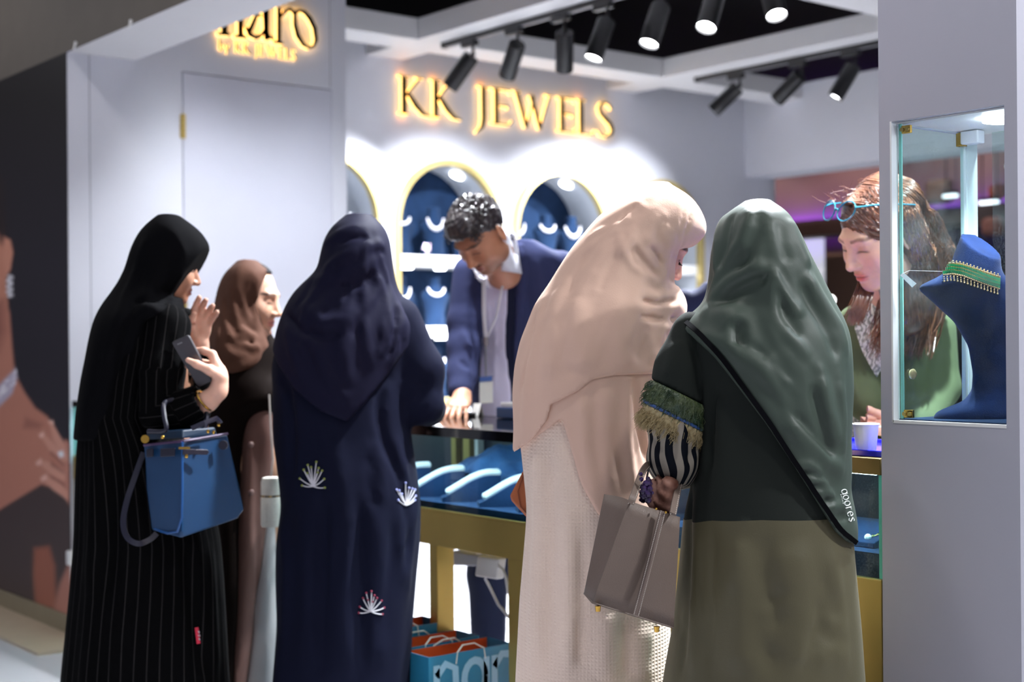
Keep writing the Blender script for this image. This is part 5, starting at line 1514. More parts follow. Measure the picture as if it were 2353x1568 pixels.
# ------------------------------------------------------------------ woman in green, nearest the pillar
P = Person(1760, 2.75, 'person seen from behind in a dark green satin shawl over a two-tone olive dress')
PG = P
satin = M('green_satin', (58, 69, 61), 0.5, sheen=0.1, spec=0.32, bump=0.03, bscale=500, var=.05, vscale=6)
drk = cloth('dark_green_crepe', (36, 40, 37), .8, sheen=.15); olv = cloth('olive_satin_skirt', (82, 77, 55), .55, sheen=.3, spec=.4)
g = P.grid(1430, 2050, 680, 2330, -0.26, 0.40, 0.0075)
DR = [(700, 1640, 1880, 0, .08), (722, 1600, 1915, 0, .10), (745, 1572, 1932, 0, .115), (780, 1562, 1942, 0, .125), (850, 1572, 1946, 0, .13), (950, 1602, 1946, 0, .135), (1020, 1606, 1944, 0, .14), (1100, 1592, 1944, 0, .15), (1200, 1570, 1954, 0, .155), (1300, 1562, 1962, 0, .16), (1441, 1547, 1976, 0, .165), (1568, 1524, 1985, 0, .17), (2294, 1470, 2010, 0, .19)]
g.loft(P.rows(DR), fold=vfold(7, .012, .2, 1.0, .8))
P.folds(g, [([(1592, 1110), (1584, 1250), (1574, 1420), (1560, 1568)], .012, -.012), ([(1610, 1100), (1604, 1250), (1596, 1420), (1590, 1568)], .012, .010), ([(1640, 1200), (1636, 1400), (1630, 1568)], .008, -.007), ([(1690, 1230), (1700, 1400), (1700, 1568)], .03, .008), ([(1760, 1220), (1768, 1400), (1770, 1568)], .022, -.006), ([(1830, 1230), (1840, 1400), (1850, 1568)], .03, .007), ([(1905, 1240), (1925, 1400), (1935, 1568)], .022, .007), ([(1660, 900), (1668, 1050), (1665, 1180)], .03, .006), ([(1622, 900), (1626, 1000), (1616, 1100)], .012, .010), ([(1640, 860), (1640, 980), (1628, 1100)], .008, -.010)])
autofold(P, g, [(1580, 1230), (1560, 1400), (1540, 1560)], [(1940, 1230), (1960, 1400), (1970, 1560)], 14, (.012, .02), (.004, .007), 10)
V, Q = g.mesh(); V = relax(V, Q, 1)
vc = [P.L(u, v, -.15) for u, v in ((1500, 1232), (1567, 1226), (1645, 1205), (1750, 1196), (1911, 1198), (2000, 1204))]
zc = np.interp(V[Q].mean(1)[:, 0], [p[0] for p in vc], [p[2] for p in vc])
dmat = (V[Q].mean(1)[:, 2] < zc).astype(int)
# cut the two colours along a clean seam by snapping near vertices to it
zv = np.interp(V[:, 0], [p[0] for p in vc], [p[2] for p in vc])
near = np.abs(V[:, 2] - zv) < .0042; V[near, 2] = zv[near]
dmat = (V[Q].mean(1)[:, 2] < np.interp(V[Q].mean(1)[:, 0], [p[0] for p in vc], [p[2] for p in vc])).astype(int)
topQ, botQ = Q[dmat == 0], Q[dmat == 1]
def sub_mesh(V, Q):
    idx = np.unique(Q); m = np.full(len(V), -1); m[idx] = np.arange(len(idx)); return V[idx], m[Q]
qmesh('bodice', *sub_mesh(V, topQ), drk, P.o); qmesh('skirt', *sub_mesh(V, botQ), olv, P.o)
# satin shawl
SR = [(461, 1728, 1754, 0, .025), (470, 1692, 1788, 0, .06), (484, 1673, 1804, 0, .08), (513, 1652, 1824, 0, .10), (545, 1641, 1840, 0, .11), (581, 1635, 1856, 0, .116), (640, 1629, 1887, 0, .118), (680, 1622, 1908, 0, .12), (704, 1611, 1920, 0, .122), (720, 1586, 1930, 0, .126), (739, 1558, 1940, 0, .132), (772, 1546, 1951, 0, .142), (821, 1546, 1956, 0, .15), (900, 1555, 1958, 0, .155), (1000, 1575, 1952, 0, .158), (1092, 1580, 1953, 0, .162), (1121, 1575, 1949, 0, .165), (1160, 1570, 1958, 0, .168), (1207, 1570, 1967, 0, .17), (1262, 1570, 1964, 0, .172)]
s = P.grid(1500, 2020, 440, 1290, -0.22, 0.22, 0.0046)
s.loft(P.rows(SR))
P.folds(s, [(p_, r_ * 1.15, a_ * (.95 if a_ > 0 else .55)) for p_, r_, a_ in [([(1717, 478), (1724, 500), (1703, 557), (1659, 628), (1620, 700)], .010, .014), ([(1735, 485), (1738, 520), (1722, 575), (1690, 630)], .012, -.014), ([(1668, 492), (1648, 560), (1640, 640)], .010, .008), ([(1690, 486), (1668, 550), (1652, 640)], .010, -.010), ([(1620, 702), (1673, 653), (1726, 622), (1767, 611)], .012, .016), ([(1640, 712), (1690, 672), (1740, 645), (1770, 640)], .012, -.014),
            ([(1773, 613), (1791, 651), (1823, 704), (1838, 735)], .011, .014), ([(1785, 612), (1812, 660), (1838, 700)], .008, -.010), ([(1770, 624), (1774, 675), (1784, 733), (1817, 777), (1862, 834)], .011, .014), ([(1790, 690), (1805, 740), (1840, 780)], .010, -.012), ([(1848, 620), (1880, 680), (1925, 750), (1945, 830)], .013, .011), ([(1835, 640), (1862, 700), (1905, 770), (1925, 840)], .010, -.010),
            ([(1758, 818), (1782, 845), (1822, 895)], .010, .010), ([(1700, 800), (1750, 850), (1800, 920)], .012, .008), ([(1720, 790), (1775, 835), (1830, 890)], .008, -.009), ([(1605, 725), (1640, 715), (1680, 722), (1697, 745)], .018, .012), ([(1700, 735), (1698, 775), (1690, 800)], .012, -.012), ([(1600, 765), (1660, 790), (1720, 830), (1790, 900)], .014, .008),
            ([(1880, 860), (1905, 950), (1925, 1030)], .016, .010), ([(1860, 880), (1885, 960), (1905, 1050)], .010, -.010), ([(1925, 870), (1935, 960), (1935, 1050)], .010, .008), ([(1800, 960), (1850, 1010), (1900, 1060), (1940, 1085)], .014, .009), ([(1815, 945), (1870, 1000), (1925, 1050)], .008, -.009),
            ([(1826, 1072), (1858, 1070), (1888, 1092)], .008, .010), ([(1852, 1106), (1880, 1104), (1905, 1120)], .007, .010), ([(1872, 1136), (1898, 1130), (1918, 1145)], .007, .010), ([(1905, 1168), (1930, 1160), (1945, 1172)], .007, .009), ([(1840, 1088), (1868, 1088), (1892, 1106)], .006, -.010), ([(1862, 1120), (1890, 1118)], .006, -.010), ([(1890, 1152), (1916, 1150)], .006, -.010), ([(1920, 1190), (1945, 1190)], .006, -.009),
            ([(1810, 500), (1835, 560), (1862, 620)], .014, .008), ([(1790, 500), (1800, 560), (1815, 610)], .012, -.008)]])
autofold(P, s, [(1700, 480), (1650, 600), (1625, 700), (1700, 850), (1800, 1000), (1890, 1140)], [(1790, 480), (1850, 600), (1910, 720), (1945, 850), (1945, 1000), (1950, 1150)], 14, (.010, .018), (.003, .005), 9, 2.0)
HEM = [(1500, 700), (1553, 733), (1600, 770), (1650, 822), (1700, 890), (1760, 972), (1805, 1042), (1850, 1112), (1890, 1174), (1925, 1226), (1958, 1253), (2010, 1275)]
s.clip_above(*P.hem(HEM, -.14), k=.003)
V, Q = s.mesh(); V = relax(V, Q, 1, .3); shawl = qmesh('shawl', V, Q, satin, P.o)
bv = cam_bvh(shawl)
pp = []
for i in range(len(HEM) - 1):
    for t in np.linspace(0, 1, 8)[:-1]:
        u, v = HEM[i][0] + (HEM[i + 1][0] - HEM[i][0]) * t, HEM[i][1] + (HEM[i + 1][1] - HEM[i][1]) * t
        q = surf(bv, P, u + 5, v - 7, .003)
        if q is not None: pp.append(q)
pp = [np.mean(pp[max(0, i - 2):i + 3], 0) for i in range(len(pp))]
MB().ribbon(pp, .009, .005, (0, -1, 0)).build('piping', M('black_piping', (9, 9, 13), .8, spec=.05), shawl, smooth=True, world=False)
# white lettering running down the shawl's corner
GL2 = {'a': [arc(.22, .25, .2, .25, 0, 360, 14), [(.43, .5), (.43, 0)]], 'd': [arc(.22, .25, .2, .25, 0, 360, 14), [(.43, .95), (.43, 0)]], 'o': [arc(.22, .25, .21, .25, 0, 360, 14)], 'r': [[(.05, .5), (.05, 0)], [(.05, .35), (.15, .48), (.3, .48)]], 'e': [[(.04, .27), (.42, .27)] + arc(.23, .25, .2, .25, 10, 320, 12)], 's': [[(.36, .44), (.2, .5), (.06, .4), (.2, .27), (.36, .14), (.2, 0), (.03, .07)]]}
tx = MB(); a0, a1 = np.array([1937., 1125.]), np.array([1958., 1206.])
dn = (a1 - a0) / np.linalg.norm(a1 - a0); un = np.array([dn[1], -dn[0]])
pos = 0
for ch in 'adores':
    for st in GL2[ch]:
        q = []
        for a, b_ in st:
            w = a0 + dn * (pos + a * 25) + un * (b_ * 25 - 6)
            p = surf(bv, P, w[0], w[1], .0012)
            if p is not None: q.append(p)
        if len(q) > 1: tx.tube(q, .0009, 5)
    pos += {'r': 11, 's': 13}.get(ch, 14)
for k in range(5):
    w = np.array([1931., 1138.]) + dn * 5 * k
    p = surf(bv, P, w[0], w[1], .0012)
    if p is not None: tx.sphere(p, .0013, 6, 4)
tx.build('lettering', M('white_print', (235, 238, 235), .6), shawl, smooth=True, world=False)
# left sleeve: dark crepe, trim bands, striped balloon cuff
gs = P.grid(1440, 1680, 720, 1010, -0.20, 0.22, 0.006)
gs.chain([P.L(1600, 772, -.01), P.L(1572, 850, -.02), P.L(1553, 925, -.03)], [.050, .054, .056], .02)
tl, tr_ = P.L(1495, 872, -.02), P.L(1622, 935, -.02)
tn_ = np.array([-(tr_ - tl)[2], 0, (tr_ - tl)[0]]); tn_ /= np.linalg.norm(tn_)
if tn_[2] < 0: tn_ = -tn_
gs.clip_fn(lambda X, Y, Z: -((X - tl[0]) * tn_[0] + (Z - tl[2]) * tn_[2]), .002)
P.folds(gs, [([(1597, 790), (1605, 850), (1612, 915)], .008, -.009), ([(1560, 780), (1545, 830), (1535, 870)], .014, .006)])
V, Q = gs.mesh(); V = relax(V, Q, 1); qmesh('sleeve', V, Q, drk, P.o)
def band(o0, o1, r0, r1, mat, name, fringe=None, seed=1):
    """ring of trim around the arm, o0..o1 offsets along the arm below the dark sleeve"""
    gb = P.grid(1450, 1680, 850, 1030, -0.20, 0.22, 0.0045)
    gb.chain([P.L(1572, 850, -.02), P.L(1553, 925, -.03), P.L(1545, 980, -.03)], [r0, (r0 + r1) / 2, r1], .01)
    gb.clip_fn(lambda X, Y, Z: ((X - tl[0]) * tn_[0] + (Z - tl[2]) * tn_[2]) + o0, .001)
    gb.clip_fn(lambda X, Y, Z: -((X - tl[0]) * tn_[0] + (Z - tl[2]) * tn_[2]) - o1, .001)
    V, Q = gb.mesh()
    o = qmesh(name, V, Q, mat, P.o)
    if fringe:
        rnd = random.Random(seed); fm = MB()
        zr = (V[:, 0] - tl[0]) * tn_[0] + (V[:, 2] - tl[2]) * tn_[2]
        cand = V[(zr < -(o0 + (o1 - o0) * fringe[2]))]
        ctr_ = V.mean(0)
        for _ in range(fringe[0]):
            p = cand[rnd.randrange(len(cand))]
            out = p - ctr_; out -= tn_ * (out @ tn_); out /= np.linalg.norm(out) + 1e-6
            l = fringe[1] * rnd.uniform(.5, 1.2)
            q1 = p + out * .002 + (-tn_ + out * rnd.uniform(.0, .5) + np.array([rnd.uniform(-.5, .5), 0, 0])) * l * .5
            q2 = q1 + (-tn_ + np.array([rnd.uniform(-.6, .6), rnd.uniform(-.3, .3), 0])) * l * .5
            fm.tube([p, q1, q2], [.0007, .0006, .0003], 3)
        fo = fm.build('fringe', mat, o, world=False); fo['kind'] = 'stuff'
    return o
band(0.0, .042, .0570, .0590, M('green_sequin_trim', (28, 56, 40), .35, c2=(92, 104, 66), vscale=45, bump=.5, bscale=160, spec=.6), 'sequin_band', (1300, .012, .0), 2)
band(.040, .047, .0600, .0600, M('blue_ribbon', (52, 84, 140), .5), 'ribbon_band')
band(.046, .072, .0595, .0600, M('cream_lace', (192, 176, 134), .8, c2=(150, 130, 90), vscale=120, bump=.6, bscale=200), 'lace_band', (1500, .020, .35), 5)
strp = striped('black_cream_stripe', (20, 23, 30), (150, 142, 130), 0.0270, 0.0130, .6)
gb = P.grid(1440, 1660, 930, 1140, -0.20, 0.25, 0.0055)
gb.loft(P.rows([(945, 1500, 1606, -.03, .052), (985, 1482, 1606, -.03, .060), (1010, 1494, 1606, -.03, .060), (1045, 1486, 1606, -.03, .066), (1075, 1488, 1602, -.03, .064), (1098, 1505, 1590, -.03, .050), (1112, 1528, 1574, -.03, .028)]), smooth=2)
P.folds(gb, [([(1500, 1005), (1512, 1020), (1518, 1045)], .007, -.012), ([(1603, 1030), (1590, 1040), (1580, 1070)], .007, -.010), ([(1530, 960), (1528, 1020), (1532, 1090)], .010, .006), ([(1565, 960), (1566, 1030), (1560, 1090)], .010, .006), ([(1548, 970), (1548, 1040), (1546, 1100)], .008, -.006)])
gb.chain([P.L(1550, 1070, .0), P.L(1560, 1080, .14), P.L(1575, 1070, .20)], [.045, .038, .030], .03)
V, Q = gb.mesh(); V = relax(V, Q, 1)
cx0 = P.L(1546, 1040, -.03)
qmesh('balloon_cuff', V, Q, strp, P.o, stripe=(np.arctan2(V[:, 1] - cx0[1], V[:, 0] - cx0[0]) + 4) * .0565 + .004 * np.sin(V[:, 2] * 60))
gr = P.grid(1860, 2040, 720, 1110, -0.1, 0.55, 0.007)
gr.chain([P.L(1885, 775, .04), P.L(1890, 900, .08), P.L(1885, 985, .16), P.L(1890, 985, .34)], [.05, .046, .042, .034], .02)
V, Q = gr.mesh(); qmesh('sleeve', V, Q, drk, P.o)
sk = Skin()
hc, _ = place_head(sk, P, 1738, 585, .0, (-.2, 1, -.25), (0, .2, 1), 0.86, h=.006)
core_body(P, sk, (190, 145, 118), 1760, 790, 1690, 1830, headp=hc)
gh = P.grid(1500, 2000, 920, 1150, .1, .62, .004)
fingers(gh, P.L(1905, 985, .34), (-.2, 1, .0), (0, 0, -1), (-1, 0, 0), [(.2, .3, .2)] * 4, .9)
fingers(gh, P.L(1576, 1070, .20), (.5, .6, .0), (0, 0, -1), (1, -.5, 0), [(.5, .6, .3)] * 4, .85)
sk.sdf(gh, (206, 160, 136)); sk.build(P.o, m_skin)
# ------------------------------------------------------------------ salesman in the navy suit
P = Person(1180, 4.95, 'person with short dark hair in navy suit and open collar, bending over the counter')
suit = cloth('navy_suit_wool', (46, 51, 82), .8, sheen=.08, bscale=500); shirtm = cloth('lilac_white_shirt', (196, 192, 216), .7, sheen=.1)
collarm = cloth('white_collar', (232, 234, 244), .7, sheen=.1); liner = cloth('suit_lining', (24, 28, 48), .6)
JR = [(552, 1170, 1215, -.06, .05), (566, 1130, 1258, -.05, .08), (585, 1090, 1292, -.04, .10), (612, 1066, 1306, -.03, .115), (683, 1066, 1302, .0, .125), (749, 1074, 1296, .03, .13), (831, 1078, 1292, .05, .13), (905, 1082, 1290, .06, .13), (1000, 1084, 1288, .07, .13), (1150, 1086, 1284, .08, .135), (1230, 1090, 1280, .08, .13)]
g = P.grid(1000, 1380, 540, 1250, -0.45, 0.28, 0.008)
g.loft(P.rows(JR))
bodyv = g.v.copy()
g.chain([P.L(1085, 630, -.03), P.L(1070, 740, -.07), P.L(1066, 800, -.11)], [.068, .062, .056], .02)
g.chain([P.L(1066, 800, -.11), P.L(1062, 860, -.16), P.L(1058, 898, -.21)], [.056, .050, .043], .02)
g.chain([P.L(1285, 620, -.02), P.L(1310, 740, -.06), P.L(1300, 830, -.12), P.L(1270, 905, -.22)], [.068, .062, .054, .044], .02)
P.folds(g, [([(1062, 760), (1075, 790), (1085, 800)], .012, .010), ([(1060, 830), (1075, 850)], .010, -.008), ([(1230, 590), (1245, 660), (1250, 760)], .02, .008), ([(1210, 640), (1220, 740), (1215, 860)], .014, -.008), ([(1090, 650), (1085, 760), (1090, 880)], .014, -.012)])
V, Q = g.mesh(); V = relax(V, Q, 1); jk = qmesh('jacket', V, Q, suit, P.o)
def between(gv, left, right, off, d=-.1):
    l, r = P.hem(left, d), P.hem(right, d)
    o = g.like(gv - off)
    def fn(X, Y, Z):
        xl = np.interp(Z, l[1][::-1], l[0][::-1]); xr = np.interp(Z, r[1][::-1], r[0][::-1])
        return np.maximum(np.maximum(xl - X, X - xr), Y - .0)
    o.clip_fn(fn, .002)
    zt, zb = max(l[1]), min(l[1])
    o.clip_fn(lambda X, Y, Z: np.maximum(Z - zt, zb - Z), .002)
    return o
o = between(bodyv, [(600, 1098), (646, 1103), (800, 1100), (1200, 1100)] and [(1112, 590), (1103, 646), (1100, 800), (1096, 905), (1094, 1200)], [(1165, 590), (1184, 646), (1182, 800), (1188, 905), (1192, 1200)], .003)
V, Q = o.mesh(); qmesh('jacket_lining', V, Q, liner, P.o)
o = between(bodyv, [(1118, 585), (1108, 646), (1104, 800), (1100, 905), (1098, 1200)], [(1166, 585), (1168, 646), (1162, 800), (1176, 905), (1180, 1200)], .007)
P.folds(o, [([(1138, 640), (1138, 760), (1136, 900)], .006, .007), ([(1110, 800), (1130, 815), (1158, 805)], .008, .008), ([(1120, 700), (1125, 760)], .01, .006)])
V, Q = o.mesh(); sh = qmesh('shirt', V, Q, shirtm, P.o)
for lf, rt, nm in (([(1100, 600), (1086, 646), (1088, 700), (1099, 800), (1096, 900)], [(1112, 600), (1105, 646), (1104, 700), (1102, 800), (1098, 900)], 'lapel'), ([(1176, 560), (1186, 600), (1184, 700), (1180, 800), (1184, 900)], [(1204, 560), (1216, 625), (1206, 680), (1190, 800), (1187, 900)], 'lapel')):
    o = between(bodyv, lf, rt, .010); V, Q = o.mesh()
    if len(V): qmesh(nm, V, Q, suit, P.o)
MB().tube([P.L(1112, 640, -.175), P.L(1112, 720, -.15), P.L(1116, 775, -.125)], .007, 8).tube([P.L(1158, 640, -.175), P.L(1140, 730, -.15), P.L(1118, 778, -.125)], .004, 8).build('lanyard', M('white_lanyard', (214, 214, 222), .6), P.o, smooth=True, world=False)
bd = MB(); q = [P.L(u, v, -.12) for u, v in ((1102, 866), (1132, 864), (1133, 926), (1103, 928))]
bd.loft([q, [p + np.array([0, -.004, 0]) for p in q]]); bdo = bd.build('badge', M('badge_white', (220, 222, 216), .35), P.o, world=False)
bd = MB(); q = [P.L(u, v, -.126) for u, v in ((1102, 866), (1132, 864), (1132, 876), (1102, 878))]
bd.loft([q, [p + np.array([0, -.002, 0]) for p in q]]); bd.build('badge_header', M('badge_blue', (60, 90, 150), .4), bdo, world=False)
MB().cyl(P.L(1116, 778, -.125), P.L(1117, 866, -.125), .004, n=8).cyl(P.L(1116, 775, -.128), P.L(1116, 795, -.128), .010, n=10).build('badge_clip', M('steel_clip', (150, 150, 156), .3, .9), bdo, smooth=True, world=False)
# trousers and shoes
gt = P.grid(1000, 1380, 1150, 1720, -0.20, 0.32, 0.010)
hx = P.L(1185, 1200, .08)
gt.ell((hx[0], .08, .80), (.16, .13, .14))
for sx in (-1, 1):
    gt.chain([(hx[0] + sx * .085, .08, .78), (hx[0] + sx * .10, .075, .45), (hx[0] + sx * .10, .085, .09)], [.088, .070, .058], .03)
V, Q = gt.mesh(); qmesh('trousers', V, Q, cloth('dark_trousers', (26, 30, 48)), P.o)
for sx in (-1, 1):
    gs = SDF((hx[0] + sx * .10 - .08, -.15, -.01), (hx[0] + sx * .10 + .08, .25, .13), .006)
    gs.ell((hx[0] + sx * .10, .03, .035), (.045, .13, .036)); gs.ell((hx[0] + sx * .10, .09, .06), (.042, .06, .055), .02)
    gs.clip_fn(lambda X, Y, Z: .004 - Z, .002)
    V, Q = gs.mesh(); qmesh('shoe', V, Q, M('black_shoe', (18, 17, 17), .3), P.o)
sk = Skin()
MF, MU = (-.46, -.46, -.76), (-.50, -.58, .64)
hc, HR = place_head(sk, P, 1104, 538, -.36, MF, MU, 1.0, skin=(168, 116, 88), lip=(140, 84, 76), brow=(40, 30, 26), male=True, stubble=.75, scalp=(40, 32, 32), neck=0)
gn = P.grid(1080, 1240, 520, 720, -.42, .1, .006)
gn.cap(hc + HR @ np.array([0, .028, -.055]), P.L(1160, 628, -.14), .052, .052, .02)
gn.cap(P.L(1158, 626, -.14), P.L(1150, 634, -.12), .048, .04, .03)
sk.sdf(gn, (164, 112, 86))
gall = g.like(np.minimum(bodyv - .007, 9.0)); gall.cap(hc + HR @ np.array([0, .028, -.055]), P.L(1160, 628, -.14), .052, .052, .02)
for tl_, tr_c, br_, bl_ in (((1158, 526), (1186, 544), (1200, 630), (1152, 622)), ((1082, 610), (1114, 626), (1130, 664), (1100, 646))):
    n_ = 8; vs_ = []
    for i in range(n_ + 1):
        for j in range(n_ + 1):
            s_, t_ = i / n_, j / n_
            u_ = (tl_[0] * (1 - s_) + tr_c[0] * s_) * (1 - t_) + (bl_[0] * (1 - s_) + br_[0] * s_) * t_
            v_ = (tl_[1] * (1 - s_) + tr_c[1] * s_) * (1 - t_) + (bl_[1] * (1 - s_) + br_[1] * s_) * t_
            q_ = P.on(gall, [(u_, v_)])
            base_ = q_[0] if q_ else P.L(u_, v_, -.15)
            vs_.append(base_ - P.dir(u_, v_) * (.022 + .008 * t_))
    N_ = (n_ + 1) ** 2
    mb = MB(); mb.add(vs_, [(i * (n_ + 1) + j, (i + 1) * (n_ + 1) + j, (i + 1) * (n_ + 1) + j + 1, i * (n_ + 1) + j + 1) for i in range(n_) for j in range(n_)])
    co_ = mb.build('collar', collarm, sh, world=False, smooth=True); md = co_.modifiers.new('thick', 'SOLIDIFY'); md.thickness = .006
core_body(P, sk, (164, 112, 86), 1185, 720, 1140, 1220, dc=.05, legs=False)
gh = P.grid(1000, 1330, 860, 980, -.50, .05, .0038)
gh.chain([P.L(1060, 885, -.19), P.L(1060, 918, -.25)], [.030, .027], .01)
fingers(gh, P.L(1062, 916, -.25), (-.15, -1, -.35), (0, .3, -1), (-1, .1, 0), [(.25, .35, .2)] * 4, 1.0, thumb=(.7, .3))
gh.chain([P.L(1272, 900, -.20), P.L(1258, 925, -.26)], [.030, .027], .01)
fingers(gh, P.L(1258, 922, -.26), (-.5, -1, -.3), (0, .3, -1), (-1, .4, 0), [(.25, .35, .2)] * 4, 1.0, thumb=(.7, .3))
sk.sdf(gh, (188, 136, 108)); sk.build(P.o, m_skin)
# short wavy hair
hairm = M('black_brown_hair', (34, 27, 30), .32, spec=.7, var=.15, vscale=40)
def hair_cap(h=.0035):
    gc = SDF((-.10, -.12, -.05), (.10, .13, .16), h)
    gc.ell((0, .014, .040), (.079, .099, .088)); gc.ell((0, -.035, .085), (.060, .060, .042), .03)
    def f(X, Y, Z):
        front = .062 + .02 * (np.abs(X) / .07) ** 2 * 0
        zl = np.where(Y < .0, .060 - np.clip(Y + .06, 0, 1) * .75 * (np.abs(X) > .055), np.clip(.015 - Y * .55, -.05, .03))
        return zl - Z
    gc.clip_fn(f, .006)
    X, Y, Z = gc.coords()
    gc.v = gc.v - (.0035 * np.sin(X * 210 + 3 * np.sin(Z * 90)) * np.sin(Y * 190 + 2 * np.sin(X * 80)) * np.sin(Z * 170 + 1)).astype(np.float32)
    return gc.mesh()
V, Q = hair_cap()
qmesh('hair', (V * 1.0) @ HR.T + hc, Q, hairm, P.o)
hr = MB(); rnd = random.Random(4)
for _ in range(520):
    a = rnd.uniform(-1.2, 1.2); e = rnd.uniform(.15, 1.45); yy = rnd.uniform(-.9, .5)
    p = np.array([.076 * math.sin(a), .012 + .090 * yy, .045 + .082 * math.sqrt(max(.02, 1 - math.sin(a) ** 2 * .9 - yy * yy * .85))])
    nrm = p - np.array([0, .014, .035]); nrm /= np.linalg.norm(nrm)
    t1 = np.cross(nrm, (rnd.uniform(-1, 1), rnd.uniform(-1, 1), rnd.uniform(-1, 1))); t1 /= np.linalg.norm(t1); t2 = np.cross(nrm, t1)
    L_ = rnd.uniform(.012, .022)
    pts = [p, p + nrm * .006 + t1 * L_ * .4, p + nrm * .008 + t1 * L_ * .7 + t2 * L_ * .4, p + nrm * .003 + t1 * L_ * .6 + t2 * L_ * .9]
    hr.tube([hc + HR @ (q_ * 1.0) for q_ in pts], [.0022, .0026, .0022, .0010], 5)
ho = hr.build('hair_curls', hairm, P.o, smooth=True, world=False); ho['kind'] = 'stuff'

# ------------------------------------------------------------------ second man in a suit, almost hidden
P = Person(1668, 4.9, 'person in a navy suit mostly hidden behind the green shawl, only one shoulder showing')
g = P.grid(1530, 1800, 560, 1250, -.3, .3, .010)
g.loft(P.rows([(648, 1630, 1706, 0, .06), (665, 1600, 1736, 0, .09), (685, 1565, 1765, 0, .11), (710, 1552, 1780, 0, .12), (800, 1552, 1780, 0, .13), (1000, 1562, 1772, 0, .13), (1230, 1566, 1768, 0, .13)]))
for sx, u in ((-1, 1570), (1, 1762)):
    g.chain([P.L(u, 705), P.L(u - sx * -8, 850, -.02), P.L(u + sx * 2, 960, -.05)], [.06, .055, .045], .02)
V, Q = g.mesh(); qmesh('jacket', V, Q, suit, P.o)
gt = P.grid(1530, 1800, 1150, 1720, -.3, .3, .012); hx = P.L(1668, 1200)
gt.ell((hx[0], 0, .80), (.15, .12, .14))
for sx in (-1, 1): gt.chain([(hx[0] + sx * .08, 0, .78), (hx[0] + sx * .09, 0, .06)], [.085, .058], .03)
V, Q = gt.mesh(); qmesh('trousers', V, Q, MATS['dark_trousers'], P.o)
for sx in (-1, 1):
    gs = SDF((hx[0] + sx * .09 - .08, -.2, -.01), (hx[0] + sx * .09 + .08, .15, .13), .008)
    gs.ell((hx[0] + sx * .09, -.04, .035), (.045, .13, .036)); gs.clip_fn(lambda X, Y, Z: .004 - Z, .002)
    V, Q = gs.mesh(); qmesh('shoe', V, Q, MATS['black_shoe'], P.o)
sk = Skin(); hc, HR = place_head(sk, P, 1692, 592, -.02, (-.3, -1, -.2), (0, -.2, 1), 1.0, h=.005, male=True, scalp=(30, 24, 22), stubble=.4, skin=(176, 124, 98))
core_body(P, sk, (170, 120, 94), 1668, 760, 1630, 1700, headp=hc, legs=False)
gh = P.grid(1530, 1800, 900, 1100, -.2, .1, .005)
fingers(gh, P.L(1572, 960, -.05), (0, 0, -1), (1, 0, 0), (0, -1, 0), [(.2, .3, .2)] * 4); fingers(gh, P.L(1764, 960, -.05), (0, 0, -1), (-1, 0, 0), (0, -1, 0), [(.2, .3, .2)] * 4)
sk.sdf(gh, (176, 124, 98)); sk.build(P.o, m_skin)
V, Q = hair_cap(.005); qmesh('hair', V @ HR.T + hc, Q, hairm, P.o)

# ------------------------------------------------------------------ saleswoman beside the pillar
P = Person(2050, 3.75, 'person with long wavy auburn hair and glasses on the head, looking down beside the pillar')
card = cloth('sage_cardigan', (82, 92, 68), .9, sheen=.1); blo = M('patterned_blouse', (196, 202, 196), .75, sheen=.1)
nt = blo.node_tree; b = nt.nodes['Principled BSDF']; tc = nt.nodes.new('ShaderNodeTexCoord')
vo = nt.nodes.new('ShaderNodeTexWave'); vo.inputs['Scale'].default_value = 26; vo.inputs['Distortion'].default_value = 9; vo.inputs['Detail Scale'].default_value = 2.2
nt.links.new(tc.outputs['Object'], vo.inputs['Vector'])
mx = nt.nodes.new('ShaderNodeMix'); mx.data_type = 'RGBA'; mx.inputs['A'].default_value = lin((120, 130, 124)) + (1,); mx.inputs['B'].default_value = lin((226, 232, 228)) + (1,)
nt.links.new(vo.outputs['Fac'], mx.inputs['Factor']); nt.links.new(mx.outputs['Result'], b.inputs['Base Color'])
g = P.grid(1850, 2290, 650, 1400, -.36, .28, .0075)
g.loft(P.rows([(668, 2020, 2080, -.04, .05), (684, 1985, 2110, -.03, .08), (705, 1952, 2138, -.02, .10), (730, 1936, 2156, 0, .12), (800, 1934, 2166, .0, .13), (900, 1938, 2170, 0, .13), (1000, 1942, 2168, .01, .135), (1150, 1940, 2170, .02, .14), (1390, 1936, 2174, .02, .14)]))
bodyv = g.v.copy()
g.chain([P.L(1968, 750, -.02), P.L(1962, 850, -.06), P.L(1990, 930, -.14)], [.055, .05, .045], .02)
g.chain([P.L(2148, 760, .0), P.L(2160, 890, -.02), P.L(2120, 975, -.14), P.L(2062, 985, -.24)], [.055, .05, .044, .036], .02)
P.folds(g, [([(1945, 740), (1965, 720), (1990, 705)], .010, .010), ([(1938, 800), (1950, 860), (1975, 920)], .014, .010), ([(2080, 720), (2090, 800), (2100, 900)], .014, .010), ([(2130, 760), (2135, 840), (2125, 920)], .012, -.010)])
V, Q = g.mesh(); V = relax(V, Q, 1); qmesh('cardigan', V, Q, card, P.o)
o = between(bodyv, [(2000, 690), (1985, 720), (1958, 766), (1950, 860), (1948, 960), (1946, 1390)], [(2068, 690), (2066, 720), (2052, 780), (2006, 880), (1985, 960), (2010, 1390)], .012)
V, Q = o.mesh(); qmesh('blouse', V, Q, blo, P.o)
sk = Skin()
SF, SU = (-.84, -.34, -.45), (-.38, -.28, .86)
hc, HR = place_head(sk, P, 2021, 540, -.24, SF, SU, 1.04, skin=(216, 174, 148), lip=(196, 100, 92), brow=(120, 90, 76), blush=.22, neck=0, h=.0028)
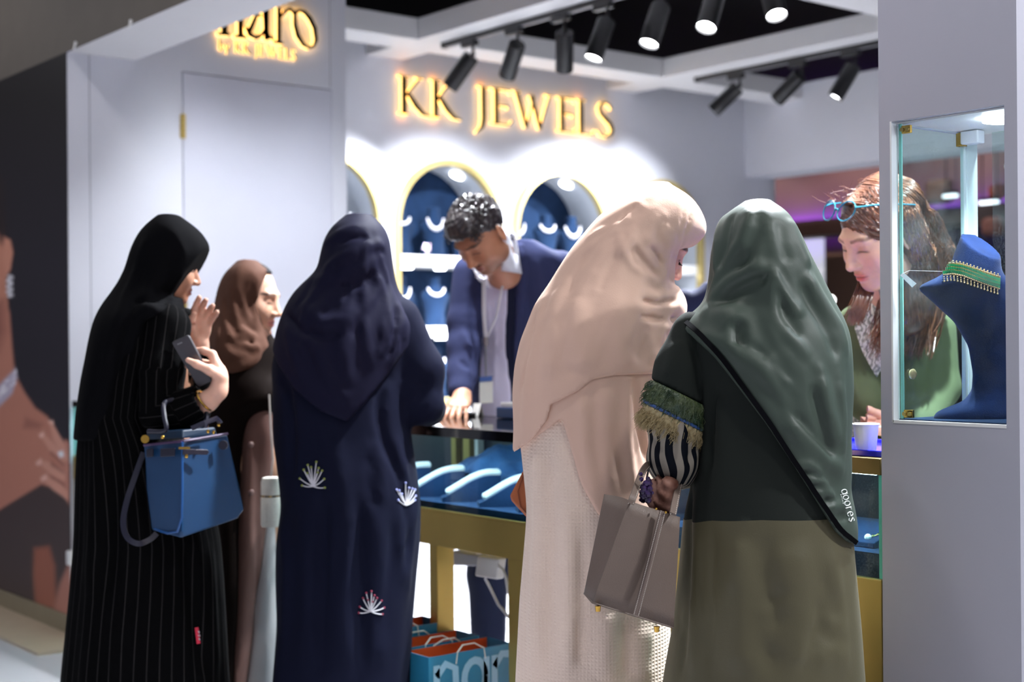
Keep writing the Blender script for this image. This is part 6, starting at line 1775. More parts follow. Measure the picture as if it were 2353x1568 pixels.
gn = P.grid(1960, 2120, 560, 740, -.34, .1, .006)
gn.cap(hc + HR @ np.array([0, .03, -.07]), P.L(2045, 690, -.08), .046, .055, .02)
sk.sdf(gn, (222, 176, 152)); core_body(P, sk, (214, 168, 144), 2050, 790, 2000, 2100)
gh = P.grid(1930, 2100, 900, 1060, -.42, -.1, .003)
gh.chain([P.L(2075, 985, -.22), P.L(2050, 985, -.25)], [.026, .025], .01)
fingers(gh, P.L(2052, 984, -.25), (-1, -.25, .10), (-.1, .2, -1), (.25, -.35, .9), [(.35, .55, .4), (.45, .6, .4), (.55, .65, .4), (.6, .6, .4)], .90, thumb=(.35, -.1), tcurl=.15, spread=.04)
sk.sdf(gh, (228, 180, 160)); sk.build(P.o, m_skin)
aub = M('auburn_hair', (104, 66, 48), .34, spec=.6, c2=(58, 38, 32), vscale=30)
gc = P.grid(1880, 2230, 400, 820, -.42, .12, .006)
gc.ell(hc + HR @ np.array([0, .020, .042]), (.086, .103, .094), rot=HR)
gc.chain([P.L(2070, 500, -.18), P.L(2108, 580, -.12), P.L(2118, 660, -.10), P.L(2100, 740, -.10), P.L(2085, 780, -.12)], [.075, .080, .072, .055, .025], .03)
gc.ell(P.L(2052, 470, -.2), (.05, .08, .05), .04)
gc.cap(P.L(2046, 560, -.17), P.L(2082, 730, -.17), .055, .05, .03)
for sx in (-1, 1): gc.cap(hc + HR @ np.array([sx * .066, .035, .03]), hc + HR @ np.array([sx * .07, .045, -.07]), .040, .035, .03)
gc.ell(hc + HR @ np.array([0, -.098, -.032]), (.060, .080, .083), .010, HR, 's')
V, Q = gc.mesh(); V = relax(V, Q, 1); qmesh('hair', V, Q, aub, P.o)
hm = MB(); rnd = random.Random(9)
strand_m = M('auburn_strand', (132, 86, 62), .28, spec=.7, c2=(70, 44, 36), vscale=25)
def hp(x, y, z): return hc + HR @ np.array([x, y, z])
for i in range(900):
    sx = rnd.choice((-1, 1, 1)); a = rnd.uniform(.05, 1.5); y0 = rnd.uniform(-.085, .05)
    p0 = np.array([sx * .02 * rnd.random(), y0, .132 - .9 * y0 * y0 * 8])
    rr = 1.0 + rnd.uniform(-.02, .06)
    pts = []
    for t in np.linspace(0, 1, 5):
        an = t * (1.0 + .45 * a)
        pts.append(hp(sx * .089 * math.sin(an) * rr, y0 * (1 - .35 * t) + .06 * t * t + .02, .040 + .098 * math.cos(an) * rr * (1 - .25 * max(0, -y0) / .085)))
    end = pts[-1]
    k = rnd.random(); u1 = 2040 + 130 * k + rnd.gauss(0, 8); wob = rnd.uniform(0, 6)
    tail = [P.L(2060 + 60 * k + rnd.gauss(0, 10), 560 + 60 * rnd.random(), -.20 + .12 * rnd.random()), P.L(u1, 650 + 30 * rnd.random(), -.19 + .12 * rnd.random()), P.L(u1 - 15 + 12 * math.sin(wob), 720 + 40 * rnd.random(), -.19 + .08 * rnd.random()), P.L(u1 - 35 + 18 * math.sin(wob + 2), 770 + 60 * rnd.random(), -.20 + .06 * rnd.random())]
    if sx < 0: tail = [hp(-.085, .02, -.06 - .02 * rnd.random()), P.L(1985 + 14 * rnd.gauss(0, 1), 680 + 20 * rnd.random(), -.26), P.L(1965 + 10 * rnd.gauss(0, 1), 720 + 30 * rnd.random(), -.24)]
    allp = pts + tail
    # smooth the path
    q = []
    for j in range(len(allp) - 1):
        for t in (0, .5): q.append(allp[j] * (1 - t) + allp[j + 1] * t)
    q.append(allp[-1])
    for _ in range(2): q = [q[0]] + [(q[j - 1] + 2 * q[j] + q[j + 1]) / 4 for j in range(1, len(q) - 1)] + [q[-1]]
    w = rnd.uniform(.0007, .0016)
    hm.tube(q, [w] * (len(q) - 1) + [w * .3], 4)
for i in range(900):
    k_ = rnd.random(); S_ = np.array([2015 + 62 * k_ + rnd.gauss(0, 6), 428 + 22 * rnd.random()]); M_ = np.array([2062 + 88 * k_ + rnd.gauss(0, 8), 525 + 30 * rnd.random()]); E_ = np.array([2050 + 125 * (.75 * k_ + .25 * rnd.random()), 660 + 130 * rnd.random()]); q = []; w0 = rnd.uniform(0, 6); f0 = rnd.uniform(0, .4)
    for f in np.linspace(f0, min(1, f0 + rnd.uniform(.4, .7)), 11):
        w_ = S_ * (1 - f) ** 2 + 2 * M_ * f * (1 - f) + E_ * f * f + np.array([5 * math.sin(f * 11 + w0), 0])
        h_ = P.on(gc, [tuple(w_)])
        if h_: q.append(h_[0] - P.dir(*w_) * rnd.uniform(.0, .006))
    if len(q) > 4: w = rnd.uniform(.0006, .0013); hm.tube(q, [w] * (len(q) - 1) + [.0003], 4)
for i in range(420):
    k_ = rnd.random(); S_ = np.array([1930 + 72 * k_, 508 - 82 * k_]) + np.array([rnd.gauss(0, 4), rnd.gauss(0, 4)])
    E_ = np.array([2030 + rnd.uniform(0, 40), 500 + 70 * (1 - k_) * rnd.uniform(.7, 1.1)]); q = []
    for f in np.linspace(0, 1, 9):
        w_ = S_ * (1 - f) + E_ * f + np.array([0, 16 * math.sin(f * math.pi) * (1.2 - k_)])
        h_ = P.on(gc, [tuple(w_)])
        if h_: q.append(h_[0] - P.dir(*w_) * rnd.uniform(.001, .005))
    if len(q) > 4: hm.tube(q, [rnd.uniform(.0007, .0014)] * (len(q) - 1) + [.0003], 4)
cp = [hp(0, .03, .10), P.L(2066, 490, -.18), P.L(2106, 575, -.12), P.L(2118, 660, -.10), P.L(2100, 740, -.10), P.L(2078, 810, -.13)]; cr_ = [.045, .082, .086, .078, .062, .035]
for i in range(800):
    ph_ = rnd.uniform(0, 2 * math.pi); k_ = 1.0 + rnd.uniform(-.06, .10); w0 = rnd.uniform(0, 6); q = []; f0 = rnd.uniform(0, .35); f1 = rnd.uniform(.6, 1.0)
    for f in np.linspace(f0, f1, 14):
        x_ = f * (len(cp) - 1); j = min(int(x_), len(cp) - 2); t = x_ - j; t = t * t * (3 - 2 * t)
        c_ = cp[j] * (1 - t) + cp[j + 1] * t; r_ = (cr_[j] * (1 - t) + cr_[j + 1] * t) * k_
        an = ph_ + .25 * math.sin(f * 14 + w0)
        q.append(c_ + np.array([math.cos(an), math.sin(an), 0]) * r_ * np.array([1, .9, 1]) + np.array([.006 * math.sin(f * 30 + w0), 0, 0]))
    w = rnd.uniform(.0007, .0015); hm.tube(q, [w] * 13 + [w * .3], 4)
for i in range(60):                                     # flyaway hairs
    p = hp(rnd.uniform(-.06, .06), rnd.uniform(-.09, .06), .125); d = HR @ np.array([rnd.uniform(-.4, .4), rnd.uniform(-.8, .3), .6])
    hm.tube([p, p + d * .018, p + d * .03 + np.array([rnd.uniform(-.012, .012), 0, rnd.uniform(-.01, .01)])], [.0005, .0004, .0002], 4)
ho = hm.build('hair_strands', strand_m, P.o, smooth=True, world=False); ho['kind'] = 'stuff'
# glasses pushed up on the head
gl = thing('eyeglasses', 'teal framed eyeglasses pushed up on top of the auburn hair', 'glasses', world_pt(P, hp(0, -.09, .085)))
gm = M('teal_acetate', (34, 104, 124), .2, coat=.5)
fr_ = MB(); ln_ = []
for sx in (-1, 1):
    ring = []
    for t in np.linspace(0, 2 * math.pi, 28)[:-1]:
        lx, lz = .0265 * math.cos(t), .0225 * math.sin(t)
        ring.append(world_pt(P, hp(sx * .033 + lx, -.100 + .20 * abs(sx * .033 + lx) + (lz * .75), .108 + lz * .8)))
    fr_.tube(ring, .0019, 8, True); ln_.append(ring)
fr_.tube([world_pt(P, hp(x, -.095, .110 + .004 * math.cos(x * 200))) for x in (-.008, 0, .008)], .0028, 8)
fr_.build('frame', gm, gl, smooth=True)
for sx in (-1, 1):
    MB().tube([world_pt(P, hp(sx * .059, -.085, .114)), world_pt(P, hp(sx * .082, -.05, .105)), world_pt(P, hp(sx * .098, .0, .085)), world_pt(P, hp(sx * .102, .05, .060))], .0022, 8).build('temple', gm, gl, smooth=True)
for ring in ln_:
    c_ = sum(ring) / len(ring); mb = MB(); n_ = len(ring)
    mb.add(ring + [c_], [(i, (i + 1) % n_, n_) for i in range(n_)]); mb.build('lens', GLASS('spectacle_glass', (235, 240, 250)), gl)
PS = P
# ================================================================== pillar with vitrine
PX0, PX1 = 4.287, 4.597; VX0, VX1, VZ0, VZ1 = 4.317, 4.570, 1.107, 1.711; PYD = 0.30
m_pil = M('painted_pillar_grey', (172, 172, 184), .55, var=.015, vscale=3, bump=.02, bscale=250)
mb = MB(); mb.box(PX0, PX1, -.002, PYD, 0, VZ0); mb.box(PX0, PX1, -.002, PYD, VZ1, 3.3)
mb.box(PX0, VX0 - .002, -.002, .020, VZ0, VZ1); mb.box(VX1, PX1, -.002, PYD, VZ0, VZ1)
pil = mb.build('pillar', m_pil); struct(pil)
MB().box(VX0 - .001, VX1, -.003, .012, VZ0 - .002, VZ0 + .004).build('window_trim', m_white, pil)
MB().box(VX0 - .003, VX0 + .001, -.003, .018, VZ0, VZ1).build('window_trim', m_white, pil)
MB().box(VX0 - .002, VX1, .018, PYD - .01, VZ1 - .004, VZ1 - .0005).build('vitrine_ceiling', m_white, pil)
vt = thing('vitrine', 'glass display case let into the grey pillar around the velvet bust', 'display case', (4.44, .15, VZ0))
m_vgl = GLASS('vitrine_glass', (240, 250, 248), dirt=.05)
MB().box(VX0 + .002, VX1, .013, .018, VZ0 + .004, VZ1 - .004).build('front_pane', GLASS('vitrine_front_glass', (246, 250, 250), dirt=.022), vt)
MB().box(VX0 + .003, VX0 + .009, .018, .232, VZ0 + .004, VZ1 - .004).build('side_pane', m_vgl, vt)
MB().box(VX0 + .0025, VX0 + .0095, .0185, .0215, VZ0 + .004, VZ1 - .004).build('pane_edge', M('aqua_glass_edge', (150, 226, 214), .15, spec=.8), vt)
MB().box(VX0 + .05, VX1, .276, .281, VZ0 + .004, VZ1 - .004).build('back_pane', m_vgl, vt)
MB().box(VX0 + .002, VX0 + .012, .232, .240, VZ0, VZ1).box(VX0 + .002, VX0 + .010, .246, .284, VZ0, VZ1).build('corner_post', M('pale_aqua_post', (214, 232, 234), .3), vt, bevel=.001)
MB().box(VX0, VX1, .016, PYD - .012, VZ0, VZ0 + .006).build('velvet_floor', m_velvet, vt)
MB().box(VX0 + .03, VX0 + .05, .19, .27, VZ0 + .006, VZ0 + .034).build('door_lock', M('chrome', (190, 190, 196), .15, 1.0), vt, bevel=.003)
for z, nm in ((VZ1 - .024, 0), (VZ0 + .008, 1)):
    cl_ = MB().box(VX0 + .004, VX0 + .030, .019, .026, z, z + .016).build('brass_clip', m_gold, vt, bevel=.001)
    for dx in (.011, .024):
        MB().cyl((VX0 + dx, .019, z + .008), (VX0 + dx, .016, z + .008), .0042, n=12).build('screw', m_brass, cl_, smooth=True)
MB().box(VX0 + .004, VX0 + .020, .214, .232, VZ1 - .034, VZ1 - .006).build('brass_clip', m_gold, vt, bevel=.001)
MB().box(VX0 + .020, VX0 + .062, .205, .232, VZ1 - .032, VZ1 - .005).build('magnet_catch', M('clear_plastic', (222, 226, 230), .2), vt, bevel=.003)
p = hit(2086, 860, 0, VX0 + .001)
lathe_k = [(.0095, 0), (.011, .004), (.008, .007), (.002, .008)]
MB().loft([[(VX0 + .010 + q, p[1] + r * math.cos(t), p[2] + r * math.sin(t)) for t in np.linspace(0, 2 * math.pi, 25)[:-1]] for r, q in lathe_k]).build('glass_knob', M('brushed_knob', (214, 196, 150), .4, .35), vt, smooth=True)
lc = hit(2285, 278, 2, VZ1 - .01)
vl = MB().cyl((4.50, .115, VZ1 - .012), (4.50, .115, VZ1 - .004), .044, n=28).build('downlight', EM('vitrine_downlight', (235, 245, 255), 22.0), vt, smooth=True)
ld = bpy.data.lights.new('vitrine_beam', 'SPOT'); ld.energy = 22; ld.color = (.88, .94, 1); ld.spot_size = math.radians(120); ld.spot_blend = .8; ld.shadow_soft_size = .03
lo = bpy.data.objects.new('vitrine_beam', ld); COL.objects.link(lo); lo.parent = vt; lo.matrix_parent_inverse = root_matrix(vt).inverted(); lo.location = (4.50, .115, VZ1 - .02)
# bust in the vitrine (soft velvet form); same frame idea as for the people
class Frame(Person):
    def __init__(s, u0, D0, name, label, cat):
        s.D0 = D0; s.X0 = (u0 - 1176.5) / FPX * D0
        w = CAM + s.X0 * RV + D0 * FV
        s.o = thing(name, label, cat, (w[0], w[1], VZ0 + .006), PRZ); s.cam = np.array([-s.X0, -D0, CAMH]) - np.array([0, 0, VZ0 + .006])
    def L(s, u, v, d=0.0):
        return Person.L(s, u, v, d) - np.array([0, 0, VZ0 + .006])
Fb = Frame(2262, 2.865, 'necklace_bust', 'dark blue velvet necklace bust standing inside the pillar vitrine', 'bust')
def fgrid(F, u0, u1, v0, v1, d0, d1, h):
    a, b = F.L(u0, v1), F.L(u1, v0)
    return SDF((a[0], d0, a[2]), (b[0], d1, b[2]), h)
gb = fgrid(Fb, 2080, 2370, 520, 990, -.09, .09, .0035)
gb.loft(Fb.rows([(536, 2212, 2296, 0, .040), (600, 2188, 2297, 0, .046), (622, 2178, 2299, 0, .048), (640, 2150, 2310, 0, .05), (652, 2118, 2330, 0, .048), (662, 2108, 2342, 0, .045), (690, 2140, 2352, 0, .042), (740, 2194, 2350, 0, .036), (796, 2226, 2340, 0, .030), (857, 2236, 2330, 0, .028), (897, 2234, 2328, 0, .030), (924, 2214, 2330, 0, .036), (940, 2164, 2338, 0, .042), (952, 2146, 2344, 0, .045), (968, 2146, 2344, 0, .045)]), smooth=1, pw=2.0)
t0, t1 = Fb.L(2206, 541), Fb.L(2296, 582)
gb.clip_fn(lambda X, Y, Z: (Z - (t0[2] + (X - t0[0]) * (t1[2] - t0[2]) / (t1[0] - t0[0])) - Y * .6), .001)
V, Q = gb.mesh(); V = relax(V, Q, 1, .25); bust = qmesh('velvet_form', V, Q, M('dark_navy_velvet', (18, 36, 74), .95, var=.2, vscale=25, bump=.1, bscale=400, sheen=.35, spec=.1), Fb.o)
bv = cam_bvh(bust)
nkl = thing('emerald_choker', 'emerald and diamond choker around the neck of the velvet bust', 'necklace', tuple(world_pt(Fb, Fb.L(2235, 660, -.05)) + np.array([0, 0, VZ0 + .006])), PRZ)
def fworld(p):
    w = CAM + (Fb.X0 + p[0]) * RV + (Fb.D0 + p[1]) * FV; return np.array([w[0], w[1], p[2] + VZ0 + .006])
cl = [(2168, 622), (2190, 619), (2212, 622), (2245, 633), (2275, 644), (2296, 651)]
cu_, cv_ = np.array([c[0] for c in cl], float), np.array([c[1] for c in cl], float)
em_b, go_b, di_b = MB(), MB(), MB()
for i in range(34):
    u = 2170 + (2294 - 2170) * i / 33; v = np.interp(u, cu_, cv_)
    for r, off in enumerate((-7.5, 0, 7.5)):
        p = surf(bv, Fb, u, v + off, .003)
        if p is not None:
            c = fworld(p); em_b.obox(c, RV, FV, UV, .0016, .0016, .0032)
            go_b.obox(c + UV * .0036, RV, FV, UV, .0017, .0010, .0004)
    for off, rr in ((-14, .0021), (13, .0021)):
        p = surf(bv, Fb, u, v + off, .003)
        if p is not None: di_b.sphere(fworld(p), rr, 6, 4)
    if i % 2 == 0:
        for off, rr in ((-18, .0021), (18, .0019), (22, .0017), (26, .0024)):
            p = surf(bv, Fb, u, v + off, .003)
            if p is not None: di_b.sphere(fworld(p), rr, 6, 4)
for mb, nm, mt in ((em_b, 'emerald_rows', M('emerald', (10, 120, 70), .08, spec=.9, coat=.8)), (go_b, 'gold_setting', m_gold), (di_b, 'diamond_drops', M('champagne_diamond', (236, 214, 170), .15, .9))):
    o = mb.build(nm, mt, nkl); o['kind'] = 'stuff'
pt = thing('price_tag', 'clear plastic price tag on a thread beside the velvet bust shoulder', 'tag', fworld(Fb.L(2088, 645, -.02)))
q = [fworld(Fb.L(u, v, -.02)) for u, v in ((2068, 632), (2078, 628), (2106, 652), (2096, 661))]
MB().loft([q, [p_ + FV * .002 for p_ in q]]).build('tag_card', M('clear_tag', (190, 204, 210), .15), pt)
MB().tube([fworld(Fb.L(2072, 630, -.02)), fworld(Fb.L(2090, 622, -.01)), fworld(Fb.L(2165, 624, -.02))], .0004, 5).build('thread', thr if 'thr' in globals() else m_white, pt)
# ================================================================== busts and necklaces in the niches
def niche_bust(H_, W2, label, tilt=0.0):
    t = thing('necklace_bust', label, 'bust', (0, 0, 0), group='velvet busts in the arched niches')
    gq = SDF((-.07, -W2 - .03, -.01), (.07, W2 + .03, H_ + .02), .008)
    gq.loft([(0, 0, 0, .045, W2 * .62), (.02, 0, 0, .042, W2 * .60), (H_ * .3, .0, 0, .034, W2 * .66), (H_ * .52, .004, 0, .036, W2 * .85), (H_ * .62, .006, 0, .036, W2), (H_ * .70, .004, 0, .034, W2 * .85), (H_ * .76, 0, 0, .034, W2 * .42), (H_ * .82, -.004, 0, .033, W2 * .36), (H_, -.004, 0, .036, W2 * .38)], smooth=1)
    V, Q = gq.mesh(); V = relax(V, Q, 1); qmesh('velvet_form', V, Q, m_velvet, t)
    return t
def niche_necklace(H_, W2, label, kind):
    t = thing('diamond_necklace', label, 'necklace', (0, 0, 0), group='necklaces on the niche busts')
    mb = MB()
    for i in range(31):
        a = math.pi * (i / 30)
        y = -W2 * .52 * math.cos(a); z = H_ * .76 - H_ * (.20 if kind else .13) * math.sin(a) ** 1.2
        x = .030 + .014 * math.sin(a)
        mb.sphere((x, y, z), .0055 + .004 * math.sin(a), 6, 4)
        if kind and i % 3 == 0: mb.sphere((x, y, z - .012), .005, 6, 4)
    o = mb.build('stones', m_silver, t, world=False)
    return t
BH = .30
nb = niche_bust(BH, .098, 'navy velvet bust'); nn0 = niche_necklace(BH, .098, 'necklace', 0); nn1 = niche_necklace(BH, .098, 'necklace', 1)
first = [True, True, True]
row_n = {1.786: 'top', 1.366: 'middle', .945: 'bottom'}; arch_n = {0: 'leftmost arch', 1: 'arch behind the salesman', 2: 'arch left of the pink scarf', 3: 'arch behind the pink scarf'}
place_n = ('left', 'middle', 'right')
for k, yc in enumerate(ARCH):
    for z in (1.786, 1.366, .945):
        for j, dy in enumerate((-.245, -.01, .225)):
            if k == 0 and j < 1: continue
            x = XB - .16 + (.02 if j == 1 else 0); y = yc + dy; rz = (-.12, -.25, -.35)[j]
            lab = 'navy velvet bust, %s of %s row, %s' % (place_n[j], row_n[z], arch_n[k])
            if first[0]: nb.location = (x, y, z); nb.rotation_euler = (0, 0, rz); nb['label'] = lab; first[0] = False
            else: copy_tree(nb, (x, y, z), rz, lab)
            q = (j + k + (z > 1.5)) % 2
            src = nn1 if q else nn0
            lab = 'diamond necklace on %s bust, %s row, %s' % (place_n[j], row_n[z], arch_n[k])
            if first[1 + q]: src.location = (x, y, z); src.rotation_euler = (0, 0, rz); src['label'] = lab; first[1 + q] = False
            else: copy_tree(src, (x, y, z), rz, lab)
for k, yc in enumerate(ARCH[1:]):
    es = thing('earring_pair', 'pinkish diamond earrings on the top shelf, %s' % arch_n[k + 1], 'earrings', (XB - .06, yc - .13, 1.786))
    mb = MB(); rnd = random.Random(k)
    MB().prism([(-.03, 0), (.03, 0), (.02, .07), (-.02, .07)], lambda a, b, d: (XB - .06 + d, yc - .13 + a, 1.786 + b), -.01, .01).build('card_stand', m_velvet, es)
    for _ in range(26): mb.sphere((XB - .045, yc - .13 + rnd.uniform(-.026, .026), 1.80 + rnd.uniform(0, .055)), .006, 6, 4)
    mb.build('stones', M('pink_diamond', (240, 214, 226), .15, .9), es)
# ================================================================== printed poster on the outer wall
PXA, PXB, PZA, PZB = -2.6, -0.004, 0.09, FZ
nu, nv = 300, 300
xs = np.concatenate([np.linspace(PXA, -1.05, 40)[:-1], np.linspace(-1.05, PXB, nu - 39)]); zs = np.linspace(PZA, PZB, nv)
GX, GZ = np.meshgrid(xs, zs, indexing='ij')
pw = np.stack([GX, np.zeros_like(GX), GZ], -1).reshape(-1, 3) - CAM
zd = pw @ FV; PU = 1176.5 + FPX * (pw @ CR) / zd; PV = 784 - FPX * (pw @ CU) / zd
def poly_sd(poly):
    poly = np.array(poly, float); n = len(poly)
    d = np.full(len(PU), 1e9); ins = np.zeros(len(PU), bool)
    for i in range(n):
        a, b = poly[i], poly[(i + 1) % n]; e = b - a
        wx, wy = PU - a[0], PV - a[1]
        t = np.clip((wx * e[0] + wy * e[1]) / (e @ e + 1e-9), 0, 1)
        d = np.minimum(d, np.hypot(wx - t * e[0], wy - t * e[1]))
        c = ((a[1] > PV) != (b[1] > PV)) & (PU < (b[0] - a[0]) * (PV - a[1]) / (b[1] - a[1] + 1e-9) + a[0])
        ins ^= c
    return np.where(ins, -d, d)
col = np.tile(np.array(lin((36, 34, 41))), (len(PU), 1))
col = mix(col, np.array(lin((19, 17, 18))), (620 - PV) / 400)
def paint(poly, c, soft=4.0, amt=1.0):
    global col
    sd = poly_sd(poly); col = mix(col, np.array(lin(c)), amt * np.clip(.5 - sd / (2 * soft), 0, 1))
SKN = (172, 116, 98)
paint([(-300, 300), (-40, 360), (2, 480), (12, 560), (20, 700), (-20, 760), (-120, 800), (-300, 780)], (176, 120, 100), 4)          # face, mostly past the frame
paint([(-300, 200), (-60, 300), (10, 420), (18, 540), (5, 560), (-40, 470), (-300, 420)], (34, 28, 30), 10)                        # hair
paint([(12, 545), (26, 552), (32, 580), (26, 620), (14, 640), (8, 590)], (182, 126, 106), 3)                                      # ear
paint([(-300, 700), (16, 690), (24, 720), (30, 800), (36, 860), (60, 905), (83, 938), (111, 958), (130, 990), (150, 1060), (163, 1167), (139, 1130), (97, 1115), (0, 1174), (-300, 1300)], SKN, 4)
paint([(-100, 720), (10, 690), (14, 760), (-20, 860), (-100, 900)], (120, 74, 66), 12, .7)
paint([(60, 960), (100, 975), (92, 985), (55, 985)], (140, 90, 78), 6, .8)
paint([(97, 1115), (139, 1125), (166, 1170), (170, 1420), (-300, 1420), (-300, 1300), (0, 1174)], (62, 51, 50), 4)                 # dress
paint([(-300, 930), (0, 885), (38, 846), (42, 868), (30, 905), (0, 935), (-300, 990)], (168, 160, 176), 3)                         # necklace
for k in range(60):
    rnd = random.Random(k); a = rnd.uniform(-30, 40); b = 905 - a * 1.0 + rnd.uniform(-14, 14)
    paint([(a - 2, b - 2), (a + 2, b - 2), (a + 2, b + 2), (a - 2, b + 2)], (226, 222, 236), 1.2, .8)
for k in range(14):
    b = 635 + k * 3.6; a = 24 + 4 * math.sin(k * 1.7)
    paint([(a - 5, b - 2), (a + 5, b - 2), (a + 5, b + 2), (a - 5, b + 2)], (206, 204, 210), 1.5)
paint([(80, 1260), (115, 1255), (128, 1300), (132, 1400), (84, 1400), (78, 1320)], (140, 84, 66), 6)                               # forearm
paint([(140, 1340), (168, 1280), (170, 1420), (120, 1420)], (160, 108, 94), 6)
paint([(150, 1010), (170, 1020), (170, 1170), (140, 1110), (136, 1060)], (170, 116, 100), 4)                                       # hand
for f in ([(114, 966), (120, 968), (150, 1020), (160, 1060), (148, 1056), (124, 1010)], [(92, 998), (98, 994), (125, 1018), (152, 1050), (150, 1068), (116, 1036)], [(86, 1062), (92, 1056), (124, 1066), (152, 1085), (152, 1108), (118, 1090)], [(96, 1098), (104, 1092), (134, 1106), (158, 1130), (158, 1150), (124, 1126)]):
    paint(f, (190, 138, 120), 2.5); 
    paint([(f[0][0] - 2, f[0][1] + 2), (f[1][0] + 4, f[1][1] - 2), (f[1][0] + 6, f[1][1] + 8), (f[0][0] + 3, f[0][1] + 9)], (214, 170, 156), 2)
paint([(120, 1060), (150, 1085), (150, 1090), (118, 1070)], (120, 72, 62), 3, .7); paint([(118, 1092), (150, 1112), (150, 1118), (120, 1100)], (120, 72, 62), 3, .7); paint([(120, 1036), (150, 1066), (148, 1072), (116, 1042)], (120, 72, 62), 3, .7)
paint([(134, 1040), (146, 1036), (150, 1048), (140, 1052)], (224, 224, 236), 2)
col = np.clip(col * 1.5, 0, 1)
ii = np.arange(len(xs) * nv).reshape(len(xs), nv)
Qp = np.stack([ii[:-1, :-1], ii[1:, :-1], ii[1:, 1:], ii[:-1, 1:]], -1).reshape(-1, 4)
Vp = np.stack([GX, np.full_like(GX, -.004), GZ], -1).reshape(-1, 3)
po = thing('wall_poster', 'tall printed poster of a jewellery model\'s shoulder and hand at the left edge', 'poster', (-1.3, -.004, PZA))
pm = M('poster_print', (128, 128, 128), .45, attr=True)
o = qmesh('print', Vp, Qp, pm, None, col); o.parent = po; o.matrix_parent_inverse = root_matrix(po).inverted()
MB().box(PXA, PXB + .002, -.003, .02, PZA, PZB).build('board', M('poster_board', (52, 50, 56), .6), po)
struct(MB().box(-3.2, -.055, 0.001, .04, 0, FZ).build('wall_outer', m_wall))
struct(MB().box(-3.2, 0.0, -.014, .0, 0, .088).build('baseboard_left', M('olive_baseboard', (150, 140, 116), .55, var=.04)))
struct(MB().box(-3.2, .30, -.262, -.014, 0, .012).build('trim_plinth', M('beige_plinth', (182, 166, 144), .45, var=.05)))
# ================================================================== the hall behind the rear opening
def far(u0, u1, v0, v1, y, mat, name, label, cat, th=.1):
    a, b = hit(u0, v0, 1, y), hit(u1, v1, 1, y)
    z0, z1 = min(a[2], b[2]), max(a[2], b[2])
    o = MB().box(min(a[0], b[0]), max(a[0], b[0]), y, y + th, max(0, z0), z1).build(name, mat)
    return tag(o, label, cat)
bs = thing('exhibition_booth', 'mauve booth with purple light strip seen through the rear opening', 'booth', (1.0, 9.6, 0))
a = hit(1690, 390, 1, 9.6); b_ = hit(2360, 520, 1, 9.6); zt, zb = 3.3, hit(1900, 512, 1, 9.6)[2]
MB().box(a[0] - 2, b_[0] + 2, 9.6, 9.9, zb, zt).build('header_panel', M('mauve_panel', (168, 128, 124), .6), bs)
MB().box(a[0] - 2, b_[0] + 2, 9.53, 9.55, zb + .0, zb + .01).build('purple_led', EM('purple_light', (110, 40, 235), 30.0), bs)
MB().box(a[0] - 2, b_[0] + 2, 9.49, 9.50, zb - .03, zb + .035).build('led_lip', M('mauve_lip', (90, 66, 70), .6), bs)
MB().box(a[0] - 2, b_[0] + 2, 9.3, 9.6, zb - .16, zb - .025).build('lower_band', M('umber_band', (72, 50, 46), .6), bs)
for xx in (a[0] + .3, a[0] + 1.6, a[0] + 2.9):  # unseen spots added to brighten the mauve header
    MB().cyl((xx, 8.7, 3.3), (xx, 8.75, 3.15), .05, n=16).cyl((xx, 8.7, 3.3), (xx, 8.7, 3.75), .012, n=8).build('added_booth_spot', m_black, bs, smooth=True)
    ld = bpy.data.lights.new('added_booth_beam', 'SPOT'); ld.energy = 13; ld.color = (1, .85, .78); ld.spot_size = math.radians(110); ld.spot_blend = .6
    lo = bpy.data.objects.new('added_booth_beam', ld); COL.objects.link(lo); lo.parent = bs; lo.matrix_parent_inverse = root_matrix(bs).inverted(); lo.location = (xx, 8.75, 3.12); lo.rotation_euler = (math.radians(55), 0, 0)
x0, x1 = hit(1838, 620, 1, 10.2)[0], hit(1922, 620, 1, 10.2)[0]
MB().box(x0 - 1.2, x1, 10.2, 10.25, 0, zb + .1).build('white_wall', EM('glowing_white_wall', (225, 228, 240), .55), bs)  # the booth's light is put into this wall as its own glow
x2 = hit(1965, 620, 1, 10.0)[0]
MB().box(x1, x2 + .5, 10.0, 10.1, 0, zb).build('brown_column', M('tan_column', (150, 118, 100), .6), bs)
MB().box(x2 + .5, x2 + 5.5, 10.4, 10.5, 0, zb).build('dark_wall', M('charcoal_wall', (48, 46, 54), .6), bs)
for i, (u, v, w, h_) in enumerate(((2235, 300, 40, 7), (2180, 450, 34, 9), (2268, 465, 46, 9), (2330, 380, 40, 10))):
    p = hit(u, v, 1, 8.6); s_ = 1 / FPX * 8.5
    hl = thing('hall_lamp', 'white strip lamp in the hall seen through the vitrine, %s from the top' % ('first', 'third', 'fourth', 'second')[i], 'lamp', tuple(p))
    MB().box(p[0] - w * s_ * .7, p[0] + w * s_ * .7, p[1], p[1] + .05, p[2] - h_ * s_ * .5, p[2] + h_ * s_ * .5).build('tube', EM('hall_tube', (240, 240, 250), 3.0), hl)
    MB().cyl((p[0] - w * s_ * .6, p[1] + .04, p[2]), (p[0] - w * s_ * .6, p[1] + .04, 3.75), .006, n=8).cyl((p[0] + w * s_ * .6, p[1] + .04, p[2]), (p[0] + w * s_ * .6, p[1] + .04, 3.75), .006, n=8).build('suspension_wire', m_black, hl)
    MB().box(p[0] - w * s_ * .75, p[0] + w * s_ * .75, p[1], p[1] + .07, p[2] + h_ * s_ * .5, p[2] + h_ * s_ * .5 + .03).build('housing', m_black, hl)
